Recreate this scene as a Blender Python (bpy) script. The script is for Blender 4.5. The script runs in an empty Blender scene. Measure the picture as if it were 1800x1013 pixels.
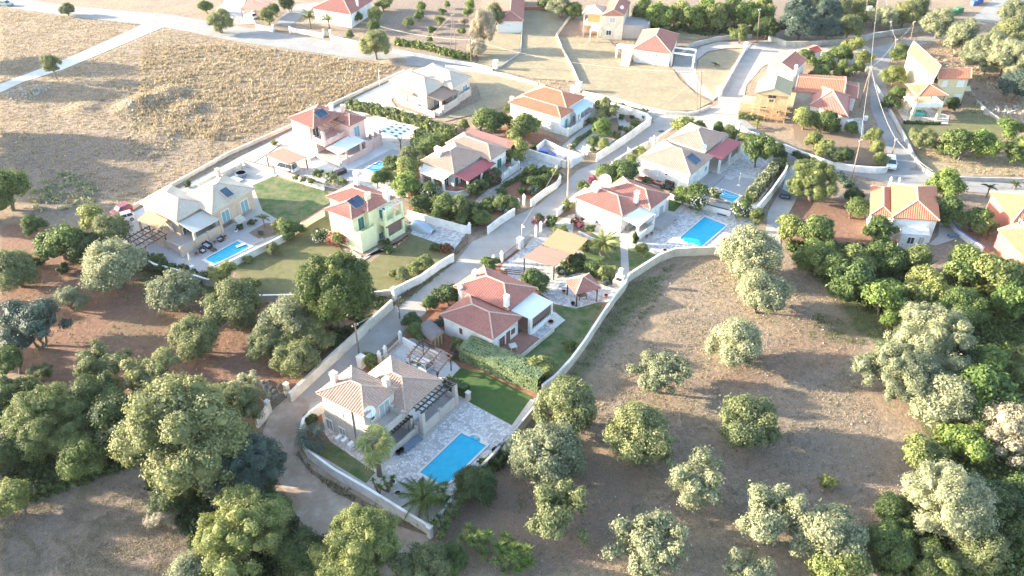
import bpy, bmesh, math, random
import numpy as np
R = math.radians
random.seed(7)
SC = bpy.context.scene
COL = SC.collection
# ---------------------------------------------------------------- camera, sky, sun, exposure
CAM_H, PITCH, FPX = 72.0, 36.0, 1400.0
cam = bpy.data.cameras.new('camera'); cam.sensor_width = 36; cam.lens = FPX/1800*36
cam.clip_start = 1; cam.clip_end = 6000
camo = bpy.data.objects.new('camera', cam); COL.objects.link(camo)
camo.location = (0, 0, CAM_H); camo.rotation_euler = (R(90-PITCH), 0, 0)
SC.camera = camo
SUN_EL, SUN_AZ = 14.5, 172.0       # azimuth: direction TO the sun, counter-clockwise from +X
w = bpy.data.worlds.new('World'); SC.world = w; w.use_nodes = True
nt = w.node_tree; bg = nt.nodes['Background']
sky = nt.nodes.new('ShaderNodeTexSky'); sky.sky_type = 'NISHITA'; sky.sun_disc = False
sky.sun_elevation = R(SUN_EL); sky.sun_rotation = R(90-SUN_AZ)
sky.air_density = 1.0; sky.dust_density = 1.5; sky.ozone_density = 1.2
nt.links.new(sky.outputs[0], bg.inputs[0]); bg.inputs[1].default_value = 0.15
sl = bpy.data.lights.new('sun', 'SUN'); sl.energy = 4.3; sl.angle = R(0.6); sl.color = (1.0, 0.87, 0.68)
so = bpy.data.objects.new('sun', sl); COL.objects.link(so)
se, sa = R(SUN_EL), R(SUN_AZ)
from mathutils import Vector
so.rotation_euler = Vector((math.cos(se)*math.cos(sa), math.cos(se)*math.sin(sa), math.sin(se))).to_track_quat('Z', 'Y').to_euler()
so.location = (-100, 100, 80)
SC.view_settings.view_transform = 'Standard'; SC.view_settings.look = 'None'
SC.view_settings.gamma = 1; SC.view_settings.exposure = 2.42; SC.view_settings.use_curve_mapping = False
SC.cycles.max_bounces = 6; SC.cycles.transparent_max_bounces = 8

# ---------------------------------------------------------------- surveying: a sight line from the drone meets a plane of the place
CT, ST = math.cos(R(PITCH)), math.sin(R(PITCH))
def ray(p):
    vx = (p[0]-900)/FPX; vy = (p[1]-506.5)/FPX
    return (vx, CT-vy*ST, -ST-vy*CT)
def U(p, z=0.0):
    d = ray(p); t = (CAM_H-z)/-d[2]
    return (d[0]*t, d[1]*t)
def depth(p, z=0.0):
    return (CAM_H-z)/-ray(p)[2]
def q(ox, oy, s): return lambda x, y: (ox+x/s, oy+y/s)
z1=q(0,0,3.378); z2=q(400,0,3.378); z3=q(800,0,3.378); z4=q(1200,0,4.053); z5=q(1450,0,3.377); z6=q(200,250,4.053)
zP=q(470,170,5.067); zY=q(500,300,5.067); zC=q(720,200,5.067); zD=q(980,280,5.067); zE=q(1080,190,5.067)
zQ=q(860,380,5.067); zF=q(720,450,4.403); zG=q(500,600,3.3775)
e1=q(1200,240,5.067); e2=q(1480,280,4.603); e3=q(0,300,3.378); e4=q(0,550,2.188); e5=q(400,440,3.3775)
e6=q(800,600,2.452); e7=q(1200,420,2.665); e8=q(1250,700,3.236)
t1=q(350,0,5.066); t2=q(1380,150,5.958); t3=q(400,780,4.0); t4=q(1450,0,5.143); t5=q(860,180,7.236); t6=q(650,100,7.235)
p_=lambda x, y: (x, y)

class Frame:
    """house-aligned axes: origin at the near eave corner, x towards the left corner, y towards the right corner"""
    def __init__(s, B, A, C, z):
        b, a, c = U(B, z), U(A, z), U(C, z)
        s.o = b
        du = (a[0]-b[0], a[1]-b[1]); dw = (c[0]-b[0], c[1]-b[1])
        s.lu = math.hypot(*du); s.lw = math.hypot(*dw)
        s.u = (du[0]/s.lu, du[1]/s.lu); s.w = (dw[0]/s.lw, dw[1]/s.lw)
        s.det = s.u[0]*s.w[1]-s.u[1]*s.w[0]
    def m(s, x, y): return (s.o[0]+x*s.u[0]+y*s.w[0], s.o[1]+x*s.u[1]+y*s.w[1])
    def inv(s, X, Y, vec=False):
        if not vec: X -= s.o[0]; Y -= s.o[1]
        return ((X*s.w[1]-Y*s.w[0])/s.det, (s.u[0]*Y-s.u[1]*X)/s.det)
    def rz(s, p, z): return s.inv(*U(p, z))
    def rx(s, p, x0):
        d = ray(p); cx, cy = s.inv(0, 0); dx, dy = s.inv(d[0], d[1], True); t = (x0-cx)/dx
        return (cy+t*dy, CAM_H+t*d[2])
    def ry(s, p, y0):
        d = ray(p); cx, cy = s.inv(0, 0); dx, dy = s.inv(d[0], d[1], True); t = (y0-cy)/dy
        return (cx+t*dx, CAM_H+t*d[2])
    def rect(s, B, A=None, C=None, z=0, lx=None, ly=None):
        b = s.rz(B, z)
        x1 = s.rz(A, z)[0] if A else b[0]+lx
        y1 = s.rz(C, z)[1] if C else b[1]+ly
        return (b[0], x1, b[1], y1)
class World:
    def m(s, x, y): return (x, y)
WF = World()
class Ang:
    def __init__(s, o, a): s.o = o; s.c, s.s = math.cos(a), math.sin(a)
    def m(s, x, y): return (s.o[0]+x*s.c-y*s.s, s.o[1]+x*s.s+y*s.c)

# ---------------------------------------------------------------- objects
def tag(o, label=None, cat=None, group=None, kind=None):
    if label: o['label'] = label
    if cat: o['category'] = cat
    if group: o['group'] = group
    if kind: o['kind'] = kind
    return o
def thing(name, loc, label, cat, group=None):
    o = bpy.data.objects.new(name, None); COL.objects.link(o); o.location = (loc[0], loc[1], loc[2] if len(loc) > 2 else 0)
    o.empty_display_size = .3
    return tag(o, label, cat, group)
def wloc(o):
    x = y = z = 0
    while o is not None:
        x += o.location.x; y += o.location.y; z += o.location.z; o = o.parent
    return (x, y, z)
class MB:
    def __init__(s): s.v = []; s.f = []
    def box(s, F, x0, x1, y0, y1, z0, z1, taper=0):
        n = len(s.v); t = taper
        for z, k in ((z0, 0), (z1, t)):
            for x, y in ((x0+k, y0+k), (x1-k, y0+k), (x1-k, y1-k), (x0+k, y1-k)):
                X, Y = F.m(x, y); s.v.append((X, Y, z))
        s.f += [(n, n+3, n+2, n+1), (n+4, n+5, n+6, n+7)] + [(n+i, n+(i+1) % 4, n+4+(i+1) % 4, n+4+i) for i in range(4)]
        return s
    def poly(s, pts): # pts: 3d list
        n = len(s.v); s.v += [tuple(p) for p in pts]; s.f.append(tuple(range(n, n+len(pts)))); return s
    def prism(s, pts, z0, z1):
        n = len(s.v); k = len(pts)
        s.v += [(p[0], p[1], z0) for p in pts]+[(p[0], p[1], z1) for p in pts]
        s.f += [tuple(range(n, n+k))[::-1], tuple(range(n+k, n+2*k))]+[(n+i, n+(i+1) % k, n+k+(i+1) % k, n+k+i) for i in range(k)]
        return s
    def slab(s, pts, th):  # 3d top outline, thickness down
        n = len(s.v); k = len(pts)
        s.v += [(p[0], p[1], p[2]-th) for p in pts]+[tuple(p) for p in pts]
        s.f += [tuple(range(n, n+k))[::-1], tuple(range(n+k, n+2*k))]+[(n+i, n+(i+1) % k, n+k+(i+1) % k, n+k+i) for i in range(k)]
        return s
    def beam(s, a, b, wd, ht):
        a = Vector(a); b = Vector(b); d = (b-a).normalized()
        up = Vector((0, 0, 1)) if abs(d.z) < .95 else Vector((1, 0, 0))
        r = d.cross(up).normalized(); u2 = r.cross(d)
        n = len(s.v)
        for c in (a, b):
            for i, j in ((-1, -1), (1, -1), (1, 1), (-1, 1)): s.v.append(tuple(c+r*(i*wd/2)+u2*(j*ht/2)))
        s.f += [(n, n+1, n+2, n+3), (n+7, n+6, n+5, n+4)]+[(n+i, n+4+i, n+4+(i+1) % 4, n+(i+1) % 4) for i in range(4)]
        return s
    def tube(s, pts, rads, k=8, cap=True):
        n = len(s.v); m = len(pts)
        for i, p in enumerate(pts):
            p = Vector(p); d = (Vector(pts[min(i+1, m-1)])-Vector(pts[max(i-1, 0)])).normalized()
            up = Vector((0, 0, 1)) if abs(d.z) < .9 else Vector((1, 0, 0))
            r = d.cross(up).normalized(); u2 = r.cross(d)
            rr = rads[i] if isinstance(rads, (list, tuple)) else rads
            for j in range(k):
                a = 2*math.pi*j/k; s.v.append(tuple(p+r*(math.cos(a)*rr)+u2*(math.sin(a)*rr)))
        for i in range(m-1):
            for j in range(k):
                s.f.append((n+i*k+j, n+i*k+(j+1) % k, n+(i+1)*k+(j+1) % k, n+(i+1)*k+j))
        if cap: s.f.append(tuple(range(n, n+k))[::-1]); s.f.append(tuple(range(n+(m-1)*k, n+m*k)))
        return s
    def lathe(s, c, prof, k=12):
        return s.tube([(c[0], c[1], c[2]+z) for r, z in prof], [r for r, z in prof], k)
    def build(s, name, mat, parent=None, smooth=False, recalc=True, label=None, kind=None):
        me = bpy.data.meshes.new(name); off = wloc(parent) if parent is not None else (0, 0, 0)
        me.from_pydata([(x-off[0], y-off[1], z-off[2]) for x, y, z in s.v], [], s.f)
        if recalc:
            bm = bmesh.new(); bm.from_mesh(me); bmesh.ops.recalc_face_normals(bm, faces=bm.faces); bm.to_mesh(me); bm.free()
        me.materials.append(mat)
        if smooth:
            for p in me.polygons: p.use_smooth = True
        o = bpy.data.objects.new(name, me); COL.objects.link(o)
        if parent is not None: o.parent = parent
        if label: o['label'] = label
        if kind: o['kind'] = kind
        return o

# ---------------------------------------------------------------- materials
MATS = {}
def newmat(name):
    m = bpy.data.materials.new(name); m.use_nodes = True; MATS[name] = m
    return m, m.node_tree, m.node_tree.nodes['Principled BSDF']
def noise(nt, scale, detail=4, rough=.6, coord=None, dist=0):
    n = nt.nodes.new('ShaderNodeTexNoise'); n.inputs['Scale'].default_value = scale
    n.inputs['Detail'].default_value = detail; n.inputs['Roughness'].default_value = rough; n.inputs['Distortion'].default_value = dist
    if coord is None:
        g = nt.nodes.new('ShaderNodeNewGeometry'); coord = g.outputs['Position']
    nt.links.new(coord, n.inputs['Vector']); return n.outputs['Fac']
def ramp(nt, fac, stops):
    r = nt.nodes.new('ShaderNodeValToRGB'); nt.links.new(fac, r.inputs[0])
    e = r.color_ramp.elements
    while len(e) < len(stops): e.new(.5)
    for i, (p, c) in enumerate(stops):
        e[i].position = p; e[i].color = (*c, 1) if isinstance(c, (tuple, list)) else (c, c, c, 1)
    return r.outputs[0]
def mix(nt, fac, a, b, mode='MIX'):
    n = nt.nodes.new('ShaderNodeMix'); n.data_type = 'RGBA'; n.blend_type = mode
    for i, v in ((0, fac), (6, a), (7, b)):
        if isinstance(v, (int, float)): n.inputs[i].default_value = v
        elif isinstance(v, tuple): n.inputs[i].default_value = (*v, 1)
        else: nt.links.new(v, n.inputs[i])
    return n.outputs[2]
def bump(nt, bs, h, st=.5, d=.05):
    b = nt.nodes.new('ShaderNodeBump'); b.inputs['Strength'].default_value = st; b.inputs['Distance'].default_value = d
    nt.links.new(h, b.inputs['Height']); nt.links.new(b.outputs[0], bs.inputs['Normal'])
def tint(c, k): return tuple(min(1, x*k) for x in c)
def plain(name, c, rough=.7, var=.12, sc=1.5, bs_=.3, metal=0, dirt=None):
    m, nt, b = newmat(name)
    f = noise(nt, sc, 6, .65)
    col = ramp(nt, f, [(.3, tint(c, 1-var)), (.7, tint(c, 1+var))])
    if dirt:
        f2 = noise(nt, .55, 8, .75)
        col = mix(nt, ramp(nt, f2, [(.45, 0.0), (.66, 1.0)]), col, dirt)
    nt.links.new(col, b.inputs['Base Color']); b.inputs['Roughness'].default_value = rough; b.inputs['Metallic'].default_value = metal
    if bs_: bump(nt, b, noise(nt, 14, 4), bs_, .03)
    return m
white = plain('white_render', (.78, .77, .74), .85, .05, .8, .2, dirt=(.58, .55, .48))
cream = plain('cream_render', (.66, .60, .49), .85, .07, .8, .3, dirt=(.48, .43, .34))
beige = plain('beige_render', (.60, .52, .45), .85, .05, .8, .2, dirt=(.5, .43, .37))
tan_ = plain('tan_render', (.50, .40, .31), .85, .05, .8, .2, dirt=(.42, .33, .26))
pink = plain('pink_render', (.74, .50, .43), .85, .05, .8, .2, dirt=(.66, .43, .36))
yellow = plain('yellow_render', (.78, .77, .47), .85, .05, .8, .2, dirt=(.68, .66, .42))
ochre = plain('ochre_render', (.66, .58, .36), .85, .05, .8, .2, dirt=(.55, .48, .3))
peach = plain('peach_render', (.66, .42, .24), .85, .08, .8, .3, dirt=(.5, .32, .2))
redwall = plain('red_render', (.50, .18, .13), .85, .08, .8, .3)
stonew = plain('rubble_stone', (.42, .40, .35), .95, .35, 3.5, 1.0, dirt=(.25, .24, .2))
conc = plain('concrete', (.40, .39, .37), .9, .12, .9, .3, dirt=(.3, .29, .27))
concd = plain('terrace_tile', (.36, .33, .31), .7, .08, 1.2, .2)
redtile = plain('red_floor_tile', (.30, .15, .11), .6, .12, 1.2, .2)
wood = plain('dark_wood', (.075, .045, .032), .7, .3, 5, .3)
woodm = plain('brown_wood', (.20, .115, .07), .75, .3, 5, .3)
polewood = plain('pole_wood', (.24, .165, .12), .85, .3, 4, .3)
woodp = plain('pale_wood', (.55, .38, .2), .75, .3, 5, .3)
metal = plain('grey_metal', (.35, .36, .37), .45, .1, 3, 0, metal=.6)
blackm = plain('black_metal', (.03, .03, .032), .5, .2, 3, 0)
whitep = plain('white_paint', (.82, .82, .80), .4, .03, 2, 0)
greensh = plain('green_shutter', (.02, .13, .10), .5, .12, 3, 0)
greysh = plain('grey_shutter', (.36, .40, .40), .55, .12, 3, 0)
brownsh = plain('brown_shutter', (.17, .07, .05), .55, .12, 3, 0)
fabg = plain('grey_canvas', (.42, .42, .38), .9, .05, 1, .1)
fabw = plain('white_canvas', (.72, .74, .73), .8, .04, 1, .1)
fabb = plain('pale_blue_sheet', (.52, .64, .66), .5, .04, 1, .1)
fabr = plain('red_sheeting', (.36, .09, .09), .6, .1, 1.5, .1)
fabbr = plain('brown_reed', (.28, .19, .14), .9, .12, 9, .3)
fabo = plain('orange_reed', (.40, .24, .125), .9, .12, 9, .3)
curtain = plain('brown_curtain', (.20, .13, .11), .9, .12, 4, .2)
dryclay = plain('terracotta_pot', (.42, .2, .12), .8, .12, 4, .2)
pooltile = plain('pool_tile', (.03, .40, .66), .35, .05, 2, 0)
coping = plain('pool_coping', (.64, .60, .54), .7, .08, 2, .1)
rubber = plain('rubber', (.02, .02, .02), .8, .2, 6, 0)
chrome = plain('chrome', (.6, .6, .6), .2, .05, 3, 0, metal=1)
barkm = plain('bark', (.17, .135, .10), .95, .35, 5, .8)
cush = plain('cushion', (.5, .52, .55), .9, .05, 2, .1)
def glassy(name, c, rough=.12):
    m, nt, b = newmat(name); b.inputs['Base Color'].default_value = (*c, 1); b.inputs['Roughness'].default_value = rough
    return m
glass = glassy('window_glass', (.05, .07, .08)); glassb = glassy('bluish_glass', (.2, .33, .38))
def paint(name, c):
    m, nt, b = newmat(name); b.inputs['Base Color'].default_value = (*c, 1); b.inputs['Roughness'].default_value = .28
    b.inputs['Coat Weight'].default_value = .6; b.inputs['Coat Roughness'].default_value = .08
    if c[0] > .3: b.inputs['Metallic'].default_value = .0
    return m
def solar_mat():
    m, nt, b = newmat('solar_cell'); f = noise(nt, .8, 3)
    nt.links.new(ramp(nt, f, [(.3, (.025, .05, .09)), (.7, (.05, .09, .15))]), b.inputs['Base Color']); b.inputs['Roughness'].default_value = .25
    return m
solar = solar_mat()
def tile_mat(name, c1, c2, c3):
    m, nt, b = newmat(name)
    f = noise(nt, 3.4, 3, .7); f2 = noise(nt, .45, 5, .7)
    col = ramp(nt, f, [(.28, c2), (.5, c1), (.72, c3)])
    col = mix(nt, ramp(nt, f2, [(.5, 0.0), (.75, .55)]), col, tint(c2, .75))
    f3 = noise(nt, 22, 2, .5)
    col = mix(nt, ramp(nt, f3, [(.4, .0), (.6, .3)]), col, tint(c3, 1.15))
    nt.links.new(col, b.inputs['Base Color']); b.inputs['Roughness'].default_value = .85
    bump(nt, b, f3, .5, .03)
    return m
TR = tile_mat('red_clay_tile', (.37, .155, .12), (.30, .115, .09), (.44, .215, .165))
TT = tile_mat('tan_clay_tile', (.42, .285, .215), (.34, .22, .16), (.52, .38, .30))
TP = tile_mat('pale_grey_tile', (.52, .45, .36), (.44, .375, .295), (.62, .545, .44))
TO = tile_mat('orange_clay_tile', (.52, .20, .11), (.42, .15, .09), (.58, .27, .15))
TY = tile_mat('yellowed_clay_tile', (.52, .27, .13), (.44, .2, .1), (.58, .36, .2))
RC = plain('ridge_mortar', (.50, .37, .29), .9, .12, 4, .3)

def water_mat():
    m, nt, b = newmat('pool_water')
    f = noise(nt, 1.2, 3)
    nt.links.new(ramp(nt, f, [(.3, (.012, .34, .51)), (.7, (.02, .43, .60))]), b.inputs['Base Color'])
    b.inputs['Roughness'].default_value = .06; b.inputs['IOR'].default_value = 1.33
    bump(nt, b, noise(nt, 2.2, 4), .35, .05)
    return m
waterm = water_mat()
def ground_mats():
    # dry country ground: straw, weeds, red soil and grass blended by the painted zones of the terrain
    m, nt, b = newmat('country_ground')
    at = nt.nodes.new('ShaderNodeAttribute'); at.attribute_name = 'zone'
    sp = nt.nodes.new('ShaderNodeSeparateColor'); nt.links.new(at.outputs['Color'], sp.inputs[0])
    f1 = noise(nt, .16, 8, .72); f2 = noise(nt, 1.3, 8, .75); f3 = noise(nt, 6, 4, .7)
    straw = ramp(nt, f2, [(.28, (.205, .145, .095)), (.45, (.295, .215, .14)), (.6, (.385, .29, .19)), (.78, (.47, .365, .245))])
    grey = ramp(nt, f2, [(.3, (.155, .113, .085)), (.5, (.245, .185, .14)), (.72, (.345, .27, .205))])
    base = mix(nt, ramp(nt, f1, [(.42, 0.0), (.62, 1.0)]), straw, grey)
    soil = ramp(nt, f2, [(.3, (.15, .075, .048)), (.5, (.22, .115, .075)), (.72, (.31, .19, .13))])
    green = ramp(nt, f2, [(.3, (.045, .075, .022)), (.5, (.09, .115, .035)), (.7, (.20, .19, .085))])
    def wmask(s, nz, lo=.35, hi=.65):
        a = nt.nodes.new('ShaderNodeMath'); a.operation = 'MULTIPLY_ADD'; nt.links.new(nz, a.inputs[0]); a.inputs[1].default_value = 1.1
        nt.links.new(s, a.inputs[2])
        c = nt.nodes.new('ShaderNodeMath'); c.operation = 'SUBTRACT'; nt.links.new(a.outputs[0], c.inputs[0]); c.inputs[1].default_value = .55
        return ramp(nt, c.outputs[0], [(lo, 0.0), (hi, 1.0)])
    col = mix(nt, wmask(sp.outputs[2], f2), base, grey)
    col = mix(nt, wmask(sp.outputs[0], f2), col, soil)
    col = mix(nt, wmask(sp.outputs[1], f2), col, green)
    col = mix(nt, ramp(nt, f3, [(.36, .5), (.55, 0.0)]), col, (.09, .075, .05))
    nt.links.new(col, b.inputs['Base Color']); b.inputs['Roughness'].default_value = 1
    bump(nt, b, f2, .9, .25)
    def g(name, stops, sc, bsc, st, rough=.95, sc0=.25, dirt=None):
        m, nt, b = newmat(name)
        col = ramp(nt, noise(nt, sc, 8, .72), stops)
        if dirt: col = mix(nt, ramp(nt, noise(nt, sc0, 8, .72), [(.42, 0.0), (.62, 1.0)]), col, dirt)
        nt.links.new(col, b.inputs['Base Color']); b.inputs['Roughness'].default_value = rough
        bump(nt, b, noise(nt, bsc, 5), st, .04)
        return m
    g('road_concrete', [(.3, (.31, .285, .255)), (.5, (.40, .37, .335)), (.75, (.50, .46, .42))], .9, 12, .5, dirt=(.34, .295, .25), sc0=.45)
    g('asphalt', [(.3, (.19, .19, .185)), (.6, (.25, .25, .245)), (.75, (.30, .30, .29))], .8, 14, .3, dirt=(.29, .275, .25))
    g('white_gravel', [(.3, (.52, .51, .49)), (.6, (.64, .63, .61)), (.75, (.74, .73, .70))], 2.5, 9, .8, dirt=(.5, .48, .44))
    g('dirt_track', [(.3, (.31, .23, .165)), (.5, (.42, .33, .25)), (.72, (.52, .43, .34))], .75, 8, 1.0, dirt=(.34, .23, .155))
    g('red_soil', [(.3, (.20, .085, .05)), (.55, (.28, .125, .075)), (.75, (.34, .18, .12))], 1.6, 8, .9)
    g('lawn', [(.3, (.025, .07, .010)), (.55, (.042, .105, .018)), (.75, (.085, .14, .03))], 1.6, 22, .9, dirt=(.07, .105, .028), sc0=.5)
    g('worn_lawn', [(.3, (.07, .085, .025)), (.5, (.13, .13, .045)), (.72, (.21, .19, .085))], .9, 22, .8, dirt=(.16, .14, .065))
    g('green_worn_lawn', [(.3, (.035, .085, .018)), (.55, (.06, .12, .03)), (.72, (.15, .16, .06))], .8, 22, .9, dirt=(.17, .155, .075), sc0=.4)
    g('dry_lawn', [(.3, (.22, .18, .11)), (.5, (.31, .255, .155)), (.72, (.40, .34, .215))], 1.1, 16, .8, dirt=(.25, .205, .13))
    g('grey_paving', [(.3, (.33, .31, .30)), (.6, (.39, .37, .36)), (.75, (.43, .41, .39))], 1.5, 14, .2)
    g('garden_gravel', [(.3, (.36, .34, .30)), (.6, (.47, .44, .40)), (.75, (.55, .52, .48))], 3, 18, .8)
    g('mulch', [(.3, (.16, .11, .075)), (.6, (.24, .165, .11)), (.75, (.32, .24, .17))], 2.5, 14, .9)
    # crazy paving of pale flat stones
    def crazy(name, sc, c1, c2, joint):
        m, nt, b = newmat(name); g = nt.nodes.new('ShaderNodeNewGeometry')
        wv = nt.nodes.new('ShaderNodeTexNoise'); wv.inputs['Scale'].default_value = 1.8; nt.links.new(g.outputs['Position'], wv.inputs['Vector'])
        ad = nt.nodes.new('ShaderNodeVectorMath'); ad.operation = 'MULTIPLY_ADD'; nt.links.new(wv.outputs['Color'], ad.inputs[0]); ad.inputs[1].default_value = (.35, .35, 0)
        nt.links.new(g.outputs['Position'], ad.inputs[2])
        v = nt.nodes.new('ShaderNodeTexVoronoi'); v.inputs['Scale'].default_value = sc; v.voronoi_dimensions = '2D'; nt.links.new(ad.outputs[0], v.inputs['Vector'])
        v2 = nt.nodes.new('ShaderNodeTexVoronoi'); v2.feature = 'DISTANCE_TO_EDGE'; v2.voronoi_dimensions = '2D'; v2.inputs['Scale'].default_value = sc; nt.links.new(ad.outputs[0], v2.inputs['Vector'])
        s2 = nt.nodes.new('ShaderNodeSeparateColor'); nt.links.new(v.outputs['Color'], s2.inputs[0])
        col = ramp(nt, s2.outputs[0], [(.1, c1), (.6, c2), (.95, tint(c2, 1.18))])
        e = ramp(nt, v2.outputs['Distance'], [(.02, 0.0), (.09, 1.0)])
        col = mix(nt, e, joint, col)
        nt.links.new(col, b.inputs['Base Color']); b.inputs['Roughness'].default_value = .85; bump(nt, b, e, .6, .04)
    crazy('crazy_paving', 2.7, (.40, .38, .36), (.58, .56, .54), (.30, .28, .26))
    crazy('warm_paving', 2.5, (.42, .36, .30), (.58, .51, .44), (.34, .29, .24))
ground_mats()
G = lambda n: MATS[n]

def leafmat(name, c1, c2, c3, trans=.3, rough=.6, sheen=0):
    m, nt, b = newmat(name)
    oi = nt.nodes.new('ShaderNodeObjectInfo')
    g = nt.nodes.new('ShaderNodeNewGeometry'); f = noise(nt, .9, 4, .7)
    m2 = nt.nodes.new('ShaderNodeMath'); m2.operation = 'MULTIPLY_ADD'; nt.links.new(g.outputs['Random Per Island'], m2.inputs[0]); m2.inputs[1].default_value = .4; nt.links.new(f, m2.inputs[2])
    col = ramp(nt, m2.outputs[0], [(.38, c1), (.7, c2), (.98, c3)])
    hs = nt.nodes.new('ShaderNodeHueSaturation'); nt.links.new(col, hs.inputs['Color'])
    mr = nt.nodes.new('ShaderNodeMapRange'); nt.links.new(oi.outputs['Random'], mr.inputs[0]); mr.inputs[3].default_value = .78; mr.inputs[4].default_value = 1.22
    nt.links.new(mr.outputs[0], hs.inputs['Value'])
    mr2 = nt.nodes.new('ShaderNodeMapRange'); nt.links.new(oi.outputs['Random'], mr2.inputs[0]); mr2.inputs[3].default_value = .515; mr2.inputs[4].default_value = .485
    nt.links.new(mr2.outputs[0], hs.inputs['Hue'])
    nt.links.new(hs.outputs[0], b.inputs['Base Color']); b.inputs['Roughness'].default_value = rough
    tr = nt.nodes.new('ShaderNodeBsdfTranslucent'); nt.links.new(hs.outputs[0], tr.inputs[0])
    mx = nt.nodes.new('ShaderNodeMixShader'); mx.inputs[0].default_value = trans
    nt.links.new(b.outputs[0], mx.inputs[1]); nt.links.new(tr.outputs[0], mx.inputs[2])
    nt.links.new(mx.outputs[0], nt.nodes['Material Output'].inputs[0])
    return m
L_OL = leafmat('olive_leaves', (.08, .105, .035), (.19, .215, .085), (.33, .345, .16), .38)
L_SI = leafmat('silver_leaves', (.135, .155, .075), (.28, .30, .165), (.46, .46, .29), .38)
L_GR = leafmat('green_leaves', (.04, .075, .018), (.115, .17, .042), (.24, .295, .09), .38)
L_DK = leafmat('dark_leaves', (.018, .038, .010), (.045, .082, .019), (.115, .155, .038))
L_MD = leafmat('mid_green_leaves', (.03, .058, .012), (.085, .125, .026), (.19, .235, .06), .36)
L_BR = leafmat('bright_leaves', (.05, .10, .018), (.135, .205, .042), (.27, .34, .09), .38)
L_YE = leafmat('yellow_green_leaves', (.09, .12, .030), (.20, .235, .065), (.37, .39, .15), .38)
L_DRY = leafmat('dry_leaves', (.22, .19, .12), (.34, .30, .20), (.46, .42, .30))
L_HED = leafmat('hedge_leaves', (.17, .23, .09), (.27, .34, .16), (.38, .45, .25))
L_BL = leafmat('blue_green_leaves', (.035, .065, .050), (.065, .105, .08), (.12, .165, .12))
L_PK = leafmat('pink_flowers', (.22, .03, .07), (.34, .07, .13), (.50, .20, .26))
L_RD = leafmat('red_flowers', (.30, .02, .03), (.45, .04, .05), (.55, .12, .10))
L_WH = leafmat('white_flowers', (.55, .50, .46), (.68, .64, .60), (.78, .74, .70))
L_STRAW = leafmat('straw', (.30, .225, .14), (.42, .325, .205), (.56, .45, .29))
L_PALM = leafmat('palm_leaves', (.04, .06, .018), (.08, .11, .032), (.15, .17, .06), .15, .45)
# ================================================================= GROUND
def inpoly(X, Y, poly):
    ins = np.zeros(X.shape, bool); n = len(poly)
    for i in range(n):
        x1, y1 = poly[i]; x2, y2 = poly[(i+1) % n]
        if y1 == y2: continue
        c = ((y1 > Y) != (y2 > Y)) & (X < (x2-x1)*(Y-y1)/(y2-y1)+x1)
        ins ^= c
    return ins
def mounds():
    L = []
    for (px, py, r, h) in ((300, 165, 3.2, 1.5), (255, 180, 3.5, 1.2), (330, 192, 3.0, 1.2), (225, 190, 3.6, .9), (150, 190, 3, .9), (120, 150, 4, .7),
                           (60, 165, 4, .8), (280, 240, 4.5, 1.0), (40, 170, 3, .7), (690, 110, 2.2, .8), (370, 240, 2.4, .7), (1720, 50, 4, 1.4), (1640, 150, 4, .5)):
        c = U((px, py)); L.append((c[0], c[1], r, h))
    return L
MND = mounds()
def hgt(x, y):
    z = 0*x
    for cx, cy, r, h in MND: z = z+h*np.exp(-((x-cx)**2+(y-cy)**2)/(r*r))
    return z
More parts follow.
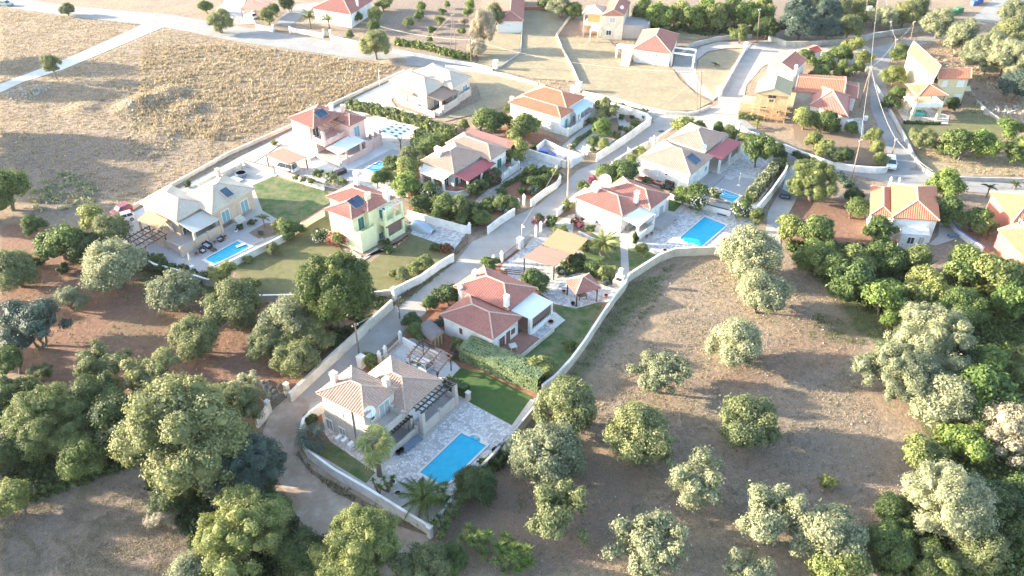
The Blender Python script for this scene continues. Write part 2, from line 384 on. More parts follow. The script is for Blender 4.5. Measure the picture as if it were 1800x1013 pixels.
def terrain():
    xs = np.arange(-210, 231, 1.25); ys = np.arange(20, 341, 1.25)
    X, Y = np.meshgrid(xs, ys); Z = hgt(X, Y)
    rs = np.random.RandomState(3); Z += .05*rs.rand(*Z.shape)-.06
    zone = np.zeros(X.shape+(4,), np.float32); zone[..., 3] = 1
    def zp(ch, v, pts):
        poly = [U(p) for p in pts]; zone[..., ch][inpoly(X, Y, poly)] = v
    SOIL, GRN, GRY = 0, 1, 2
    zp(SOIL, .9, [(0, 390), (130, 400), (250, 470), (400, 520), (520, 525), (690, 515), (520, 680), (490, 720), (300, 720), (150, 700), (0, 640)])
    zp(GRN, .42, [(180, 560), (330, 540), (360, 580), (270, 625), (170, 600)])
    zp(GRN, .65, [(230, 470), (400, 500), (420, 520), (260, 530)])
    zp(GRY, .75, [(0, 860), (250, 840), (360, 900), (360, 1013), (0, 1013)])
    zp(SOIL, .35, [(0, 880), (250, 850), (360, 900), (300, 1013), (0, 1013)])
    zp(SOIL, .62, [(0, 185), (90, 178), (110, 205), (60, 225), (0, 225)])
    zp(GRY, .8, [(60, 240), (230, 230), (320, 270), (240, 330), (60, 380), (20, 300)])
    zp(SOIL, .3, [(0, 160), (200, 170), (280, 300), (220, 360), (0, 300)])
    # the grove east of the walls
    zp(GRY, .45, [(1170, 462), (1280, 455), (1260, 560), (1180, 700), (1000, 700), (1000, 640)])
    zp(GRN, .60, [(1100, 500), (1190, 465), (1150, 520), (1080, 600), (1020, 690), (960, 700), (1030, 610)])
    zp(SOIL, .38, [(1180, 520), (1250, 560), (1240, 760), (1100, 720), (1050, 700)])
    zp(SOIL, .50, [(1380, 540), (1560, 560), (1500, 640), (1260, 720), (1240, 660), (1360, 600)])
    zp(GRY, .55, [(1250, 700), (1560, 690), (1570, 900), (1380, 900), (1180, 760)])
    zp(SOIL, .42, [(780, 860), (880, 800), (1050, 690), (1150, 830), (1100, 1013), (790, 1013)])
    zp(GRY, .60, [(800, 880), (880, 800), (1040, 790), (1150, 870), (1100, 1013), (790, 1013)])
    zp(GRN, .50, [(1450, 560), (1560, 575), (1500, 605), (1440, 600)])
    zp(GRN, .40, [(1420, 540), (1540, 530), (1520, 560), (1400, 565)])
    zp(GRN, .8, [(1560, 480), (1800, 470), (1800, 1013), (1500, 1013), (1560, 900), (1640, 780), (1500, 560), (1380, 440), (1500, 430)])
    zp(SOIL, .7, [(1600, 500), (1760, 520), (1800, 600), (1640, 560)])
    zp(SOIL, .8, [(1370, 350), (1560, 350), (1600, 430), (1500, 450), (1380, 430)])
    zp(SOIL, .55, [(680, 900), (750, 900), (750, 1000), (640, 1000)])
    # top right hillside groves
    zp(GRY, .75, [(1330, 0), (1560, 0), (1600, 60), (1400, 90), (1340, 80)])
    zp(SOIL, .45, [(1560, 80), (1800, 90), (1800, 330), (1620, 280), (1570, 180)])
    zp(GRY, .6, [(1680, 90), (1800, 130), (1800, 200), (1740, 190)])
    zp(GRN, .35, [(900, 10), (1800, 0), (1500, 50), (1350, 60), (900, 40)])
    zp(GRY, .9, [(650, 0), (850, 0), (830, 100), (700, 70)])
    zp(SOIL, .5, [(1000, 40), (1040, 30), (1040, 60), (995, 55)])
    for _ in range(1):
        zone[1:-1, 1:-1, :3] = (zone[1:-1, 1:-1, :3]*2+zone[:-2, 1:-1, :3]+zone[2:, 1:-1, :3]+zone[1:-1, :-2, :3]+zone[1:-1, 2:, :3])/6
    ny, nx = X.shape
    me = bpy.data.meshes.new('ground')
    v = np.stack([X, Y, Z], -1).reshape(-1, 3)
    i = np.arange((ny-1)*(nx-1)); r_ = i//(nx-1); c_ = i % (nx-1); a = r_*nx+c_
    f = np.stack([a, a+1, a+nx+1, a+nx], -1)
    me.from_pydata(v.tolist(), [], f.tolist())
    ca = me.color_attributes.new('zone', 'FLOAT_COLOR', 'POINT'); ca.data.foreach_set('color', zone.reshape(-1))
    for p in me.polygons: p.use_smooth = True
    me.materials.append(G('country_ground'))
    o = bpy.data.objects.new('ground', me); COL.objects.link(o); tag(o, kind='structure')
    m2 = MB()  # the country beyond, to the horizon
    for x0, x1, y0, y1 in ((-3000, -210, -800, 4000), (230, 3000, -800, 4000), (-210, 230, -800, 20), (-210, 230, 340, 4000)):
        m2.poly([(x0, y0, -.06), (x1, y0, -.06), (x1, y1, -.06), (x0, y1, -.06)])
    tag(m2.build('far_ground', G('country_ground')), kind='structure')
terrain()

_sh = []
def sheet(name, matn, pts, z=None):
    """a flat sheet of paving, lawn or road surface; each 5 mm above whatever sheets it overlaps"""
    W = [U(p) for p in pts]
    bb = (min(p[0] for p in W), max(p[0] for p in W), min(p[1] for p in W), max(p[1] for p in W))
    lv = 1+max([l for b, l in _sh if b[0] < bb[1] and bb[0] < b[1] and b[2] < bb[3] and bb[2] < b[3]] or [0])
    _sh.append((bb, lv)); z = .015+.005*lv
    mb = MB(); mb.poly([(*p, z) for p in W])
    o = mb.build(name, G(matn)); tag(o, kind='structure')
    bm = bmesh.new(); bm.from_mesh(o.data); bmesh.ops.triangulate(bm, faces=bm.faces); bm.to_mesh(o.data); bm.free()
    for p in o.data.polygons:
        pass
    return o
P = p_
# roads and lanes
sheet('dirt_track', 'dirt_track', [(503, 700), (475, 725), (462, 760), (480, 820), (505, 880), (540, 935), (620, 1013), (760, 1013), (752, 940), (650, 875), (545, 812), (528, 792), (526, 750), (540, 726), (570, 705), (585, 690)])
sheet('road', 'road_concrete', [(690, 541), (800, 462), (830, 425), (860, 412), (905, 380), (940, 365), (990, 325), (1015, 300), (1052, 284), (1150, 215), (1130, 196), (1160, 185), (1215, 200), (1262, 185), (1262, 170), (1320, 78), (1350, 70), (1440, 84), (1500, 72), (1530, 85), (1530, 130), (1520, 120), (1430, 98), (1385, 93), (1340, 118), (1312, 150), (1302, 205), (1285, 222), (1190, 226), (1088, 292), (985, 376), (930, 425), (905, 442), (868, 472), (735, 560), (668, 618), (640, 642), (585, 692), (503, 702)])
sheet('upper_road', 'asphalt', [(-60, -12), (60, 2), (130, 12), (300, 26), (440, 50), (650, 84), (695, 92), (850, 122), (950, 150), (1030, 168), (1160, 205), (1130, 222), (1000, 178), (880, 140), (760, 118), (700, 114), (640, 105), (420, 74), (300, 50), (130, 30), (0, 12), (-60, 8)])
sheet('hill_road', 'asphalt', [(1530, 85), (1560, 78), (1640, 60), (1700, 40), (1745, 0), (1760, -20), (1830, -20), (1800, 20), (1690, 62), (1620, 80), (1572, 92), (1556, 130), (1562, 180), (1575, 230), (1612, 275), (1636, 308), (1800, 326), (1800, 345), (1600, 330), (1490, 306), (1400, 286), (1365, 262), (1302, 226), (1285, 222), (1302, 205), (1345, 238), (1390, 262), (1500, 298), (1568, 304), (1555, 250), (1530, 190)])
sheet('side_lane', 'road_concrete', [(1400, 286), (1384, 296), (1375, 330), (1350, 372), (1345, 415), (1372, 432), (1372, 405), (1400, 350), (1412, 300)])
sheet('gravel_path', 'white_gravel', [z1(-60, 520), z1(30, 490), z1(420, 340), z1(760, 190), z1(860, 138), z1(1000, 150), z1(880, 200), z1(380, 412), z1(130, 490), z1(0, 552), z1(-60, 580)])
sheet('white_street', 'white_gravel', [(222, 380), (560, 205), (712, 132), (745, 118), (705, 112), (712, 124), (700, 128), (560, 218), (480, 292), (425, 312), (350, 342), (240, 392), (205, 420), (190, 400)][0:1]+[(560, 205), (712, 130), (745, 118), (760, 122), (700, 160), (672, 196), (600, 214), (500, 250), (440, 290), (400, 320), (330, 330), (262, 372), (240, 392), (212, 408), (190, 402)])
# garden and yard surfaces
sheet('plot_ground', 'garden_gravel', [(545, 712), (600, 690), (665, 645), (700, 610), (805, 650), (940, 705), (935, 714), (900, 757), (840, 820), (796, 885), (755, 925), (640, 852), (545, 795), (532, 750)])
sheet('plot_ground', 'red_soil', [(700, 606), (740, 560), (868, 472), (930, 425), (985, 376), (1010, 360), (1020, 420), (1080, 480), (1098, 498), (1060, 540), (1028, 600), (975, 660), (940, 700), (805, 645)])
sheet('plot_ground', 'garden_gravel', [(930, 425), (985, 376), (1075, 305), (1110, 300), (1200, 345), (1330, 370), (1325, 395), (1256, 432), (1187, 440), (1160, 450), (1104, 480), (1096, 498), (1020, 500), (900, 470)])
sheet('plot_ground', 'white_gravel', [(1085, 290), (1190, 225), (1300, 230), (1380, 290), (1326, 368), (1250, 350), (1110, 310)])
sheet('plot_ground', 'mulch', [(718, 370), (740, 270), (800, 225), (900, 240), (985, 310), (860, 400), (822, 398)])
sheet('plot_ground', 'white_gravel', [(440, 292), (520, 240), (640, 205), (760, 235), (745, 262), (740, 300), (722, 350), (640, 345), (569, 328)])
sheet('plot_ground', 'garden_gravel', [(205, 415), (262, 372), (330, 330), (425, 282), (500, 300), (455, 330), (500, 385), (398, 465), (400, 500), (360, 488), (271, 465), (235, 445)])
sheet('pool_terrace', 'crazy_paving', [zG(590, 770), zG(700, 600), zG(830, 600), zG(1025, 395), zG(1100, 365), zG(1350, 510), zG(1350, 540), zG(1130, 775), zG(1000, 960), zG(930, 1013), zG(880, 960)])
sheet('gravel_terrace', 'garden_gravel', [t3(970, 280), t3(1085, 195), t3(1300, 320), t3(1560, 420), t3(1480, 500), t3(1430, 570), t3(1110, 375)])
sheet('lawn', 'green_worn_lawn', [zG(190, 665), zG(275, 598), zG(540, 780), zG(485, 845)])
sheet('soil_bed', 'red_soil', [zG(150, 440), zG(205, 370), zG(240, 520), zG(280, 600), zG(190, 665), zG(120, 640), zG(105, 560)])
sheet('house_apron', 'warm_paving', [zG(225, 530), zG(270, 520), zG(560, 700), zG(540, 780), zG(275, 598)])
sheet('lawn', 'lawn', [zG(985, 215), zG(1050, 160), zG(1160, 180), zG(1352, 268), zG(1470, 330), zG(1350, 500), zG(1100, 365)])
sheet('driveway', 'crazy_paving', [zG(590, 100), zG(700, 10), zG(1040, 165), zG(985, 220), zG(950, 250), zG(870, 210), zG(700, 120)])
sheet('soil_bed', 'red_soil', [zG(480, 120), zG(590, 110), zG(640, 160), zG(540, 210), zG(470, 170)])
sheet('lawn', 'green_worn_lawn', [zF(815, 835), zF(1130, 545), zF(1160, 470), zF(1110, 390), zF(1180, 375), zF(1270, 405), zF(1440, 370), (1060, 535), (1030, 590), (985, 650), (975, 655), zF(1050, 960)])
sheet('soil_bed', 'red_soil', [zF(60, 560), zF(200, 300), zF(330, 230), zF(370, 260), zF(255, 480), zF(255, 600), zF(400, 700), zF(640, 750), zF(560, 760), zF(400, 720), zF(270, 720), zF(120, 650)])
sheet('driveway', 'crazy_paving', [zQ(100, 470), zQ(130, 420), zQ(290, 300), zQ(390, 230), zQ(560, 130), zQ(720, 170), zQ(880, 200), zQ(640, 500), zQ(1180, 590), zQ(1210, 610), zQ(1055, 770), zQ(970, 770), zQ(770, 825), zQ(580, 785), zQ(400, 640), zQ(200, 560)])
sheet('soil_bed', 'mulch', [zQ(660, 440), zQ(700, 350), zQ(1130, 470), zQ(1110, 560), zQ(1100, 620), zQ(960, 600), zQ(830, 500), zQ(600, 560)])
sheet('driveway', 'white_gravel', [zF(-130, 760), zF(0, 640), zF(60, 640), zF(270, 740), zF(390, 870), zF(320, 950), zF(200, 930)])
# white red-roofed house with the pool, middle of the street
sheet('lawn', 'green_worn_lawn', [zD(205, 680), zD(270, 690), zD(560, 690), zD(565, 980), zD(430, 960), zD(240, 900)])
sheet('lawn', 'green_worn_lawn', [zD(625, 800), zD(700, 790), zD(830, 830), zD(915, 870), zD(640, 1005)])
sheet('garden_path', 'grey_paving', [zD(550, 700), zD(625, 700), zD(635, 1010), zD(580, 1000)])
sheet('pool_terrace', 'crazy_paving', [zD(830, 800), zD(850, 700), zD(870, 640), zD(1060, 490), zD(1110, 420), zD(1180, 400), zD(1400, 440), zD(1640, 520), (1320, 395), (1290, 425), (1256, 433), (1187, 438), zD(915, 865)])
sheet('lawn', 'lawn', [zD(990, 350), zD(1120, 390), zD(1040, 470), zD(985, 460)])
sheet('soil_bed', 'mulch', [zD(-100, 600), zD(0, 480), zD(150, 340), zD(160, 480), zD(200, 620), zD(380, 700), zD(250, 680), zD(0, 640), zD(-60, 640)])
sheet('driveway', 'warm_paving', [zD(-180, 660), zD(-60, 600), zD(100, 500), zD(160, 490), zD(130, 680), zD(-80, 740)])
# cream house terrace
sheet('terrace', 'concrete', [z_ for z_ in ()]) if False else None
sheet('pool_terrace', 'grey_paving', [zE(640, 750), zE(860, 580), zE(960, 600), zE(1300, 640), zE(1200, 760), zE(1080, 870), zE(830, 780), zE(720, 790)])
sheet('terrace', 'crazy_paving', [zE(870, 580), zE(1140, 370), zE(1380, 410), zE(1450, 500), zE(1280, 640), zE(1110, 590), zE(1040, 650)])
sheet('soil_bed', 'mulch', [zE(180, 620), zE(210, 600), zE(660, 740), zE(560, 760)])
# tan-roofed house garden
sheet('soil_bed', 'red_soil', [zC(0, 870), zC(-20, 650), zC(60, 480), zC(300, 690), zC(560, 790), zC(640, 800), zC(880, 740), zC(990, 740), zC(930, 850), zC(700, 1010), zC(480, 1000)])
sheet('soil_bed', 'red_soil', [zC(760, 690), zC(1040, 500), zC(1330, 540), zC(1340, 570), zC(1090, 770), zC(990, 740), zC(860, 730)])
sheet('garden_path', 'warm_paving', [zC(580, 780), zC(700, 680), zC(820, 620), zC(1020, 480), zC(1050, 490), zC(860, 640), zC(780, 700), zC(870, 740), zC(700, 760), zC(620, 800)])
sheet('driveway', 'crazy_paving', [zC(940, 440), zC(1020, 330), zC(1390, 440), zC(1320, 500), zC(1170, 490), zC(1020, 500), zC(970, 480)])
# blue car house
sheet('driveway', 'warm_paving', [t5(600, 640), t5(620, 560), t5(720, 500), t5(910, 580), t5(1180, 660), t5(1060, 800), t5(980, 760)])
sheet('soil_bed', 'red_soil', [t5(100, 330), t5(300, 330), t5(600, 400), t5(760, 430), t5(940, 520), t5(700, 490), t5(560, 600), t5(420, 560), t5(240, 500)])
sheet('garden_gravel', 'garden_gravel', [t5(920, 580), t5(1140, 420), t5(1350, 190), (1070, 180), (1143, 205), (1048, 268), t5(1280, 640), t5(1180, 650)])
sheet('paved_path', 'grey_paving', [t5(1000, 500), t5(1180, 340), t5(1320, 300), t5(1100, 490), t5(960, 580), t5(920, 570)])
for pts in ([t5(1040, 560), t5(1090, 480), t5(1320, 370), t5(1300, 390), t5(1090, 590), t5(1170, 650), t5(1100, 640)], [zC(0, 0)][:0], [z3(870, 790), z3(850, 810), z3(950, 830), z3(990, 800), z3(960, 700), z3(900, 720)], [z3(990, 690), z3(1020, 730), z3(1090, 730), z3(1100, 700), z3(1050, 680)]):
    if pts: sheet('soil_bed', 'mulch', pts)
# yellow house plot
sheet('lawn', 'worn_lawn', [(430, 490), (400, 470), (500, 418), (530, 395), (572, 372), (600, 440), (640, 470), (720, 410), (780, 430), (797, 446), (690, 512), (657, 517), (521, 520), (447, 518)])
sheet('driveway', 'crazy_paving', [(712, 380), (720, 374), (825, 405), (812, 420), (800, 440), (780, 432), (722, 412), (728, 398)])
sheet('house_apron', 'warm_paving', [zY(540, 760), zY(600, 700), zY(700, 780), zY(820, 690), zY(890, 720), zY(1100, 600), zY(960, 715), zY(850, 700), zY(680, 825)])
# left house plot
sheet('pool_terrace', 'grey_paving', [z6(190, 770), z6(130, 700), z6(380, 640), z6(480, 820), z6(700, 680), z6(1000, 530), z6(1090, 500), z6(1210, 570), z6(1216, 655), z6(810, 865), z6(650, 970), z6(300, 870)])
sheet('lawn', 'green_worn_lawn', [z6(990, 310), z6(1135, 245), (568, 335), (590, 350), (530, 390), (500, 405), z6(1180, 560), z6(1060, 490)])
sheet('soil_bed', 'mulch', [z6(960, 650), z6(1080, 580), z6(1180, 580), z6(1160, 660), z6(1050, 700)])
# pink house plot
sheet('terrace', 'warm_paving', [(452, 296), (500, 250), (560, 300), (620, 300), (700, 262), (690, 250), (760, 232), (780, 240), (735, 290), (640, 330), (600, 335), (520, 310), (470, 290)])
sheet('pool_terrace', 'grey_paving', [zP(640, 715), zP(1110, 470), zP(1190, 490), zP(1050, 640), zP(780, 740), zP(700, 740)])
sheet('driveway', 'white_gravel', [(640, 215), (672, 196), (760, 232), (780, 235), (760, 240), (690, 225), (660, 225)])
# pale top house yard, top fields
sheet('yard', 'garden_gravel', [t6(100, 600), t6(240, 510), t6(330, 640), t6(780, 780), t6(700, 790), t6(300, 650)])
sheet('field', 'dry_lawn', [t6(900, 800), t6(1420, 550), t6(1350, 330), t6(1200, 190), (860, 132), (945, 150), (935, 165), (900, 180), (880, 190), (820, 205), (780, 215)])
sheet('yard', 'dry_lawn', [z3(410, 60), z3(680, 80), z3(600, 205), z3(735, 490), z3(640, 480), z3(470, 470), z3(250, 420), z3(380, 310), z3(395, 190)])
sheet('yard', 'dry_lawn', [z3(250, 200), z3(390, 200), z3(380, 310), z3(260, 400), z3(130, 390), z3(170, 250)])
sheet('field', 'dry_lawn', [z3(612, 225), z3(900, 230), z3(1060, 380), z3(1290, 410), z3(1330, 470), z3(1430, 560), z3(1520, 610), z3(1420, 660), z3(1250, 660), z3(950, 585), z3(760, 535)])
sheet('curved_driveway', 'road_concrete', [z4(440, 300), z4(250, 300), z4(130, 335), z4(60, 400), z4(-20, 470), z4(-30, 510), z4(30, 600), z4(100, 660), z4(215, 722), z4(250, 690), z4(130, 600), z4(95, 530), z4(100, 430), z4(180, 370), z4(300, 348), z4(470, 345), z4(500, 310)])
sheet('yard', 'dry_lawn', [z4(95, 530), z4(110, 430), z4(190, 375), z4(440, 350), z4(265, 670), z4(220, 690), z4(135, 600)])
sheet('yard', 'dry_lawn', [z3(1150, 140), z3(1330, 150), z3(1520, 175), z3(1520, 225), z3(1430, 240), z3(1330, 230), z3(1150, 190)])
sheet('paved_yard', 'asphalt', [z3(1290, 410), z3(1320, 290), z3(1440, 260), z3(1430, 400), z3(1400, 440), z3(1330, 440)])
# right house plots
sheet('yard', 'warm_paving', [z5(430, 660), z5(500, 600), z5(740, 690), z5(730, 740), z5(470, 720)])
sheet('yard', 'worn_lawn', [z5(450, 740), z5(730, 740), z5(830, 640), z5(900, 600), z5(1040, 700), z5(1060, 820), z5(820, 790), z5(500, 830), z5(470, 770)])
sheet('field', 'dry_lawn', [z5(540, 890), z5(860, 940), z5(1182, 900), z5(1300, 1040), z5(700, 1050), z5(600, 1010)])
sheet('yard', 'garden_gravel', [e2(790, 400), e2(1000, 620), e2(760, 700), e2(700, 690), e2(780, 620)])
sheet('yard', 'mulch', [t2(80, 380), t2(500, 470), t2(800, 500), t2(860, 440), t2(1000, 600), t2(1070, 850), t2(480, 800), t2(100, 560)])
sheet('yard', 'warm_paving', [t2(640, 350), t2(800, 340), t2(830, 420), t2(820, 540), t2(760, 480), t2(650, 420)])
sheet('parking_yard', 'asphalt', [t1(690, 220), t1(720, 150), t1(860, 40), t1(1080, 20), t1(1000, 90), t1(880, 180), t1(800, 240)])
sheet('parking_yard', 'garden_gravel', [t1(300, 190), t1(150, 90), t1(260, -20), t1(430, -20), t1(380, 90), t1(490, 170), t1(510, 215), t1(330, 220)])

# ================================================================= WALLS
def offs(pts, t):
    out = []
    n = len(pts)
    for i, p in enumerate(pts):
        a = pts[max(i-1, 0)]; b = pts[min(i+1, n-1)]
        d1 = Vector((p[0]-a[0], p[1]-a[1])) if i else Vector((b[0]-p[0], b[1]-p[1])); d2 = Vector((b[0]-p[0], b[1]-p[1])) if i < n-1 else d1
        d1.normalize(); d2.normalize(); d = (d1+d2).normalized(); k = 1/max(.4, d.dot(d1))
        out.append((p[0]-d.y*t*k, p[1]+d.x*t*k))
    return out
def strip(pts, t, z0, z1, mb):
    L = offs(pts, t/2); Rr = offs(pts, -t/2)
    n0 = len(mb.v); n = len(pts)
    for i in range(n): mb.v += [(*L[i], z0), (*Rr[i], z0), (*Rr[i], z1), (*L[i], z1)]
    for i in range(n-1):
        a = n0+i*4
        for j in range(4): mb.f.append((a+j, a+(j+1) % 4, a+4+(j+1) % 4, a+4+j))
    mb.f += [(n0, n0+3, n0+2, n0+1), (n0+4*n-4, n0+4*n-3, n0+4*n-2, n0+4*n-1)]
    return mb
def wall(label, pts, h, mat, zm=None, t=.24, cap=None, name='garden_wall', group=None, px=True):
    W = [U(p, h if zm is None else zm) for p in pts] if px else pts
    o = thing(name, W[0], label, 'wall', group)
    strip(W, t, -.1, h, MB()).build('wall_body', mat, o)
    if cap: strip(W, t+.08, h+.003, h+.06, MB()).build('coping', cap, o)
    return o
GW = 'white walls round the gardens'
wall('long white wall beside the dirt bend, below the two-storey beige house with the big pool', [zG(225, 368), zG(160, 410), zG(112, 460), zG(96, 520), zG(106, 590), zG(135, 645), t3(750, 180), t3(960, 300), t3(1415, 580)], 1.5, white, cap=white, group=GW)
wall('light wall along the right side of the big pool, between terrace and olive grove', [t3(1430, 585), t3(1500, 490), zG(1000, 925), zG(1150, 760), e6(225, 420), e6(345, 275), e6(362, 225)], 1.5, beige, cap=conc, group=GW)
wall('white wall between the grove and the lawn of the white house with the awning', [e6(375, 190), e6(430, 150), e6(500, 75), (1028, 598), zQ(1010, 860), zQ(1130, 690), zQ(1205, 600), zQ(1245, 515), zQ(1370, 435), (1160, 447), (1187, 437), (1256, 434), (1290, 440)], 1.5, cream, cap=white, group=GW)
wall('long cream wall on the left of the lower street, beside the olive grove', [e5(365, 850), e5(560, 670), e5(760, 490), e5(975, 295)], 1.6, cream, t=.3, cap=cream)
wall('short cream wall stub with end pillar at the grove gate, bottom of the street', [e5(240, 905), e5(215, 950), e5(165, 1005)], 1.5, cream, t=.3)
wall('white street wall in front of the yellow house lawn', [e5(985, 228), (740, 484), e5(1270, 62), (797, 447)], 1.5, white, cap=white, group=GW)
wall('thin curved wall with white top behind the yellow house lawn, above the grove', [e5(975, 235), e5(860, 250), e5(640, 262), e5(410, 264), e5(200, 268), e5(130, 250), (418, 510), (400, 499)], 1.2, conc, cap=white, group=GW)
wall('curved dark-topped wall round the terrace of the left house with the small pool', [(398, 498), z6(650, 972), z6(560, 945), z6(430, 905), z6(290, 870), z6(215, 830), z6(165, 795)], 1.2, conc, cap=white, group=GW)
wall('white wall between the small left pool and the worn lawn', [z6(822, 850), z6(1000, 765), z6(1216, 660), (512, 405), (530, 393)], 1.3, white, cap=white, group=GW)
wall('white wall joined to the left side of the yellow house', [zY(150, 465), zY(250, 400), zY(350, 345)], 1.4, white, cap=TR, group=GW)
wall('white wall between the green lawn and the pink house', [z6(912, 122), z6(1010, 150), z6(1130, 182), zP(50, 625), zP(250, 700), zP(500, 780)], 1.3, white, cap=woodm, group=GW)
wall('low plastered wall between the white street and the dry field', [z2(-600, 1240), z2(0, 905), z2(360, 745), z2(640, 602), z2(850, 505), z2(1050, 415)], .7, cream, t=.3)
wall('white wall on the street side of the left beige house', [z6(600, 290), z6(720, 235), z6(890, 160), z6(905, 130)], 1.2, cream, group=GW)
wall('white wall between the covered car and the leafy garden', [zC(-20, 862), zC(200, 925), zC(480, 1000), zC(540, 1005)], 1.4, white, cap=white, group=GW)
wall('white wall along the street below the leafy garden', [zC(695, 1012), zC(800, 930), zC(935, 845)], 1.4, white, cap=white, group=GW)
wall('white wall along the street beside the garden of red soil', [zC(1080, 770), zC(1200, 680), zC(1310, 610), zC(1345, 560), zC(1330, 530)], 1.3, white, cap=white, group=GW)
wall('white wall between the blue car and the paved driveway', [t5(470, 592), t5(700, 660), t5(975, 745)], 1.6, white, cap=white, group=GW)
wall('low white wall behind the blue car', [t5(610, 560), t5(710, 475), t5(905, 575), t5(1010, 610), t5(1165, 660)], 1.1, white, cap=white, group=GW)
wall('tall white wall of the round-bed garden beside the upper street', [z3(842, 915), z3(1000, 815), z3(1163, 700), z3(1140, 675), z3(1000, 630), z3(850, 590), z3(760, 560)], 1.7, white, cap=white, group=GW)
wall('white street wall behind the cream-roofed house', [zE(-20, 480), zE(150, 375), zE(300, 300)], 1.3, cream, cap=white, group=GW)
wall('white street wall by the red lean-to of the cream-roofed house', [zE(380, 270), zE(430, 235), zE(545, 160)], 1.4, cream, cap=white, group=GW)
wall('white wall with the tall hedge right of the cream-roofed house', [zE(1258, 895), zE(1400, 730), zE(1520, 560), e1(935, 255), e1(925, 235)], 1.9, white, cap=white, group=GW)
wall('white and dark wall between the two central pools', [zD(1000, 300), zD(1090, 335), zE(840, 865), zE(1040, 915)], 1.2, white, cap=wood, group=GW)
wall('dark low wall below the red kayaks', [zD(690, 185), zD(860, 240), zD(1000, 285)], .9, woodm)
wall('white street wall behind the white house with the big dish', [zD(-5, 462), zD(80, 385), zD(160, 318), zD(260, 250)], 1.3, white, cap=white, group=GW)
wall('long whitewashed stone wall of the lane, stepped, right of centre', [t2(0, 620), t2(200, 700), t2(330, 745), t2(500, 805), t2(760, 845), t2(960, 860), t2(1065, 855), t2(1080, 830)], 1.3, white, t=.35)
wall('whitewashed wall start by the scaffolded house', [z4(400, 880), z4(470, 930), z4(600, 975), t2(-60, 610), t2(0, 620)], 1.1, white)
wall('low wall of the dry yard left of the square top lawn', [z3(690, 80), z3(602, 200), z3(640, 290), z3(700, 400), z3(735, 480)], .8, cream)
wall('curved low wall round the big dry lawn, beside the junction', [z3(760, 540), z3(950, 583), z3(1100, 625), z3(1250, 660), z3(1380, 668), z3(1440, 658), z3(1510, 625)], .7, cream, t=.35)
wall('straight pale wall beside the sloping street in the top centre', [z4(262, 660), z4(350, 500), z4(460, 320)], 1.0, white, t=.4)
wall('curved ribbed concrete wall above the curved driveway', [z4(-10, 370), z4(60, 310), z4(120, 292), z4(230, 265), z4(360, 250), z4(495, 243)], 1.2, conc)
wall('dry stone wall beyond the junction, below the top groves', [z4(620, 250), z4(740, 295), z4(880, 295), z4(1020, 285), z4(1216, 268), t4(350, 330), t4(440, 300), t4(700, 262), t4(890, 235)], 1.4, stonew, t=.6)
wall('white wall and kerb in front of the top left yard gate', [t1(500, 215), t1(655, 250)], 1.2, white)
wall('white wall in front of the top house with palms, left part', [t1(800, 245), t1(1100, 298)], 1.2, white)
wall('white wall in front of the top house with palms, right part', [t1(1165, 318), t1(1300, 345), t1(1470, 385), z2(800, 262)], 1.2, white)
wall('pale wall along the upper road below the pylon garden', [z2(980, 292), z2(1130, 318), z2(1300, 350), z2(1460, 375), z3(220, 402)], .9, white)
wall('bright low wall between upper road and pale-roofed house', [z3(-60, 385), z3(120, 405), z3(300, 440), z3(490, 492)], .7, white)
wall('cream wall of the dry grass garden by the small top house', [z3(395, 190), z3(390, 305), z3(265, 395)], .5, conc)
wall('low wall at the foot of the ochre house yard', [t4(370, 600), z5(400, 665), z5(490, 830), z5(530, 920), z5(600, 1005)], .8, conc, t=.35)
wall('low pale wall along the right road', [e2(600, -10), e2(640, 40), e2(720, 105), e2(850, 135), e2(970, 142), e2(1473, 155)], .8, conc, t=.35)
wall('low stone wall in the grass right of the ochre house', [z5(905, 595), z5(960, 650), z5(1040, 700)], .7, stonew, t=.4)
wall('blue-edged yard wall of the striped-roof house on the right', [e2(800, 390), e2(870, 470), e2(945, 570), e2(1060, 650), e2(1150, 710)], 1.0, white, cap=plain('blue_edge', (.1, .14, .4)))
wall('white low wall around the raised bed by the fan palm', [zD(190, 640), zD(290, 690), zD(390, 730)], .7, white)
wall('white wall between gravel drive and shed, by the wooden pergola', [zF(-120, 680), zF(0, 680), zF(100, 720), zF(260, 780)][0:0] or [e5(1040, 520), e5(1110, 560), e5(1260, 615)], 1.3, white, cap=white)
# pillars
def pillar(p, zm, h, label, mat=white, s=.45, ball=True, group='gate pillars', cat='pillar'):
    c = U(p, zm); F = Ang(c, R(53)); o = thing('gate_pillar', c, label, cat, group)
    MB().box(F, -s/2, s/2, -s/2, s/2, 0, h).build('shaft', mat, o)
    MB().box(F, -s/2-.06, s/2+.06, -s/2-.06, s/2+.06, h+.002, h+.1).build('cap', mat, o)
    if ball: MB().lathe((*c, h+.1), [(.06, 0), (.17, .1), (.2, .22), (.15, .34), (.02, .42)], 10).build('globe_lamp', whitep, o, smooth=True)
    return o
for pt, h, lb in ((e5(345, 795), 2.0, 'cream pillar at the end of the long cream street wall'), (e5(232, 898), 1.9, 'cream pillar beside the green grove gate, bottom left'),
                  (e5(985, 225), 1.9, 'white corner pillar of the yellow house plot at the street'), (e5(790, 632), 1.8, 'thick white pillar below the brown utility pole')):
    pillar(pt, h, h, lb, cream if 'cream' in lb else white, .55 if 'thick' not in lb else .9, False)
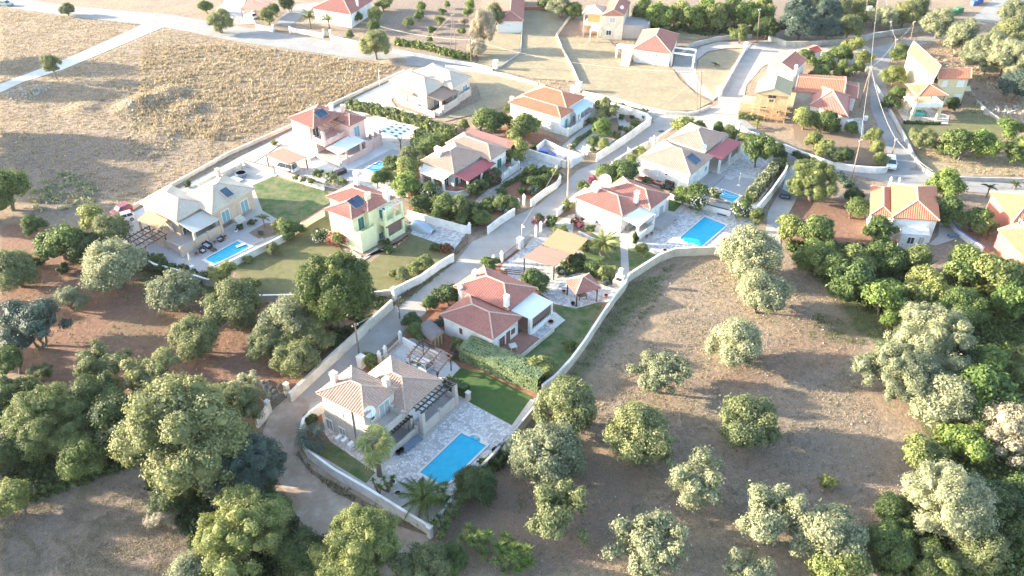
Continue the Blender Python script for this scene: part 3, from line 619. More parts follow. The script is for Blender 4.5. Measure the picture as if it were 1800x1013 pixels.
for pt, lb in ((e5(897, 606), 'round-lamp pillar next to the bush at the beige house gate'), (e5(932, 575), 'second round-lamp pillar uphill at the beige house gate'), (e5(1022, 488), 'round-lamp pillar at the upper end of the sliding gate'),
               (zQ(112, 325), 'round-lamp pillar at the lower end of the brown gate'), (zQ(418, 95), 'round-lamp pillar by the green gate'), (zQ(462, 60), 'round-lamp pillar under the pink bougainvillea'),
               (zC(532, 982), 'round-lamp pillar by the covered car drive'), (zC(1020, 728), 'round-lamp pillar at the leafy garden gate, uphill side'), (zC(968, 765), 'round-lamp pillar at the leafy garden gate, downhill side'),
               (zC(1305, 478), 'round-lamp pillar at the black gate of the paved drive'), (t5(1200, 575), 'round-lamp pillar at the pale green gate'), (t5(1250, 555), 'round-lamp pillar of the footgate by the round-bed garden'),
               (zE(325, 275), 'arched white pillar behind the cream-roofed house, left one'), (zE(355, 255), 'arched white pillar behind the cream-roofed house, right one'),
               (e2(400, 155), 'round white pillar top above the striped roof, left'), (e2(468, 160), 'round white pillar top above the striped roof, right'), (zQ(40, 360), 'lone round lamp at the hedge beside the red-roofed house')):
    pillar(pt, 1.9, 1.7, lb, white if 'arched' not in lb else cream, .38)
for pt, h, s, lb in ((zQ(275, 200), 1.9, .9, 'wide white pillar between the two brown gates'), (t5(1030, 705), 2.0, .95, 'wide pillar with tiled cap behind the utility pole'), (t1(470, 40), 2.0, .5, 'pillar at the top left carport'),
                  (z3(240, 360), 2.1, 1.0, 'square white pillar at the upper road by the dry garden'), (z3(737, 490), 2.1, 1.1, 'square pale block at the corner of the big dry lawn'), (z4(265, 620), 2.0, 1.2, 'white block pillar at the lower end of the sloping wall'),
                  (z4(455, 305), 2.0, .9, 'white block pillar at the upper end of the sloping wall'), (t1(655, 225), 1.7, .4, 'white pillar left of the dark yard gate'), (t1(805, 240), 1.7, .4, 'white pillar right of the dark yard gate'),
                  (t1(1105, 265), 1.8, .4, 'white pillar left of the small dark door gate'), (t1(1165, 270), 1.8, .4, 'white pillar right of the small dark door gate'), (z4(400, 870), 1.7, .7, 'white pillar at the lane by the scaffolded house'),
                  (t3(1418, 585), 1.7, .5, 'white corner pillar at the bottom tip of the pool plot'), (zG(1090, 305), 1.3, .5, 'short beige pillar at the edge of the dark lawn')):
    pillar(pt, h, h, lb, white if 'beige' not in lb else beige, s, False)
def gate(a, b, zm, h, mat, label, bars=14, solid=False):
    A, B = U(a, zm), U(b, zm); o = thing('gate', A, label, 'gate')
    L = math.hypot(B[0]-A[0], B[1]-A[1])
    fr = MB()
    for z in (.12, h): fr.beam((*A, z), (*B, z), .06, .08)
    for c in (A, B): fr.beam((*c, 0.05), (*c, h+.05), .07, .07)
    fr.build('gate_frame', mat, o)
    br = MB()
    if solid:
        br.beam((*A, h*.5), (*B, h*.5), .03, h*.85)
        br.build('gate_panel', mat, o)
    n = int(L/.16)
    me = None
    if not solid:
        for i in range(1, n):
            k = i/n; x = A[0]+(B[0]-A[0])*k; y = A[1]+(B[1]-A[1])*k
            br.beam((x, y, .1), (x, y, h), .025, .025)
        br.build('gate_bars', mat, o, kind='stuff')
    return o
gate(zQ(135, 395), zQ(250, 300), .2, 1.4, plain('brown_metal', (.16, .07, .06)), 'dark brown barred gate beside the crazy paved drive')
gate(zQ(310, 235), zQ(410, 160), .2, 1.4, plain('green_metal', (.22, .30, .26)), 'grey green gate up the street, below the bougainvillea')
gate(zC(1325, 500), zC(1395, 440), .2, 1.5, blackm, 'black gate of the paved drive next to the utility pole')
gate(t5(1065, 800), t5(1185, 730), .3, 1.5, fabb, 'pale green gate panel in front of the blue car', solid=True)
gate(e5(915, 670), e5(1020, 565), .3, 1.3, cream, 'pale barred sliding gate of the beige house drive')
gate(t1(665, 270), t1(795, 282), .1, 1.3, blackm, 'black gate of the top yard')
gate(t1(1115, 320), t1(1165, 325), .1, 1.8, blackm, 'small dark door gate of the top house')
gate(e5(255, 945), e5(350, 870), .0, 1.2, plain('mesh_green', (.08, .2, .17)), 'green mesh gate to the olive grove, bottom left')
gate(zC(1000, 840), zC(1030, 815), .1, 1.4, cream, 'small pale gate of the leafy garden')
gate(zY(1480, 650)if False else (801, 448), (822, 428), .1, 1.4, blackm, 'black gate of the covered car drive')
gate(t1(310, 180), t1(365, 205), .2, 1.9, metal, 'grey metal gate of the top left carport')
# ================================================================= HOUSES
OVER = .42
def roof_hip(H, F, r, z, mat, pitch=.40, th=.14, axis=None, gable=False, sp=.36, ridge=True, label=None, name='roof', rmat=None):
    x0, x1, y0, y1 = r; W, D = x1-x0, y1-y0
    long_x = W >= D if axis is None else axis == 'x'
    half = (D if long_x else W)/2; rise = half*pitch
    k = 0 if gable else half
    if long_x: ra, rb = (x0+k, (y0+y1)/2), (x1-k, (y0+y1)/2)
    else: ra, rb = ((x0+x1)/2, y0+k), ((x0+x1)/2, y1-k)
    if not gable and ((long_x and W < D) or (not long_x and D < W)): ra = rb = ((x0+x1)/2, (y0+y1)/2); half = min(W, D)/2
    mb = MB(); P3 = lambda x, y, zz: (*F.m(x, y), zz)
    zt = z+th
    e = [P3(x0, y0, zt), P3(x1, y0, zt), P3(x1, y1, zt), P3(x0, y1, zt)]
    A, B = P3(*ra, zt+rise), P3(*rb, zt+rise)
    lo = [P3(x0, y0, z), P3(x1, y0, z), P3(x1, y1, z), P3(x0, y1, z)]
    mb.v = e+[A, B]+lo
    if long_x: mb.f = [(0, 1, 5, 4), (2, 3, 4, 5), (1, 2, 5), (3, 0, 4)]
    else: mb.f = [(0, 1, 4), (1, 2, 5, 4), (2, 3, 5), (3, 0, 4, 5)]
    mb.f += [(6, 7, 8, 9)]+[(6+i, 6+(i+1) % 4, (i+1) % 4, i) for i in range(4)]
    o = mb.build(name, mat, H, label=label)
    # clay tile rows: half-round ribs running down each slope
    t = MB()
    def slope(p0, p1, inw, Lw, hf, g):
        n = max(1, int(Lw/sp)); ux, uy = (p1[0]-p0[0])/Lw, (p1[1]-p0[1])/Lw
        for i in range(n+1):
            u = (i+.5)*Lw/(n+1)
            run = hf if g else min(u, Lw-u, hf)
            if run < .25: continue
            cx, cy = p0[0]+ux*u, p0[1]+uy*u
            wv = .115; hh = .085; b = len(t.v)
            segs = max(1, int(run/1.1)) if False else 1
            for rr in (-.05, run-.04):
                X, Y = cx+inw[0]*rr, cy+inw[1]*rr; zz = zt+rr*pitch+.003
                for s, h in ((-wv, 0), (-wv*.55, hh), (wv*.55, hh), (wv, 0)):
                    t.v.append(P3(X+ux*s, Y+uy*s, zz+h))
            t.f += [(b, b+1, b+5, b+4), (b+1, b+2, b+6, b+5), (b+2, b+3, b+7, b+6), (b, b+3, b+2, b+1)]
    g = gable
    if not (g and not long_x): slope((x0, y0), (x1, y0), (0, 1), W, half, g)
    if not (g and not long_x): slope((x1, y1), (x0, y1), (0, -1), W, half, g)
    if not (g and long_x): slope((x1, y0), (x1, y1), (-1, 0), D, half, g)
    if not (g and long_x): slope((x0, y1), (x0, y0), (1, 0), D, half, g)
    t.build('tile_rows', mat, o, recalc=False, kind='stuff')
    if ridge:
        c = MB(); up = lambda p, d=.07: (p[0], p[1], p[2]+d)
        prs = []
        if (A != B): prs.append((A, B))
        if not g:
            prs += [(e[0], A), (e[1], B if long_x else A), (e[2], B), (e[3], A if long_x else B)]
        else:
            prs += [(e[0], A), (e[3] if long_x else e[1], A), (e[2], B), (e[1] if long_x else e[3], B)]
        for a, b in prs: c.beam(up(a), up(b), .2, .13)
        c.build('ridge_tiles', rmat or RC, o, kind='stuff')
    return o
def walls(H, F, r, z0, z1, mat, inset=OVER, name='walls'):
    x0, x1, y0, y1 = r
    return MB().box(F, x0+inset, x1-inset, y0+inset, y1-inset, z0, z1+.05).build(name, mat, H)
def opening(H, F, face, plane, a, z, wd, ht, kind='window', fmat=None, pmat=None, sh=None, shopen=False):
    """face 'x': wall plane x=plane seen from the low-x side; face 'y': wall plane y=plane"""
    def bx(mb, a0, a1, z0, z1, d0, d1):
        if face == 'x': mb.box(F, plane-d1, plane-d0, a0, a1, z0, z1)
        else: mb.box(F, a0, a1, plane-d1, plane-d0, z0, z1)
        return mb
    f = MB(); t = .09; zb = z-ht/2
    bx(f, a-wd/2-t, a-wd/2, zb, z+ht/2, -.02, .07); bx(f, a+wd/2, a+wd/2+t, zb, z+ht/2, -.02, .07)
    bx(f, a-wd/2-t, a+wd/2+t, z+ht/2+.001, z+ht/2+t, -.02, .08)
    if kind == 'window': bx(f, a-wd/2-t-.05, a+wd/2+t+.05, zb-t, zb-.001, -.02, .12)
    if wd > .7: bx(f, a-.03, a+.03, zb, z+ht/2, -.02, .05)
    o = f.build(kind, fmat or whitep, H)
    if sh is not None and not shopen:
        for s in (-1, 1): bx(MB(), min(a, a+s*wd/2)+.015, max(a, a+s*wd/2)-.015, zb+.02, z+ht/2-.02, .015, .06).build('shutter', sh, o)
        return o
    bx(MB(), a-wd/2, a+wd/2, zb, z+ht/2, -.02, .02).build('pane', pmat or glass, o)
    if sh is not None:
        for s in (-1, 1):
            c = a+s*(wd/2+t+wd*.25+.02); bx(MB(), c-wd*.25, c+wd*.25, zb, z+ht/2, .01, .06).build('shutter', sh, o)
    return o
def win(H, F, r, face, p, wd, ht, inset=OVER, **k):
    plane = (r[0] if face == 'x' else r[2])+inset
    a, z = F.rx(p, plane) if face == 'x' else F.ry(p, plane)
    return opening(H, F, face, plane, a, z, wd, ht, **k)
def chimney(H, F, xy, z0, z1, mat, w_=.6, d_=.6):
    x, y = xy
    o = MB().box(F, x-w_/2, x+w_/2, y-d_/2, y+d_/2, z0, z1).build('chimney', mat, H)
    c = MB().box(F, x-w_/2-.08, x+w_/2+.08, y-d_/2-.08, y+d_/2+.08, z1+.002, z1+.1)
    for sx in (-1, 1):
        for sy in (-1, 1): c.box(F, x+sx*w_*.36-.06, x+sx*w_*.36+.06, y+sy*d_*.36-.06, y+sy*d_*.36+.06, z1+.1, z1+.34)
    c.box(F, x-w_/2-.05, x+w_/2+.05, y-d_/2-.05, y+d_/2+.05, z1+.34, z1+.42).build('chimney_cap', mat, o)
    return o
def chim(H, F, ptop, ztop, z0, mat, **k): return chimney(H, F, F.rz(ptop, ztop), z0, ztop-.4, mat, **k)
def parapet(H, F, path, z0, z1, mat, t=.2, name='terrace_wall', rail=None):
    """path of local points; a low wall with square piers at its ends"""
    W_ = [F.m(*p) for p in path]
    o = strip(W_, t, z0, z1, MB()).build(name, mat, H)
    for p in path: MB().box(F, p[0]-.19, p[0]+.19, p[1]-.19, p[1]+.19, z0, z1+.28).build('pier', mat, o)
    if rail:
        m = MB()
        for a, b in zip(W_[:-1], W_[1:]):
            L = math.hypot(b[0]-a[0], b[1]-a[1]); n = max(1, int(L/1.9))
            for i in range(n):
                k0, k1 = (i+.14)/n, (i+.86)/n
                pa = (a[0]+(b[0]-a[0])*k0, a[1]+(b[1]-a[1])*k0, z1+.06); pb = (a[0]+(b[0]-a[0])*k1, a[1]+(b[1]-a[1])*k1, z1+.06)
                m.beam(pa, pb, t*.5, .12)
        m.build('railing', rail, o)
    return o
def post(H, F, x, y, z0, z1, mat, s=.3, name='column'):
    return MB().box(F, x-s/2, x+s/2, y-s/2, y+s/2, z0, z1).build(name, mat, H)
def slabp(H, F, pts, th, mat, name): return MB().slab([(*F.m(x, y), z) for x, y, z in pts], th).build(name, mat, H)
def rectf(H, F, r, z0, z1, mat, name): return MB().box(F, *r, z0, z1).build(name, mat, H)
def pergola(H, F, r, z, mat, nx=6, ny=2, bw=.1, bh=.16, along='y', over=.3):
    """beams: ny main beams along one axis, nx rafters over them"""
    x0, x1, y0, y1 = r
    for i in range(ny):
        if along == 'y':
            x = x0+(x1-x0)*i/(ny-1); a, b = (*F.m(x, y0-over), z), (*F.m(x, y1+over), z)
        else:
            y = y0+(y1-y0)*i/(ny-1); a, b = (*F.m(x0-over, y), z), (*F.m(x1+over, y), z)
        MB().beam(a, b, bw, bh).build('main_beam', mat, H)
    for i in range(nx):
        if along == 'y':
            y = y0+(y1-y0)*i/(nx-1); a, b = (*F.m(x0-over, y), z+bh*.8), (*F.m(x1+over, y), z+bh*.8)
        else:
            x = x0+(x1-x0)*i/(nx-1); a, b = (*F.m(x, y0-over), z+bh*.8), (*F.m(x, y1+over), z+bh*.8)
        MB().beam(a, b, bw*.8, bh*.7).build('rafter', mat, H)
def solarp(H, F, p, z, w_=2.1, d_=1.9, tilt=.45, n=2, tank=False):
    x, y = F.rz(p, z); f = MB()
    f.slab([(*F.m(x-d_/2-.05, y-w_/2-.05), z-.03), (*F.m(x+d_/2+.05, y-w_/2-.05), z+d_*tilt-.03), (*F.m(x+d_/2+.05, y+w_/2+.05), z+d_*tilt-.03), (*F.m(x-d_/2-.05, y+w_/2+.05), z-.03)], .08)
    for sy in (-1, 1): f.beam((*F.m(x+d_/2, y+sy*w_*.4), z+d_*tilt), (*F.m(x+d_/2, y+sy*w_*.4), z-.6), .05, .05)
    o = f.build('solar_panel', metal, H)
    for i in range(n):
        a, b = y-w_/2+i*w_/n+.04, y-w_/2+(i+1)*w_/n-.04
        MB().slab([(*F.m(x-d_/2, a), z+.01), (*F.m(x+d_/2, a), z+d_*tilt+.01), (*F.m(x+d_/2, b), z+d_*tilt+.01), (*F.m(x-d_/2, b), z+.01)], .02).build('collector', solar, o)
    return o
def dish(H, p, z, r, az, el=35, z0=None):
    c = U(p, z); mb = MB(); n = 20; k = 5
    d = Vector((math.cos(R(az))*math.cos(R(el)), math.sin(R(az))*math.cos(R(el)), math.sin(R(el))))
    a = d.cross(Vector((0, 0, 1))).normalized(); b = a.cross(d)
    C0 = Vector((*c, z))
    mb.v.append(tuple(C0))
    for i in range(1, k+1):
        rr = r*i/k
        for j in range(n):
            t = 2*math.pi*j/n; mb.v.append(tuple(C0+a*math.cos(t)*rr+b*math.sin(t)*rr+d*(.28*r*(i/k)**2)))
    for j in range(n): mb.f.append((0, 1+j, 1+(j+1) % n))
    for i in range(k-1):
        for j in range(n): mb.f.append((1+i*n+j, 1+(i+1)*n+j, 1+(i+1)*n+(j+1) % n, 1+i*n+(j+1) % n))
    o = mb.build('satellite_dish', whitep, H, smooth=True, recalc=False)
    m = MB().tube([tuple(C0+b*-r*.9+d*.25*r), tuple(C0+d*r*1.0)], .03, 6); m.tube([tuple(C0), (C0.x, C0.y, z0 if z0 else z-1.6)], .05, 6)
    m.lathe(tuple(C0+d*r), [(.01, -.07), (.07, 0), (.01, .07)], 8)
    m.build('dish_arm', metal, o)
    return o
def aircon(p, zc, F, label, plane=None, group='air conditioner units'):
    c = U(p, zc); x, y = F.inv(*c)
    o = thing('air_conditioner', c, label, 'air conditioner', group)
    MB().box(F, x-.22, x+.22, y-.42, y+.42, max(0.03, zc-.35), zc+.3).build('casing', whitep, o)
    return o

# ---------------------------------------------------------------- two-storey beige house, bottom
def house_G():
    F = Frame(zG(470, 455), zG(187, 312), zG(675, 285), 5.8)
    H = thing('beige_house', (*F.o, 0), 'two-storey beige house with tan tiled roofs beside the largest blue pool', 'house', 'houses')
    r = (0, F.lu, 0, F.lw); walls(H, F, r, 0, 5.8, beige); roof_hip(H, F, r, 5.8, TT)
    B = F.rz(zG(720, 432), 3.7); C = F.rz(zG(945, 238), 3.7)
    r2 = (B[0], B[0]+8.6, B[1], C[1]); walls(H, F, r2, 0, 3.7, beige, name='lower_walls'); roof_hip(H, F, r2, 3.7, TT)
    win(H, F, r, 'x', zG(522, 448), .6, .9, pmat=glass); win(H, F, r, 'x', zG(593, 400), 1.7, 2.1, kind='door', pmat=greysh)
    for pt, w_, h_ in ((zG(330, 425), .7, .9), (zG(270, 500), .9, 2.0), (zG(345, 535), .9, 1.1)): win(H, F, r, 'y', pt, w_, h_, kind='window' if h_ < 1.5 else 'door', pmat=fabg)
    m = MB(); a, z = F.ry(zG(405, 450), OVER); m.beam((*F.m(a, OVER-.06), 5.8), (*F.m(a, OVER-.06), .1), .09, .09); m.build('drain_pipe', metal, H)
    # balcony
    bx = -1.7
    yb0, yb1 = F.rz(zG(580, 560), 3.0)[1]*0+.5, F.rz(zG(688, 430), 3.2)[1]
    yb1 = max(yb1, yb0+3.8)
    rectf(H, F, (bx, OVER-.01, .45, yb1), 2.75, 2.95, beige, 'balcony_floor')
    parapet(H, F, [(OVER-.3, .55), (bx+.1, .55), (bx+.1, yb1-.1), (OVER-.3, yb1-.1)], 2.96, 3.75, beige, rail=fabg, name='balcony_wall')
    dish(H, zG(504, 418), 5.9, .72, -60, 30)
    chim(H, F, zG(290, 185), 7.9, 6.0, beige, w_=.75, d_=.6); chim(H, F, zG(602, 218), 7.6, 5.6, beige, w_=.6, d_=.7)
    # terrace
    q0 = F.rz(zG(825, 490), 1.9); q1 = F.rz(zG(1022, 312), 1.9); tx = q0[0]
    tx2 = F.rz(zG(660, 640), .9)[0]
    rectf(H, F, (tx, r2[0]+OVER, q0[1], q1[1]), 0, .85, concd, 'terrace')
    parapet(H, F, [(r2[0]+.3, q0[1]), (tx+.1, q0[1]), (tx+.1, (q0[1]+q1[1])/2), (tx+.1, q1[1]), (r2[0]+.3, q1[1])], 0, 1.55, beige, rail=fabg)
    post(H, F, tx+.2, q0[1]+.1, 0, 3.5, beige, .5); post(H, F, tx+.2, q1[1]-.1, 0, 3.5, beige, .5)
    pergola(H, F, (tx+.2, r2[0]+.2, q0[1]+.2, q1[1]-.2), 3.6, blackm, nx=10, ny=3, bw=.17)
    l0 = F.rz(zG(600, 548), 2.6); ya, yb = 1.2, q0[1]-.4
    pergola(H, F, (tx2+.9, -.1, ya+.6, yb), 2.5, blackm, nx=8, ny=3, bw=.16)
    parapet(H, F, [(tx2+.2, .8), (tx2+.2, yb)], 0, 1.1, beige, rail=fabg); rectf(H, F, (tx2+.3, OVER, .8, yb), 0, .3, concd, 'terrace')
    for yy in (ya+.6, yb-.1): post(H, F, tx2+.9, yy, 0, 2.45, beige, .3)
    for y_ in (.22, .45, .7):
        yy = r2[2]+OVER+(r2[3]-r2[2]-2*OVER)*y_; opening(H, F, 'x', r2[0]+OVER, yy, 1.95, 1.5 if y_ != .45 else 1.0, 2.1, kind='door', pmat=fabw)
    for i, pt in enumerate((zG(320, 578), zG(357, 592), zG(393, 615))):
        aircon(pt, .4, F, ('left', 'middle', 'right')[i]+'most of three white air conditioners below the beige house wall')
    return F
FG = house_G()
# ---------------------------------------------------------------- white house, red roofs, white awning
def house_F():
    F = Frame(zF(645, 652), zF(230, 462), zF(872, 476), 3.4)
    H = thing('white_house', (*F.o, 0), 'white house with two red hipped roofs and brown curtain under a white awning', 'house', 'houses')
    r = (0, F.lu, 0, F.lw); walls(H, F, r, 0, 3.4, white); roof_hip(H, F, r, 3.4, TR)
    B = F.rz(zF(762, 428), 4.0); A = F.rz(zF(350, 236), 4.0); C = F.rz(zF(976, 250), 4.0)
    r2 = (B[0], A[0], B[1], C[1]); walls(H, F, r2, 0, 4.0, white, name='rear_walls'); roof_hip(H, F, r2, 4.0, TR)
    win(H, F, r, 'y', zF(398, 582), .6, 1.1, pmat=brownsh); win(H, F, r, 'y', zF(494, 650), .5, .4)
    win(H, F, r, 'x', zF(713, 672), 1.2, 2.1, kind='door', sh=brownsh); win(H, F, r, 'x', zF(760, 628), .9, 2.1, kind='door', sh=brownsh); win(H, F, r, 'x', zF(798, 582), .9, 1.0, sh=brownsh)
    chim(H, F, zF(750, 305), 6.3, 4.4, white, w_=.6, d_=.6); chim(H, F, zF(506, 112), 5.7, 4.2, white, w_=.5)
    c = F.rz(zF(392, 235), 4.6); o = MB().lathe((*F.m(*c), 0), [(.3, 0), (.3, 4.2), (.42, 4.3), (.42, 4.6), (.1, 4.75)], 12).build('round_chimney', white, H, smooth=False)
    # awning porch
    a = [F.rz(zF(*k), zz) for k, zz in (((783, 424), 3.7), ((940, 492), 3.2), ((1112, 358), 3.2), ((955, 282), 3.7))]
    slabp(H, F, [(*a[0], 3.75), (*a[1], 3.2), (*a[2], 3.2), (*a[3], 3.75)], .1, fabw, 'awning')
    px, py0, py1 = a[1][0], a[1][1], a[2][1]
    bt = F.rz(zF(910, 640), .0)
    rectf(H, F, (px+.1, r2[0]+OVER+.5, py0, py1-.1), 0, .75, redtile, 'porch_floor')
    rectf(H, F, (px, px+.25, py0, py1), 0, 1.15, white, 'porch_wall'); 
    post(H, F, px+.2, py0+.1, 0, 3.2, white, .45); post(H, F, px+.2, py1-.2, 0, 3.2, white, .4)
    cu = MB(); n = 24
    for i in range(n):
        y0_, y1_ = py0+.4+(py1-py0-.7)*i/n, py0+.4+(py1-py0-.7)*(i+1)/n
        d = .03*(i % 2); cu.box(F, px+.12+d, px+.16+d, y0_, y1_, 1.7, 3.08)
    cu.build('curtain', curtain, H)
    rl = MB()
    for i in range(12):
        yy = py0+.5+(py1-py0-.9)*i/11; rl.box(F, px+.1, px+.14, yy-.02, yy+.02, 1.15, 1.65)
    rl.box(F, px+.09, px+.15, py0+.4, py1-.4, 1.6, 1.66); rl.build('porch_railing', blackm, H)
    # front terrace
    t0 = F.rz(zF(800, 828), .4); t1_ = F.rz(zF(950, 672), .4)
    rectf(H, F, (t0[0], OVER, t0[1], py0), 0, .5, redtile, 'front_terrace')
    MB().box(F, t0[0]-.12, t0[0]-.001, t0[1]-.1, py0+3.0, 0, .75).build('terrace_edge', cream, H)
    rectf(H, F, (t0[0]+.003, px-.003, py0+.003, py0+3.0), 0, .35, G('crazy_paving'), 'side_terrace')
    st = MB(); s0 = F.rz(zF(1180, 520), 0)
    for i in range(5):
        st.box(F, s0[0]+.35*i, px+.6, py1-2.3+.1*i, py1+.9, .14*i, .14*(i+1)-.002)
    st.build('stone_steps', coping, H)
    rr = MB()
    for i in range(9):
        yy = t0[1]+.2+i*.5; rr.box(F, t0[0]-.08, t0[0]-.04, yy-.015, yy+.015, .75, 1.25)
    rr.build('terrace_railing', blackm, H)
    return F
FF = house_F()
# ---------------------------------------------------------------- white house with pool, big dish
def house_D():
    F = Frame(zD(575, 517), zD(148, 344), zD(770, 380), 3.5)
    H = thing('white_house', (*F.o, 0), 'white house with red hipped roofs and a large satellite dish at the rear', 'house', 'houses')
    r = (0, F.lu, 0, F.lw); walls(H, F, r, 0, 3.5, white); roof_hip(H, F, r, 3.5, TR)
    B = F.rz(zD(826, 452), 3.7); C = F.rz(zD(1010, 324), 3.7)
    A = F.rz(zD(455, 245), 3.7); r2 = (B[0], A[0], B[1], C[1])
    walls(H, F, r2, 0, 3.7, white, name='rear_walls'); roof_hip(H, F, r2, 3.7, TR)
    chim(H, F, zD(345, 205), 6.4, 4, white, w_=1.0, d_=.7); chim(H, F, zD(710, 285), 6.2, 4, white, w_=.6, d_=.7)
    dish(H, zD(426, 190), 5.6, 1.15, -115, 25, z0=.3)
    win(H, F, r2, 'x', zD(920, 462), 1.3, 2.2, kind='door', sh=greysh)
    win(H, F, r, 'y', zD(350, 555), .6, .6); win(H, F, r, 'x', zD(650, 600), 2.2, 2.0, kind='door', pmat=glass)
    rectf(H, F, (-.35, OVER, 2.0, 3.6), 0, .0001+.6, concd, 'porch_step')
    a = [F.rz(zD(*k), zz) for k, zz in (((578, 528), 3.5), ((722, 604), 3.0), ((866, 486), 3.0), ((742, 420), 3.5))]
    slabp(H, F, [(*a[0], 3.5), (*a[1], 3.0), (*a[2], 3.0), (*a[3], 3.5)], .09, fabw, 'awning')
    x0 = a[1][0]; y0, y1 = a[1][1], a[2][1]
    rectf(H, F, (x0+.1, r2[0]+1.2, y0, y1), 0, .6, concd, 'porch_floor')
    rectf(H, F, (x0, x0+.2, y0+.6, y1-.1), 0, 1.2, white, 'porch_wall')
    post(H, F, x0+.2, y0+.2, 0, 3.0, white, .4); post(H, F, x0+.2, y1-.2, 0, 3.0, white, .35)
    d = F.rz(zD(905, 640), .6); e = F.rz(zD(1048, 505), .6)
    rectf(H, F, (d[0], r2[0]+OVER, y1+.01, max(e[1], y1+3)), 0, .6, concd, 'side_terrace')
    rl = MB()
    for i in range(14):
        yy = y1+.1+(max(e[1], y1+3)-y1-.2)*i/13; rl.box(F, d[0]+.03, d[0]+.06, yy-.015, yy+.015, .6, 1.45)
    rl.box(F, d[0]+.02, d[0]+.07, y1, max(e[1], y1+3), 1.42, 1.47); rl.build('terrace_railing', metal, H)
    st = MB()
    for i in range(5):
        k = U(zD(588, 800-i*18)); 
    return F
FD = house_D()
# ---------------------------------------------------------------- cream roofed house
def house_E():
    F = Frame(zE(676, 607), zE(217, 447), zE(882, 440), 3.6)
    H = thing('cream_house', (*F.o, 0), 'cream house with pale tan roofs, dark red porch roof and tiled terrace', 'house', 'houses')
    r = (0, F.lu, 0, F.lw); walls(H, F, r, 0, 3.6, white); roof_hip(H, F, r, 3.6, TT)
    B = F.rz(zE(816, 396), 3.9); C = F.rz(zE(1021, 247), 3.9); r2 = (B[0], B[0]+8.5, B[1], C[1])
    walls(H, F, r2, 0, 3.9, white, name='rear_walls'); roof_hip(H, F, r2, 3.9, TT)
    B3 = F.rz(zE(540, 300), 3.8); C3 = F.rz(zE(605, 212), 3.0)
    a = [F.rz(zE(*k), 3.1) for k in ((435, 270), (505, 290), (606, 212), (548, 195))]
    slabp(H, F, [(*k, 3.1) for k in a], .1, TR, 'lean_to_roof')
    for k in a: post(H, F, k[0]*.97+.03*a[2][0], k[1], 0, 3.0, woodm, .14)
    solarp(H, F, zE(705, 470), 4.3, 2.3, 2.1, .4)
    dish(H, zE(800, 345), 5.1, .5, -70, 30, z0=4)
    chim(H, F, zE(868, 115), 6.3, 3.9, white, w_=.9, d_=.6)
    win(H, F, r, 'x', zE(712, 640), 1.4, 2.1, kind='door', sh=plain('pale_blue_shutter', (.5, .62, .66), .5)); win(H, F, r, 'x', zE(812, 540), 1.0, 1.0, pmat=glassb, sh=whitep, shopen=True)
    win(H, F, r, 'y', zE(462, 590), .4, .4); win(H, F, r, 'y', zE(380, 580), .6, 1.0, pmat=fabw)
    b = [F.rz(zE(*k), zz) for k, zz in (((822, 408), 3.7), ((950, 464), 3.2), ((1142, 310), 3.2), ((1012, 262), 3.8))]
    slabp(H, F, [(*b[0], 3.75), (*b[1], 3.2), (*b[2], 3.2), (*b[3], 3.75)], .12, fabr, 'porch_roof')
    x0, y0, y1 = b[1][0], b[1][1], b[2][1]
    rectf(H, F, (x0-.1, r2[0]+1.3, y0, y1), 0, .35, coping, 'porch_floor')
    for k in (0, .5, 1): post(H, F, x0+.25, y0+.2+(y1-y0-.4)*k, 0, 3.2, white, .38)
    m = MB(); m.box(F, x0+.4, x0+.44, y0+.4, y1-.4, 1.15, 3.0); m.build('mesh_screen', plain('mesh_screen', (.2, .19, .18), .9), H)
    t0 = F.rz(zE(650, 745), .2); t1_ = F.rz(zE(950, 620), .2)
    rectf(H, F, (t1_[0]-.3, OVER, .3, y0+.2), 0, .22, woodm if False else concd, 'house_terrace')
    return F
FE = house_E()
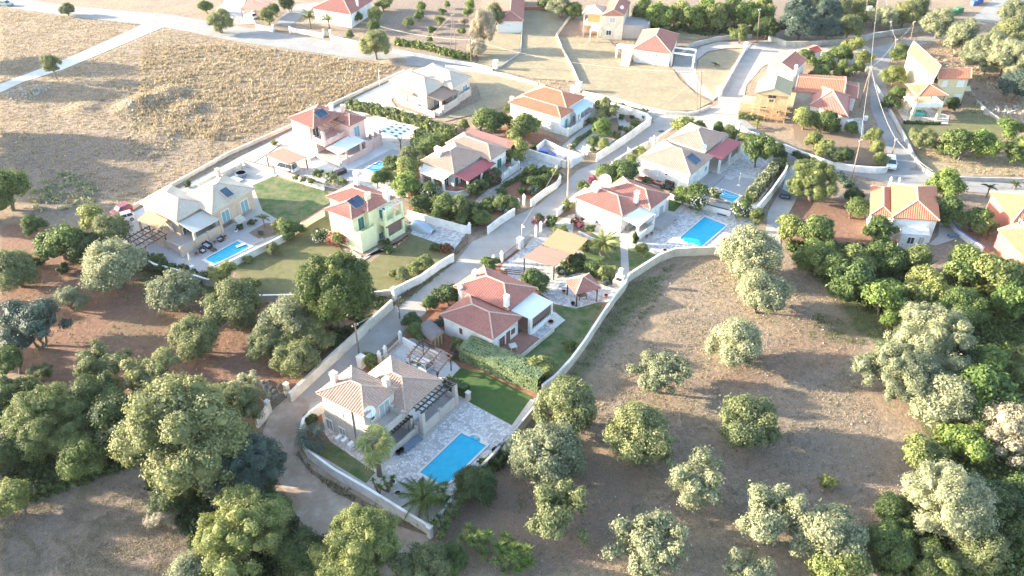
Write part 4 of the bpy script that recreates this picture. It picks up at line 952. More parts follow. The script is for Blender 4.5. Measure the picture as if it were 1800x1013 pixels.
# ---------------------------------------------------------------- tan roofed house in the leafy garden
def house_C():
    F = Frame(zC(392, 540), zC(98, 424), zC(680, 356), 3.9)
    H = thing('white_house', (*F.o, 0), 'white house with tan roofs, dark red porch sheet and leafy red soil garden', 'house', 'houses')
    r = (0, F.lu, 0, F.lw); walls(H, F, r, 0, 3.9, white); roof_hip(H, F, r, 3.9, TT)
    B = F.rz(zC(722, 422), 3.8); C = F.rz(zC(890, 320), 3.8); A = F.rz(zC(310, 275), 3.8)
    r2 = (B[0], A[0], max(B[1], 3), C[1]); walls(H, F, r2, 0, 3.8, white, name='rear_walls'); roof_hip(H, F, r2, 3.82, TT)
    b = [F.rz(zC(*k), zz) for k, zz in (((895, 315), 3.9), ((940, 250), 3.5), ((545, 128), 3.5), ((488, 165), 3.9))]
    slabp(H, F, [(*b[0], 3.95), (*b[1], 3.5), (*b[2], 3.5), (*b[3], 3.95)], .1, TR, 'rear_lean_to_roof')
    rectf(H, F, (b[1][0]+1, b[2][0]-.5, b[0][1]-.3, b[1][1]-.4), 0, 3.4, white, 'rear_lean_to_walls')
    a = [F.rz(zC(*k), zz) for k, zz in (((400, 547), 3.7), ((520, 604), 3.0), ((772, 442), 3.0), ((670, 392), 3.7))]
    slabp(H, F, [(*a[0], 3.7), (*a[1], 3.0), (*a[2], 3.0), (*a[3], 3.7)], .09, fabr, 'porch_roof')
    x0, y0, y1 = a[1][0], a[1][1], a[2][1]
    # rounded white front porch
    c = [F.rz(zC(*k), zz) for k, zz in (((382, 536), 3.6), ((290, 602), 3.1), ((85, 520), 3.1), ((125, 448), 3.7))]
    slabp(H, F, [(*c[0], 3.7), (*c[1], 3.1), (*c[2], 3.1), (*c[3], 3.7)], .1, plain('pale_porch_tile', (.62, .56, .5), .9, .1, 3), 'front_porch_roof')
    fl = [F.rz(zC(*k), .9) for k in ((90, 600), (180, 650), (300, 700), (420, 715), (520, 690), (560, 640), (600, 600))]
    pts = [(*F.m(*k), 1.0) for k in fl]+[(*F.m(1, 3), 1.0), (*F.m(5, 1.0), 1.0)]
    MB().slab(pts, 1.0).build('porch_floor', redtile, H)
    strip([F.m(*k) for k in fl], .25, 0, 1.3, MB()).build('porch_wall', white, H)
    for k in (zC(105, 530), zC(205, 575), zC(300, 610)):
        xy = F.rz(k, 3.0); post(H, F, *xy, 1.0, 3.1, white, .4)
    post(H, F, x0+.2, y0+.2, .9, 3.0, white, .35); post(H, F, x0+.2, (y0+y1)/2, .9, 3.0, white, .35)
    win(H, F, r, 'x', zC(418, 615), .9, 2.2, kind='door', sh=greensh); win(H, F, r, 'x', zC(470, 600), 1.2, 2.0, kind='door')
    win(H, F, r2, 'x', zC(797, 448), 1.4, 2.2, kind='door', sh=greensh)
    win(H, F, r, 'y', zC(330, 590), .9, 1.8, kind='door'); win(H, F, r, 'y', zC(150, 590), .9, 1.2)
    chim(H, F, zC(252, 300), 6.6, 3.9, white, w_=1.2, d_=.8)
    t0 = F.rz(zC(812, 560), 1.2); t1_ = F.rz(zC(968, 450), 1.2)
    rectf(H, F, (t0[0], r2[0]+OVER, t0[1], t1_[1]), 0, .9, concd, 'side_terrace')
    parapet(H, F, [(t0[0], t0[1]), (t0[0], (t0[1]+t1_[1])/2), (t0[0], t1_[1]), (t0[0]+1.5, t1_[1])], 0, 1.6, white, rail=fabg)
    return F
FC = house_C()
# ---------------------------------------------------------------- white house behind the blue car
def house_B():
    F = Frame(z3(626, 706), z3(313, 612), z3(706, 656), 3.8)
    H = thing('white_house', (*F.o, 0), 'white house with orange red roofs and pale blue awning by the round-bed garden', 'house', 'houses')
    r = (0, F.lu, 0, F.lw); walls(H, F, r, 0, 3.8, white); roof_hip(H, F, r, 3.8, TO, axis='x')
    B = F.rz(z3(668, 642), 4.4); A = F.rz(z3(505, 583), 4.4); C = F.rz(z3(756, 574), 4.4); r2 = (B[0], A[0]+4, B[1]-.5, C[1])
    walls(H, F, r2, 0, 4.4, white, name='rear_walls'); roof_hip(H, F, r2, 4.4, TO)
    a = [F.rz(z3(*k), zz) for k, zz in (((666, 635), 3.9), ((728, 683), 3.3), ((827, 612), 3.3), ((750, 580), 3.9))]
    slabp(H, F, [(*a[0], 4.0), (*a[1], 3.3), (*a[2], 3.3), (*a[3], 4.0)], .09, fabb, 'awning')
    x0, y0, y1 = a[1][0], a[1][1], a[2][1]
    rectf(H, F, (x0+.1, r2[0]+.6, y0, y1), 0, .8, concd, 'porch_floor')
    parapet(H, F, [(x0+.2, y0+1.2), (x0+.2, y1-.2), (x0+2.2, y1-.2)], 0, 1.8, white, rail=plain('blue_rail', (.12, .25, .5)))
    for yy in (y0+.2, y0+1.3, y1-.3): post(H, F, x0+.25, yy, .3, 3.3, white, .35)
    win(H, F, r, 'x', t5(978, 270), 1.0, 2.1, kind='door', sh=plain('teal_shutter', (.03, .3, .27), .5)); win(H, F, r, 'x', t5(1070, 225), .9, 2.0, kind='door')
    p0 = F.rz(t5(1005, 370), 1.2); p1 = F.rz(t5(1160, 250), 1.2)
    rectf(H, F, (p0[0], OVER, p0[1], p1[1]), 0, .9, concd, 'side_terrace')
    parapet(H, F, [(OVER, p0[1]), (p0[0], p0[1]), (p0[0], p1[1])], 0, 1.7, white)
    win(H, F, r, 'y', t5(355, 190), .5, .4); win(H, F, r, 'y', t5(700, 200), .6, .8, pmat=fabw)
    m = MB(); a_, z_ = F.ry(t5(865, 300), OVER); m.beam((*F.m(a_, OVER-.06), 3.8), (*F.m(a_, OVER-.06), .1), .08, .08); m.build('drain_pipe', whitep, H)
    chim(H, F, z3(700, 510), 6.4, 4.2, white, w_=.8, d_=.6); chim(H, F, z3(338, 575), 5.0, 3.5, white, w_=.7, d_=.5)
    return F
FB = house_B()
# ---------------------------------------------------------------- pale house at the top
def house_A():
    F = Frame(t6(722, 492), t6(242, 312), t6(976, 340), 3.9)
    H = thing('pale_house', (*F.o, 0), 'pale plastered house with almost white roofs, brown shade sail and steps', 'house', 'houses')
    r = (0, F.lu, 0, F.lw); walls(H, F, r, 0, 3.9, beige); roof_hip(H, F, r, 3.9, TP)
    B = F.rz(t6(1050, 412), 3.9); A = F.rz(t6(625, 190), 3.9); C = F.rz(t6(1312, 266), 3.9); r2 = (B[0], A[0], B[1], C[1])
    walls(H, F, r2, 0, 3.9, beige, name='rear_walls'); roof_hip(H, F, r2, 3.92, TP)
    chim(H, F, t6(925, 215), 6.4, 4.0, beige, w_=.6); chim(H, F, t6(520, 165), 6.0, 4, beige, w_=.6)
    a = [F.rz(t6(*k), zz) for k, zz in (((724, 496), 3.7), ((905, 572), 3.1), ((1147, 440), 3.1), ((952, 378), 3.7))]
    slabp(H, F, [(*a[0], 3.7), (*a[1], 3.1), (*a[2], 3.1), (*a[3], 3.7)], .09, fabbr, 'shade_sail')
    x0, y0, y1 = a[1][0], a[1][1], a[2][1]
    rectf(H, F, (x0, r2[0]+1, y0, y1), 0, .9, concd, 'porch_floor'); post(H, F, x0+.2, y0+.2, 0, 3.1, beige, .45); post(H, F, x0+.2, y1-.2, 0, 3.1, beige, .3)
    c = F.rz(t6(915, 760), .3); d = F.rz(t6(1170, 640), .9); e = F.rz(t6(1415, 550), 1.3)
    parapet(H, F, [(x0+.1, y0+1.0), (x0+.1, y1)], 0, 1.6, beige, rail=fabg)
    y2 = F.rz(t6(1415, 440), 1.9)[1]
    parapet(H, F, [(x0+.4, y1), (x0+.4, (y1+y2)/2), (x0+.4, y2), (r2[0]+1.8, y2)], 0, 1.7, beige, rail=fabg)
    rectf(H, F, (x0+.4, r2[0]+OVER, y1, y2), 0, .9, concd, 'side_terrace')
    b = [F.rz(t6(*k), zz) for k, zz in (((510, 492), 2.9), ((335, 432), 2.9), ((385, 392), 3.4), ((562, 460), 3.4))]
    slabp(H, F, [(*b[0], 2.9), (*b[1], 2.9), (*b[2], 3.4), (*b[3], 3.4)], .1, TY, 'small_porch_roof')
    post(H, F, b[0][0]+.2, b[0][1]+.1, 0, 2.8, beige, .3); post(H, F, b[1][0]-.2, b[1][1]+.1, 0, 2.8, beige, .3)
    win(H, F, r2, 'x', t6(1210, 420), 1.9, 2.2, kind='door', pmat=glassb); win(H, F, r2, 'x', t6(1090, 500), 1.2, 2.1, kind='door', pmat=glassb); win(H, F, r, 'x', t6(830, 570), 1.2, 2.0, kind='door', pmat=glassb)
    win(H, F, r, 'y', t6(600, 560), 1.5, 1.6, pmat=fabw); win(H, F, r, 'y', t6(425, 545), .5, .6)
    w0 = F.rz(t6(320, 590), .8); 
    parapet(H, F, [(F.lu*.72, -.9), (F.lu*.4, -.9), (x0+.8, -.9)], 0, 1.2, beige)
    st = MB()
    for i in range(5): st.box(F, x0+.2, x0+1.8, y0-1.1+.3*i, y0+.5, 0.16*i, .16*(i+1)-.002)
    st.build('entrance_steps', coping, H)
    return F
FA = house_A()
# ---------------------------------------------------------------- pink house
def house_P():
    F = Frame(zP(410, 290), zP(182, 196), zP(680, 162), 6.2)
    H = thing('pink_house', (*F.o, 0), 'two-storey pink house with dark red roofs and roof terrace pergola', 'house', 'houses')
    r = (0, F.lu, 0, F.lw); walls(H, F, r, 0, 3.2, pink, name='ground_floor_walls')
    rf = roof_hip(H, F, r, 6.2, TR)
    rup = (1.6, F.lu, 0, F.lw); MB().box(F, 1.9, F.lu-OVER, OVER, F.lw-OVER, 3.1, 6.3).build('upper_walls', pink, H)
    B = F.rz(zP(750, 260), 5.6); C = F.rz(zP(882, 192), 5.6); r2 = (B[0], B[0]+6.5, B[1]-.6, C[1])
    walls(H, F, r2, 0, 5.6, pink, name='side_walls'); roof_hip(H, F, r2, 5.6, TR)
    solarp(H, F, zP(482, 165), 7.1, 2.5, 1.7, .45)
    chim(H, F, zP(565, 60), 8.6, 6.6, white, w_=.6); chim(H, F, zP(665, 75), 8.2, 6.0, pink, w_=.7)
    # upper balcony with dark pergola
    b0 = F.rz(zP(510, 425), 3.4); b1 = F.rz(zP(735, 290), 3.4)
    x0 = b0[0]; yA, yB = .5, b1[1]
    rectf(H, F, (x0, 1.9, yA, yB), 2.9, 3.15, pink, 'balcony_floor')
    parapet(H, F, [(OVER+.6, yA+.1), (x0+.1, yA+.1), (x0+.1, (yA+yB)/2), (x0+.1, yB)], 3.15, 4.0, pink, rail=metal, name='balcony_wall')
    post(H, F, x0+.2, yA+.2, 3.1, 6.0, pink, .55); post(H, F, x0+.2, yB-.1, 3.1, 6.0, pink, .5)
    pergola(H, F, (x0, 1.2, yA+.2, yB), 6.05, wood, nx=7, ny=2, bw=.1, bh=.14)
    opening(H, F, 'x', 1.9, 1.9, 4.3, 1.5, 2.1, kind='door'); win(H, F, r2, 'x', zP(797, 312), 1.4, 2.2, kind='door', pmat=glassb, fmat=plain('pale_blue_frame', (.55, .65, .75)))
    # ground porch with white sail
    a = [F.rz(zP(*k), zz) for k, zz in (((520, 462), 3.1), ((636, 518), 2.8), ((872, 390), 2.8), ((746, 335), 3.1))]
    slabp(H, F, [(*a[0], 3.12), (*a[1], 2.8), (*a[2], 2.8), (*a[3], 3.12)], .07, fabw, 'shade_sail')
    xs, ya, yb = a[1][0], a[1][1], a[2][1]
    rectf(H, F, (xs-.1, OVER+.3, ya-.3, yb+.4), 0, .8, concd, 'porch_floor')
    rectf(H, F, (xs-.15, xs+.1, ya+.4, yb+.5), 0, 1.35, pink, 'porch_wall')
    for k in (0, .27, .8, 1): post(H, F, xs+.12, ya+(yb-ya)*k, .5, 2.8, white if k == 0 else pink, .36)
    y3 = F.rz(zP(985, 350), 1.8)[1]
    parapet(H, F, [(xs+.3, yb+.5), (xs+.3, (yb+y3)/2), (xs+.3, y3), (xs+2, y3)], 0, 2.2, pink, rail=fabg)
    rectf(H, F, (xs+.3, r2[0]+OVER, yb+.5, y3), 0, 1.4, concd, 'side_terrace')
    MB().lathe((*F.m(xs+2.2, y3-1.2), 1.4), [(.12, 0), (.28, .2), (.33, .5), (.2, .8), (.22, .9)], 12).build('clay_urn', dryclay, H)
    win(H, F, r, 'y', zP(360, 460), .8, 2.0, kind='door', pmat=brownsh); win(H, F, r, 'y', zP(440, 500), .7, 1.8, pmat=fabw)
    rectf(H, F, (.4, 6.2, -1.8, OVER-.003), 0, .5, coping, 'front_terrace')
    st = MB()
    for i in range(4): st.box(F, xs-.9+.3*i, xs-.2, ya-.2, ya+1.3, .16*i, .16*(i+1)-.002)
    st.build('entrance_steps', coping, H)
    return F
FP = house_P()
# ---------------------------------------------------------------- yellow house
def house_Y():
    F = Frame(zY(597, 440), zY(357, 350), zY(742, 362), 6.2)
    H = thing('yellow_house', (*F.o, 0), 'pale yellow two-storey house with red roofs, dark green shutters and roof terrace', 'house', 'houses')
    C = F.rz(zY(742, 362), 6.2)
    r = (0, F.lu, 0, F.lw); walls(H, F, r, 0, 6.2, yellow); roof_hip(H, F, (0, F.lu, 0, F.lw+2.0), 6.2, TR, axis='y')
    B = F.rz(zY(778, 358), 6.5); A = F.rz(zY(320, 262), 6.5); Cc = F.rz(zY(970, 235), 6.5)
    r2 = (B[0], A[0], F.rz(zY(455, 290), 6.5)[1]+.5, Cc[1]); walls(H, F, r2, 0, 6.5, yellow, name='rear_walls'); roof_hip(H, F, r2, 6.5, TR)
    solarp(H, F, zY(650, 298), 7.1, 2.5, 1.9, .45)
    chim(H, F, zY(635, 10), 9.6, 6.8, white, w_=.7); chim(H, F, zY(898, 145), 9.2, 6.6, white, w_=.9); chim(H, F, zY(738, 200), 8.6, 7.2, yellow, w_=.3, d_=1.0)
    win(H, F, r, 'x', zY(682, 470), 1.2, 2.2, kind='door', sh=greensh); win(H, F, r, 'x', zY(765, 628), .8, 1.1, sh=greensh)
    win(H, F, r, 'y', zY(470, 450), .7, .9, sh=fabg, fmat=whitep); win(H, F, r, 'y', zY(525, 475), .7, .9, sh=fabg)
    win(H, F, r2, 'x', zY(868, 375), 1.3, 2.2, kind='door', sh=greensh); win(H, F, r2, 'x', zY(860, 580), 1.0, 1.2, sh=greensh)
    # front-corner balcony block
    xb = F.rz(zY(690, 560), 3.6)[0]; yb = F.rz(zY(805, 475), 3.9)[1]
    xb = min(xb, -1.0)
    rectf(H, F, (xb, OVER+.003, OVER, yb), 0, 3.0, yellow, 'balcony_block')
    parapet(H, F, [(OVER, OVER+.1), (xb+.1, OVER+.1), (xb+.1, yb-.1)], 3.0, 3.75, yellow, name='balcony_wall')
    # open terrace on the right with white pergola
    a = F.rz(zY(900, 430), 4.6); b = F.rz(zY(1078, 300), 5.8)
    x1 = a[0]; ya, yb2 = a[1], b[1]
    MB().box(F, x1, r2[0]+OVER, ya, yb2, 2.9, 3.15).build('terrace_floor', yellow, H)
    MB().box(F, x1-.15, x1-.001, ya-.1, yb2+.1, 2.85, 3.1).build('terrace_edge', woodm, H)
    parapet(H, F, [(r2[0]+.2, ya), (x1+.1, ya), (x1+.1, (ya+yb2)/2), (x1+.1, yb2), (r2[0]+.2, yb2)], 3.15, 3.95, yellow, rail=fabg)
    post(H, F, x1+.2, ya+.1, 0, 5.9, yellow, .45); post(H, F, x1+.2, yb2-.1, 0, 5.9, yellow, .45)
    pergola(H, F, (x1+.2, r2[0]+.1, ya+.1, yb2-.1), 5.95, whitep, nx=6, ny=2, bw=.1, bh=.13)
    rectf(H, F, (x1+.25, x1+.30, ya+.3, yb2-.3), 1.2, 2.85, curtain, 'porch_blind'); rectf(H, F, (x1, x1+.2, ya+.3, yb2-.3), 0, .9, yellow, 'porch_wall')
    rectf(H, F, (x1+.2, r2[0]+OVER, ya, yb2), 0, .4, concd, 'porch_floor')
    st = MB()
    for i in range(6): st.box(F, x1+.5, x1+1.7, yb2+.1, yb2+.4+.3*(6-i), .0, .28*(i+1))
    st.build('side_steps', yellow, H)
    return F
FY = house_Y()
# ---------------------------------------------------------------- left beige house
def house_L():
    F = Frame(z6(447, 572), z6(180, 438), z6(680, 440), 3.9)
    H = thing('tan_house', (*F.o, 0), 'tan single-storey house with pale grey roofs and grey awning by the left small pool', 'house', 'houses')
    r = (0, F.lu, 0, F.lw); walls(H, F, r, 0, 3.9, tan_); roof_hip(H, F, r, 3.9, TP)
    B = F.rz(z6(700, 516), 3.9); A = F.rz(z6(500, 340), 3.9); C = F.rz(z6(1022, 346), 3.9); r2 = (B[0], B[0]+8.8, B[1], C[1])
    walls(H, F, r2, 0, 3.9, tan_, name='rear_walls'); roof_hip(H, F, r2, 3.92, TP)
    solarp(H, F, z6(808, 370), 4.9, 1.5, 1.9, .38, n=1)
    chim(H, F, z6(735, 188), 6.2, 4, tan_, w_=.6)
    a = [F.rz(z6(*k), zz) for k, zz in (((458, 576), 3.7), ((572, 648), 3.0), ((755, 550), 3.0), ((640, 482), 3.7))]
    slabp(H, F, [(*a[0], 3.7), (*a[1], 3.0), (*a[2], 3.0), (*a[3], 3.7)], .09, fabg, 'awning')
    x0, y0, y1 = a[1][0], a[1][1], a[2][1]
    fx = F.rz(z6(570, 690), 1.8)[0]; 
    ya = F.rz(z6(480, 770), 1.2)[1]-.4
    rectf(H, F, (x0, OVER, ya+.2, y1+.6), 0, .9, concd, 'terrace')
    rectf(H, F, (OVER, 4.5, -2.5, OVER-.003), 0, .9, concd, 'front_terrace')
    parapet(H, F, [(x0+.1, ya+.2), (x0+.1, y0-.1), (x0+.1, (y0+y1)/2), (x0+.1, y1+.2)], 0, 1.75, tan_, rail=glassb)
    parapet(H, F, [(4.4, -2.5), (1.2, -2.5), (x0+.3, -2.1)], 0, 1.6, tan_)
    post(H, F, x0+.15, y1+.2, 0, 3.0, tan_, .4); post(H, F, x0+.15, y0, 0, 3.0, tan_, .4)
    y2 = F.rz(z6(1058, 460), 1.8)[1]
    rectf(H, F, (x0+1.2, r2[0]+OVER, y1+.7, y2), 0, .9, concd, 'side_terrace')
    ym = (y1+y2)/2+.4
    parapet(H, F, [(x0+1.2, y1+.8), (x0+1.2, ym-1.0)], 0, 1.7, tan_, rail=fabg); parapet(H, F, [(x0+1.2, ym+.9), (x0+1.2, y2), (r2[0]+.6, y2)], 0, 1.7, tan_, rail=fabg)
    st = MB()
    for i in range(5): st.box(F, x0-.3+.3*i, x0+1.19, ym-.9, ym+.8, .17*i, .17*(i+1)-.002)
    st.build('pool_steps', coping, H)
    win(H, F, r2, 'x', z6(798, 528), 1.6, 2.2, kind='door', pmat=glassb); win(H, F, r2, 'x', z6(932, 455), 1.6, 2.2, kind='door', pmat=glassb, sh=brownsh if False else tan_, shopen=True)
    win(H, F, r, 'x', z6(520, 640), 1.3, 2.0, kind='door'); win(H, F, r, 'y', z6(410, 610), .9, 2.0, kind='door', pmat=fabw)
    b = [F.rz(z6(*k), zz) for k, zz in (((312, 622), 3.0), ((165, 552), 3.0), ((250, 488), 3.5), ((385, 552), 3.5))]
    slabp(H, F, [(*b[0], 3.0), (*b[1], 3.0), (*b[2], 3.5), (*b[3], 3.5)], .1, TY, 'small_porch_roof')
    for k in (0, 1): post(H, F, b[k][0]+(.2 if k == 0 else -.2), b[k][1]+.15, 0, 2.95, tan_, .32)
    win(H, F, r, 'y', z6(345, 620), .8, 1.2)
    return F
FL = house_L()
# ---------------------------------------------------------------- ochre house top right
def house_R():
    F = Frame(z5(652, 466), z5(490, 314), z5(700, 400), 6.6)
    F2 = Frame(z5(868, 470), z5(668, 472), z5(850, 402), 6.2)
    H = thing('ochre_house', (*F2.o, 0), 'two-storey ochre house with yellowed gable roof and covered terrace over a carport', 'house', 'houses')
    # main gable block
    A = F.rz(z5(490, 316), 6.6); r = (0, A[0], 0, 7.5)
    walls(H, F, r, 0, 6.6, ochre, inset=.3); roof_hip(H, F, r, 6.6, TY, axis='x', gable=True, pitch=.42)
    g = MB()
    for xx in (.31, A[0]-.32): g.slab([(*F.m(xx, .3), 6.6), (*F.m(xx+.01, 7.2), 6.6), (*F.m(xx+.012, 3.75), 8.1)], .05)
    g = MB(); g.poly([(*F.m(.32, .3), 6.65), (*F.m(.32, 7.2), 6.65), (*F.m(.32, 3.75), 8.1)]).build('gable_end', ochre, H)
    r2 = (0, F2.lu, 0, 6.5); walls(H, F2, r2, 0, 6.2, ochre, name='side_walls'); roof_hip(H, F2, r2, 6.2, TO, axis='x', gable=True, pitch=.35)
    for pt, w_, h_ in ((z5(712, 497), .9, 1.2), (z5(806, 497), 1.4, 1.3), (z5(785, 578), 1.4, 1.3)): win(H, F2, r2, 'y', pt, w_, h_, pmat=fabw)
    # covered terrace over carport
    F3 = Frame(z5(570, 575), z5(488, 500), z5(742, 572), 6.0)
    r3 = (0, 4.2, 0, F3.lw); 
    B3 = U(z5(560, 575), 5.6)
    F4 = Frame(z5(735, 572), z5(560, 575), z5(650, 495), 5.6)
    r4 = (0, F4.lu+.2, 0, 6.5); roof_hip(H, F4, r4, 5.6, TO, name='porch_roof')
    MB().box(F4, .4, F4.lu, .5, 6.5, 2.75, 3.0).build('terrace_floor', ochre, H)
    parapet(H, F4, [(.5, 5), (.5, .6), (F4.lu/2, .6), (F4.lu-.1, .6), (F4.lu-.1, 5)], 2.9, 3.9, whitep, t=.16, name='terrace_wall')
    for xx in (.55, F4.lu-.15): post(H, F4, xx, .7, 0, 2.8, ochre, .6)
    post(H, F4, F4.lu-.15, 5.5, 0, 2.8, ochre, .5)
    for xx in (.5, F4.lu*.5, F4.lu-.15): post(H, F4, xx, .7, 3, 5.6, woodm, .16)
    MB().box(F2, -1.2, .4, 1, 4, 3.0, 3.12).build('balcony_floor', ochre, H)
    return F4
FR = house_R()
# ================================================================= OUTER HOUSES
def simple_house(name, label, B, A, C, z, wall_, roofm, gable=False, axis=None, pitch=.4, inset=.35, wins=()):
    F = Frame(B, A, C, z); H = thing(name, (*F.o, 0), label, 'house', 'houses'); r = (0, F.lu, 0, F.lw)
    walls(H, F, r, 0, z, wall_, inset=inset); roof_hip(H, F, r, z, roofm, gable=gable, axis=axis, pitch=pitch)
    if gable:
        half = (F.lw if axis == 'x' else F.lu)/2
        if axis == 'y':
            for yy in (inset+.01, F.lw-inset-.01): MB().slab([(*F.m(inset, yy), z+.04), (*F.m(F.lu-inset, yy), z+.04), (*F.m(F.lu/2, yy+.02), z+.1+(half-inset)*pitch)], .03).build('gable_end', wall_, H)
        else:
            for xx in (inset+.01, F.lu-inset-.01): MB().slab([(*F.m(xx, inset), z+.04), (*F.m(xx, F.lw-inset), z+.04), (*F.m(xx+.02, F.lw/2), z+.1+(half-inset)*pitch)], .03).build('gable_end', wall_, H)
    for w_ in wins: win(H, F, r, w_[0], w_[1], w_[2], w_[3], inset=inset, **(w_[4] if len(w_) > 4 else {}))
    return F, H, r
# striped-roof house on the right
F, H, r = simple_house('striped_roof_house', 'white house with orange and pale striped tile roof behind fig trees on the right', e2(790, 505), e2(402, 477), e2(760, 226), 4.4, white, TO, axis='y')
B = F.rz(e2(398, 372), 3.9); A = F.rz(e2(230, 358), 3.9); C = F.rz(e2(222, 168), 3.9)
r2 = (F.lu-.6, A[0], 1.5, F.lw); walls(H, F, r2, 0, 3.7, white, name='side_walls', inset=.35); roof_hip(H, F, r2, 3.7, TO, axis='y')
rectf(H, F, (1.2, F.lu-2, -2.2, .34), 0, 2.9, white, 'front_extension'); rectf(H, F, (1.0, F.lu-1.8, -2.4, -2.25), 2.95, 3.05, white, 'parapet')
opening(H, F, 'y', -2.2, 3.8, 1.7, 1.0, 1.2, pmat=glass); opening(H, F, 'y', -2.2, 2.2, 1.5, .8, 2.0, kind='door', pmat=fabg)
# red houses at the right edge
F, H, r = simple_house('red_house', 'dark red walled house with tiled hip roof, cut by the right edge of the photo', e2(1386, 503), e2(1192, 268), e2(1760, 498), 3.8, redwall, TO, wins=(('y', e2(1440, 540), 1.3, 1.8, dict(kind='door', fmat=whitep)), ))
F, H, r = simple_house('orange_roof_house', 'house with plain orange tiled roof at the right edge, lower of the two', e2(1500, 830), e2(1255, 572), e2(1800, 720), 3.4, redwall, TO)
# half-built house and its neighbours
F, H, r = simple_house('scaffolded_house', 'half-built peach house with olive gable roof behind wooden scaffolding', z4(766, 692), z4(514, 668), z4(787, 592), 5.6, peach, plain('olive_render_roof', (.42, .36, .22), .9, .06, 2), gable=True, axis='y', pitch=.35,
    wins=(('y', z4(640, 685), 1.6, 1.0, dict(fmat=woodp)), ('y', z4(572, 775), 1.2, .9, dict(fmat=woodp)), ('y', z4(685, 795), .8, .8, dict(fmat=woodp)), ('y', z4(632, 718), .9, .5, dict(fmat=woodp))))
rectf(H, F, (F.lu-.4, F.lu+2.6, .6, 5), 0, 3.0, peach, 'side_extension')
S = thing('scaffolding', (*F.m(F.lu/2, -1), 0), 'pale timber scaffolding standing in front of the half-built peach house', 'scaffolding')
for i in range(6):
    x = .2+(F.lu-.4)*i/5; MB().beam((*F.m(x, -.9), 0), (*F.m(x, -.9), 5.2), .1, .1).build('upright', woodp, S)
for zz in (1.2, 2.6, 4.2): MB().beam((*F.m(-1.0, -.9), zz), (*F.m(F.lu+.8, -.9), zz+.05), .09, .12).build('rail', woodp, S)
for zz in (1.3, 2.7): MB().box(F, -.5, F.lu+.2, -.85, -.35, zz, zz+.06).build('plank', woodp, S)
for a, b in ((0, 1.6), (1.8, 3.6), (3.4, 5.0)): MB().beam((*F.m(a, -.98), .1), (*F.m(b+1, -.98), 4.0), .06, .06).build('brace', woodp, S)
F, H, r = simple_house('gabled_white_house', 'narrow white house with dark red gable roof and chimney beside the sloping street', z4(790, 516), z4(600, 455), z4(886, 431), 5.0, white, TR, gable=True, axis='y', pitch=.3)
chim(H, F, z4(812, 465), 7.0, 4.6, white, w_=.6)
F, H, r = simple_house('striped_barn_house', 'long low house with orange roof striped by sun, white end wall', z4(1146, 682), z4(797, 657), z4(1161, 553), 3.8, cream, TO, gable=True, axis='x', pitch=.22)
MB().slab([(*F.m(-.05, -.1), 4.0), (*F.m(.35, -.1), 4.0), (*F.m(.35, F.lw+.1), 4.0), (*F.m(-.05, F.lw+.1), 4.0)], .2).build('white_edge', whitep, H)
F, H, r = simple_house('red_lean_to', 'small dark red roofed building at the bend of the right road', z5(192, 590), z5(118, 575), z5(196, 498), 3.0, white, TR, gable=True, axis='x', pitch=.2)
F, H, r = simple_house('red_roof_house', 'low house with broad dark red hip roof facing its little garden', z4(1181, 846), z4(906, 752), z4(1192, 688), 3.3, white, TR, axis='x', pitch=.36, wins=(('y', z4(1110, 870), .8, 1.8, dict(kind='door', sh=brownsh)), ('y', z4(1040, 850), 1.0, 1.2)))
F, H, r = simple_house('small_outhouse', 'tiny white outhouse with bright red roof beyond the sloping street', z4(925, 385), z4(853, 352), z4(992, 362), 2.4, white, plain('bright_red_sheet', (.5, .06, .05), .6), gable=True, axis='y', pitch=.3, inset=.15)
# gabled villa top centre
F, H, r = simple_house('gabled_villa', 'tall cream villa with gable window and balconies, top centre', z3(1004, 97), z3(871, 94), z3(1042, 18), 6.4, cream, TR, gable=True, axis='y', pitch=.5, inset=.2, wins=(('y', z3(934, 120), 1.4, 1.3, dict(pmat=fabg)), ('y', z3(912, 195), 1.3, 1.2)))
dish(H, z3(990, 45), 7.6, .5, -90, 25, z0=6.5)
rectf(H, F, (-6.5, .15, 1.5, 9), 0, 3.6, concd, 'flat_roofed_annex'); parapet(H, F, [(-6.4, 1.6), (-6.4, 9)], 3.6, 3.9, conc)
for zz in (2.9, 5.9): rectf(H, F, (F.lu-.3, F.lu+5.2, 2.0, 8), zz, zz+.25, cream if zz > 3 else ochre, 'balcony_slab')
roof_hip(H, F, (F.lu-.3, F.lu+5.5, 1.6, 8.2), 6.2, TP, gable=False, name='side_roof')
for xx in (F.lu+.4, F.lu+5.0):
    post(H, F, xx, 2.2, 0, 6.1, cream, .4)
rectf(H, F, (F.lu-.3, F.lu+4.5, 5, 8), 0, 5.8, peach, 'side_walls')
o = rectf(H, F, (F.lu+.2, F.lu+2.6, -2.5, 2), 3.0, 3.2, white, 'walkway_slab')
for xx in (F.lu+.4, F.lu+2.4): post(H, F, xx, -2.3, 0, 3.0, white, .35)
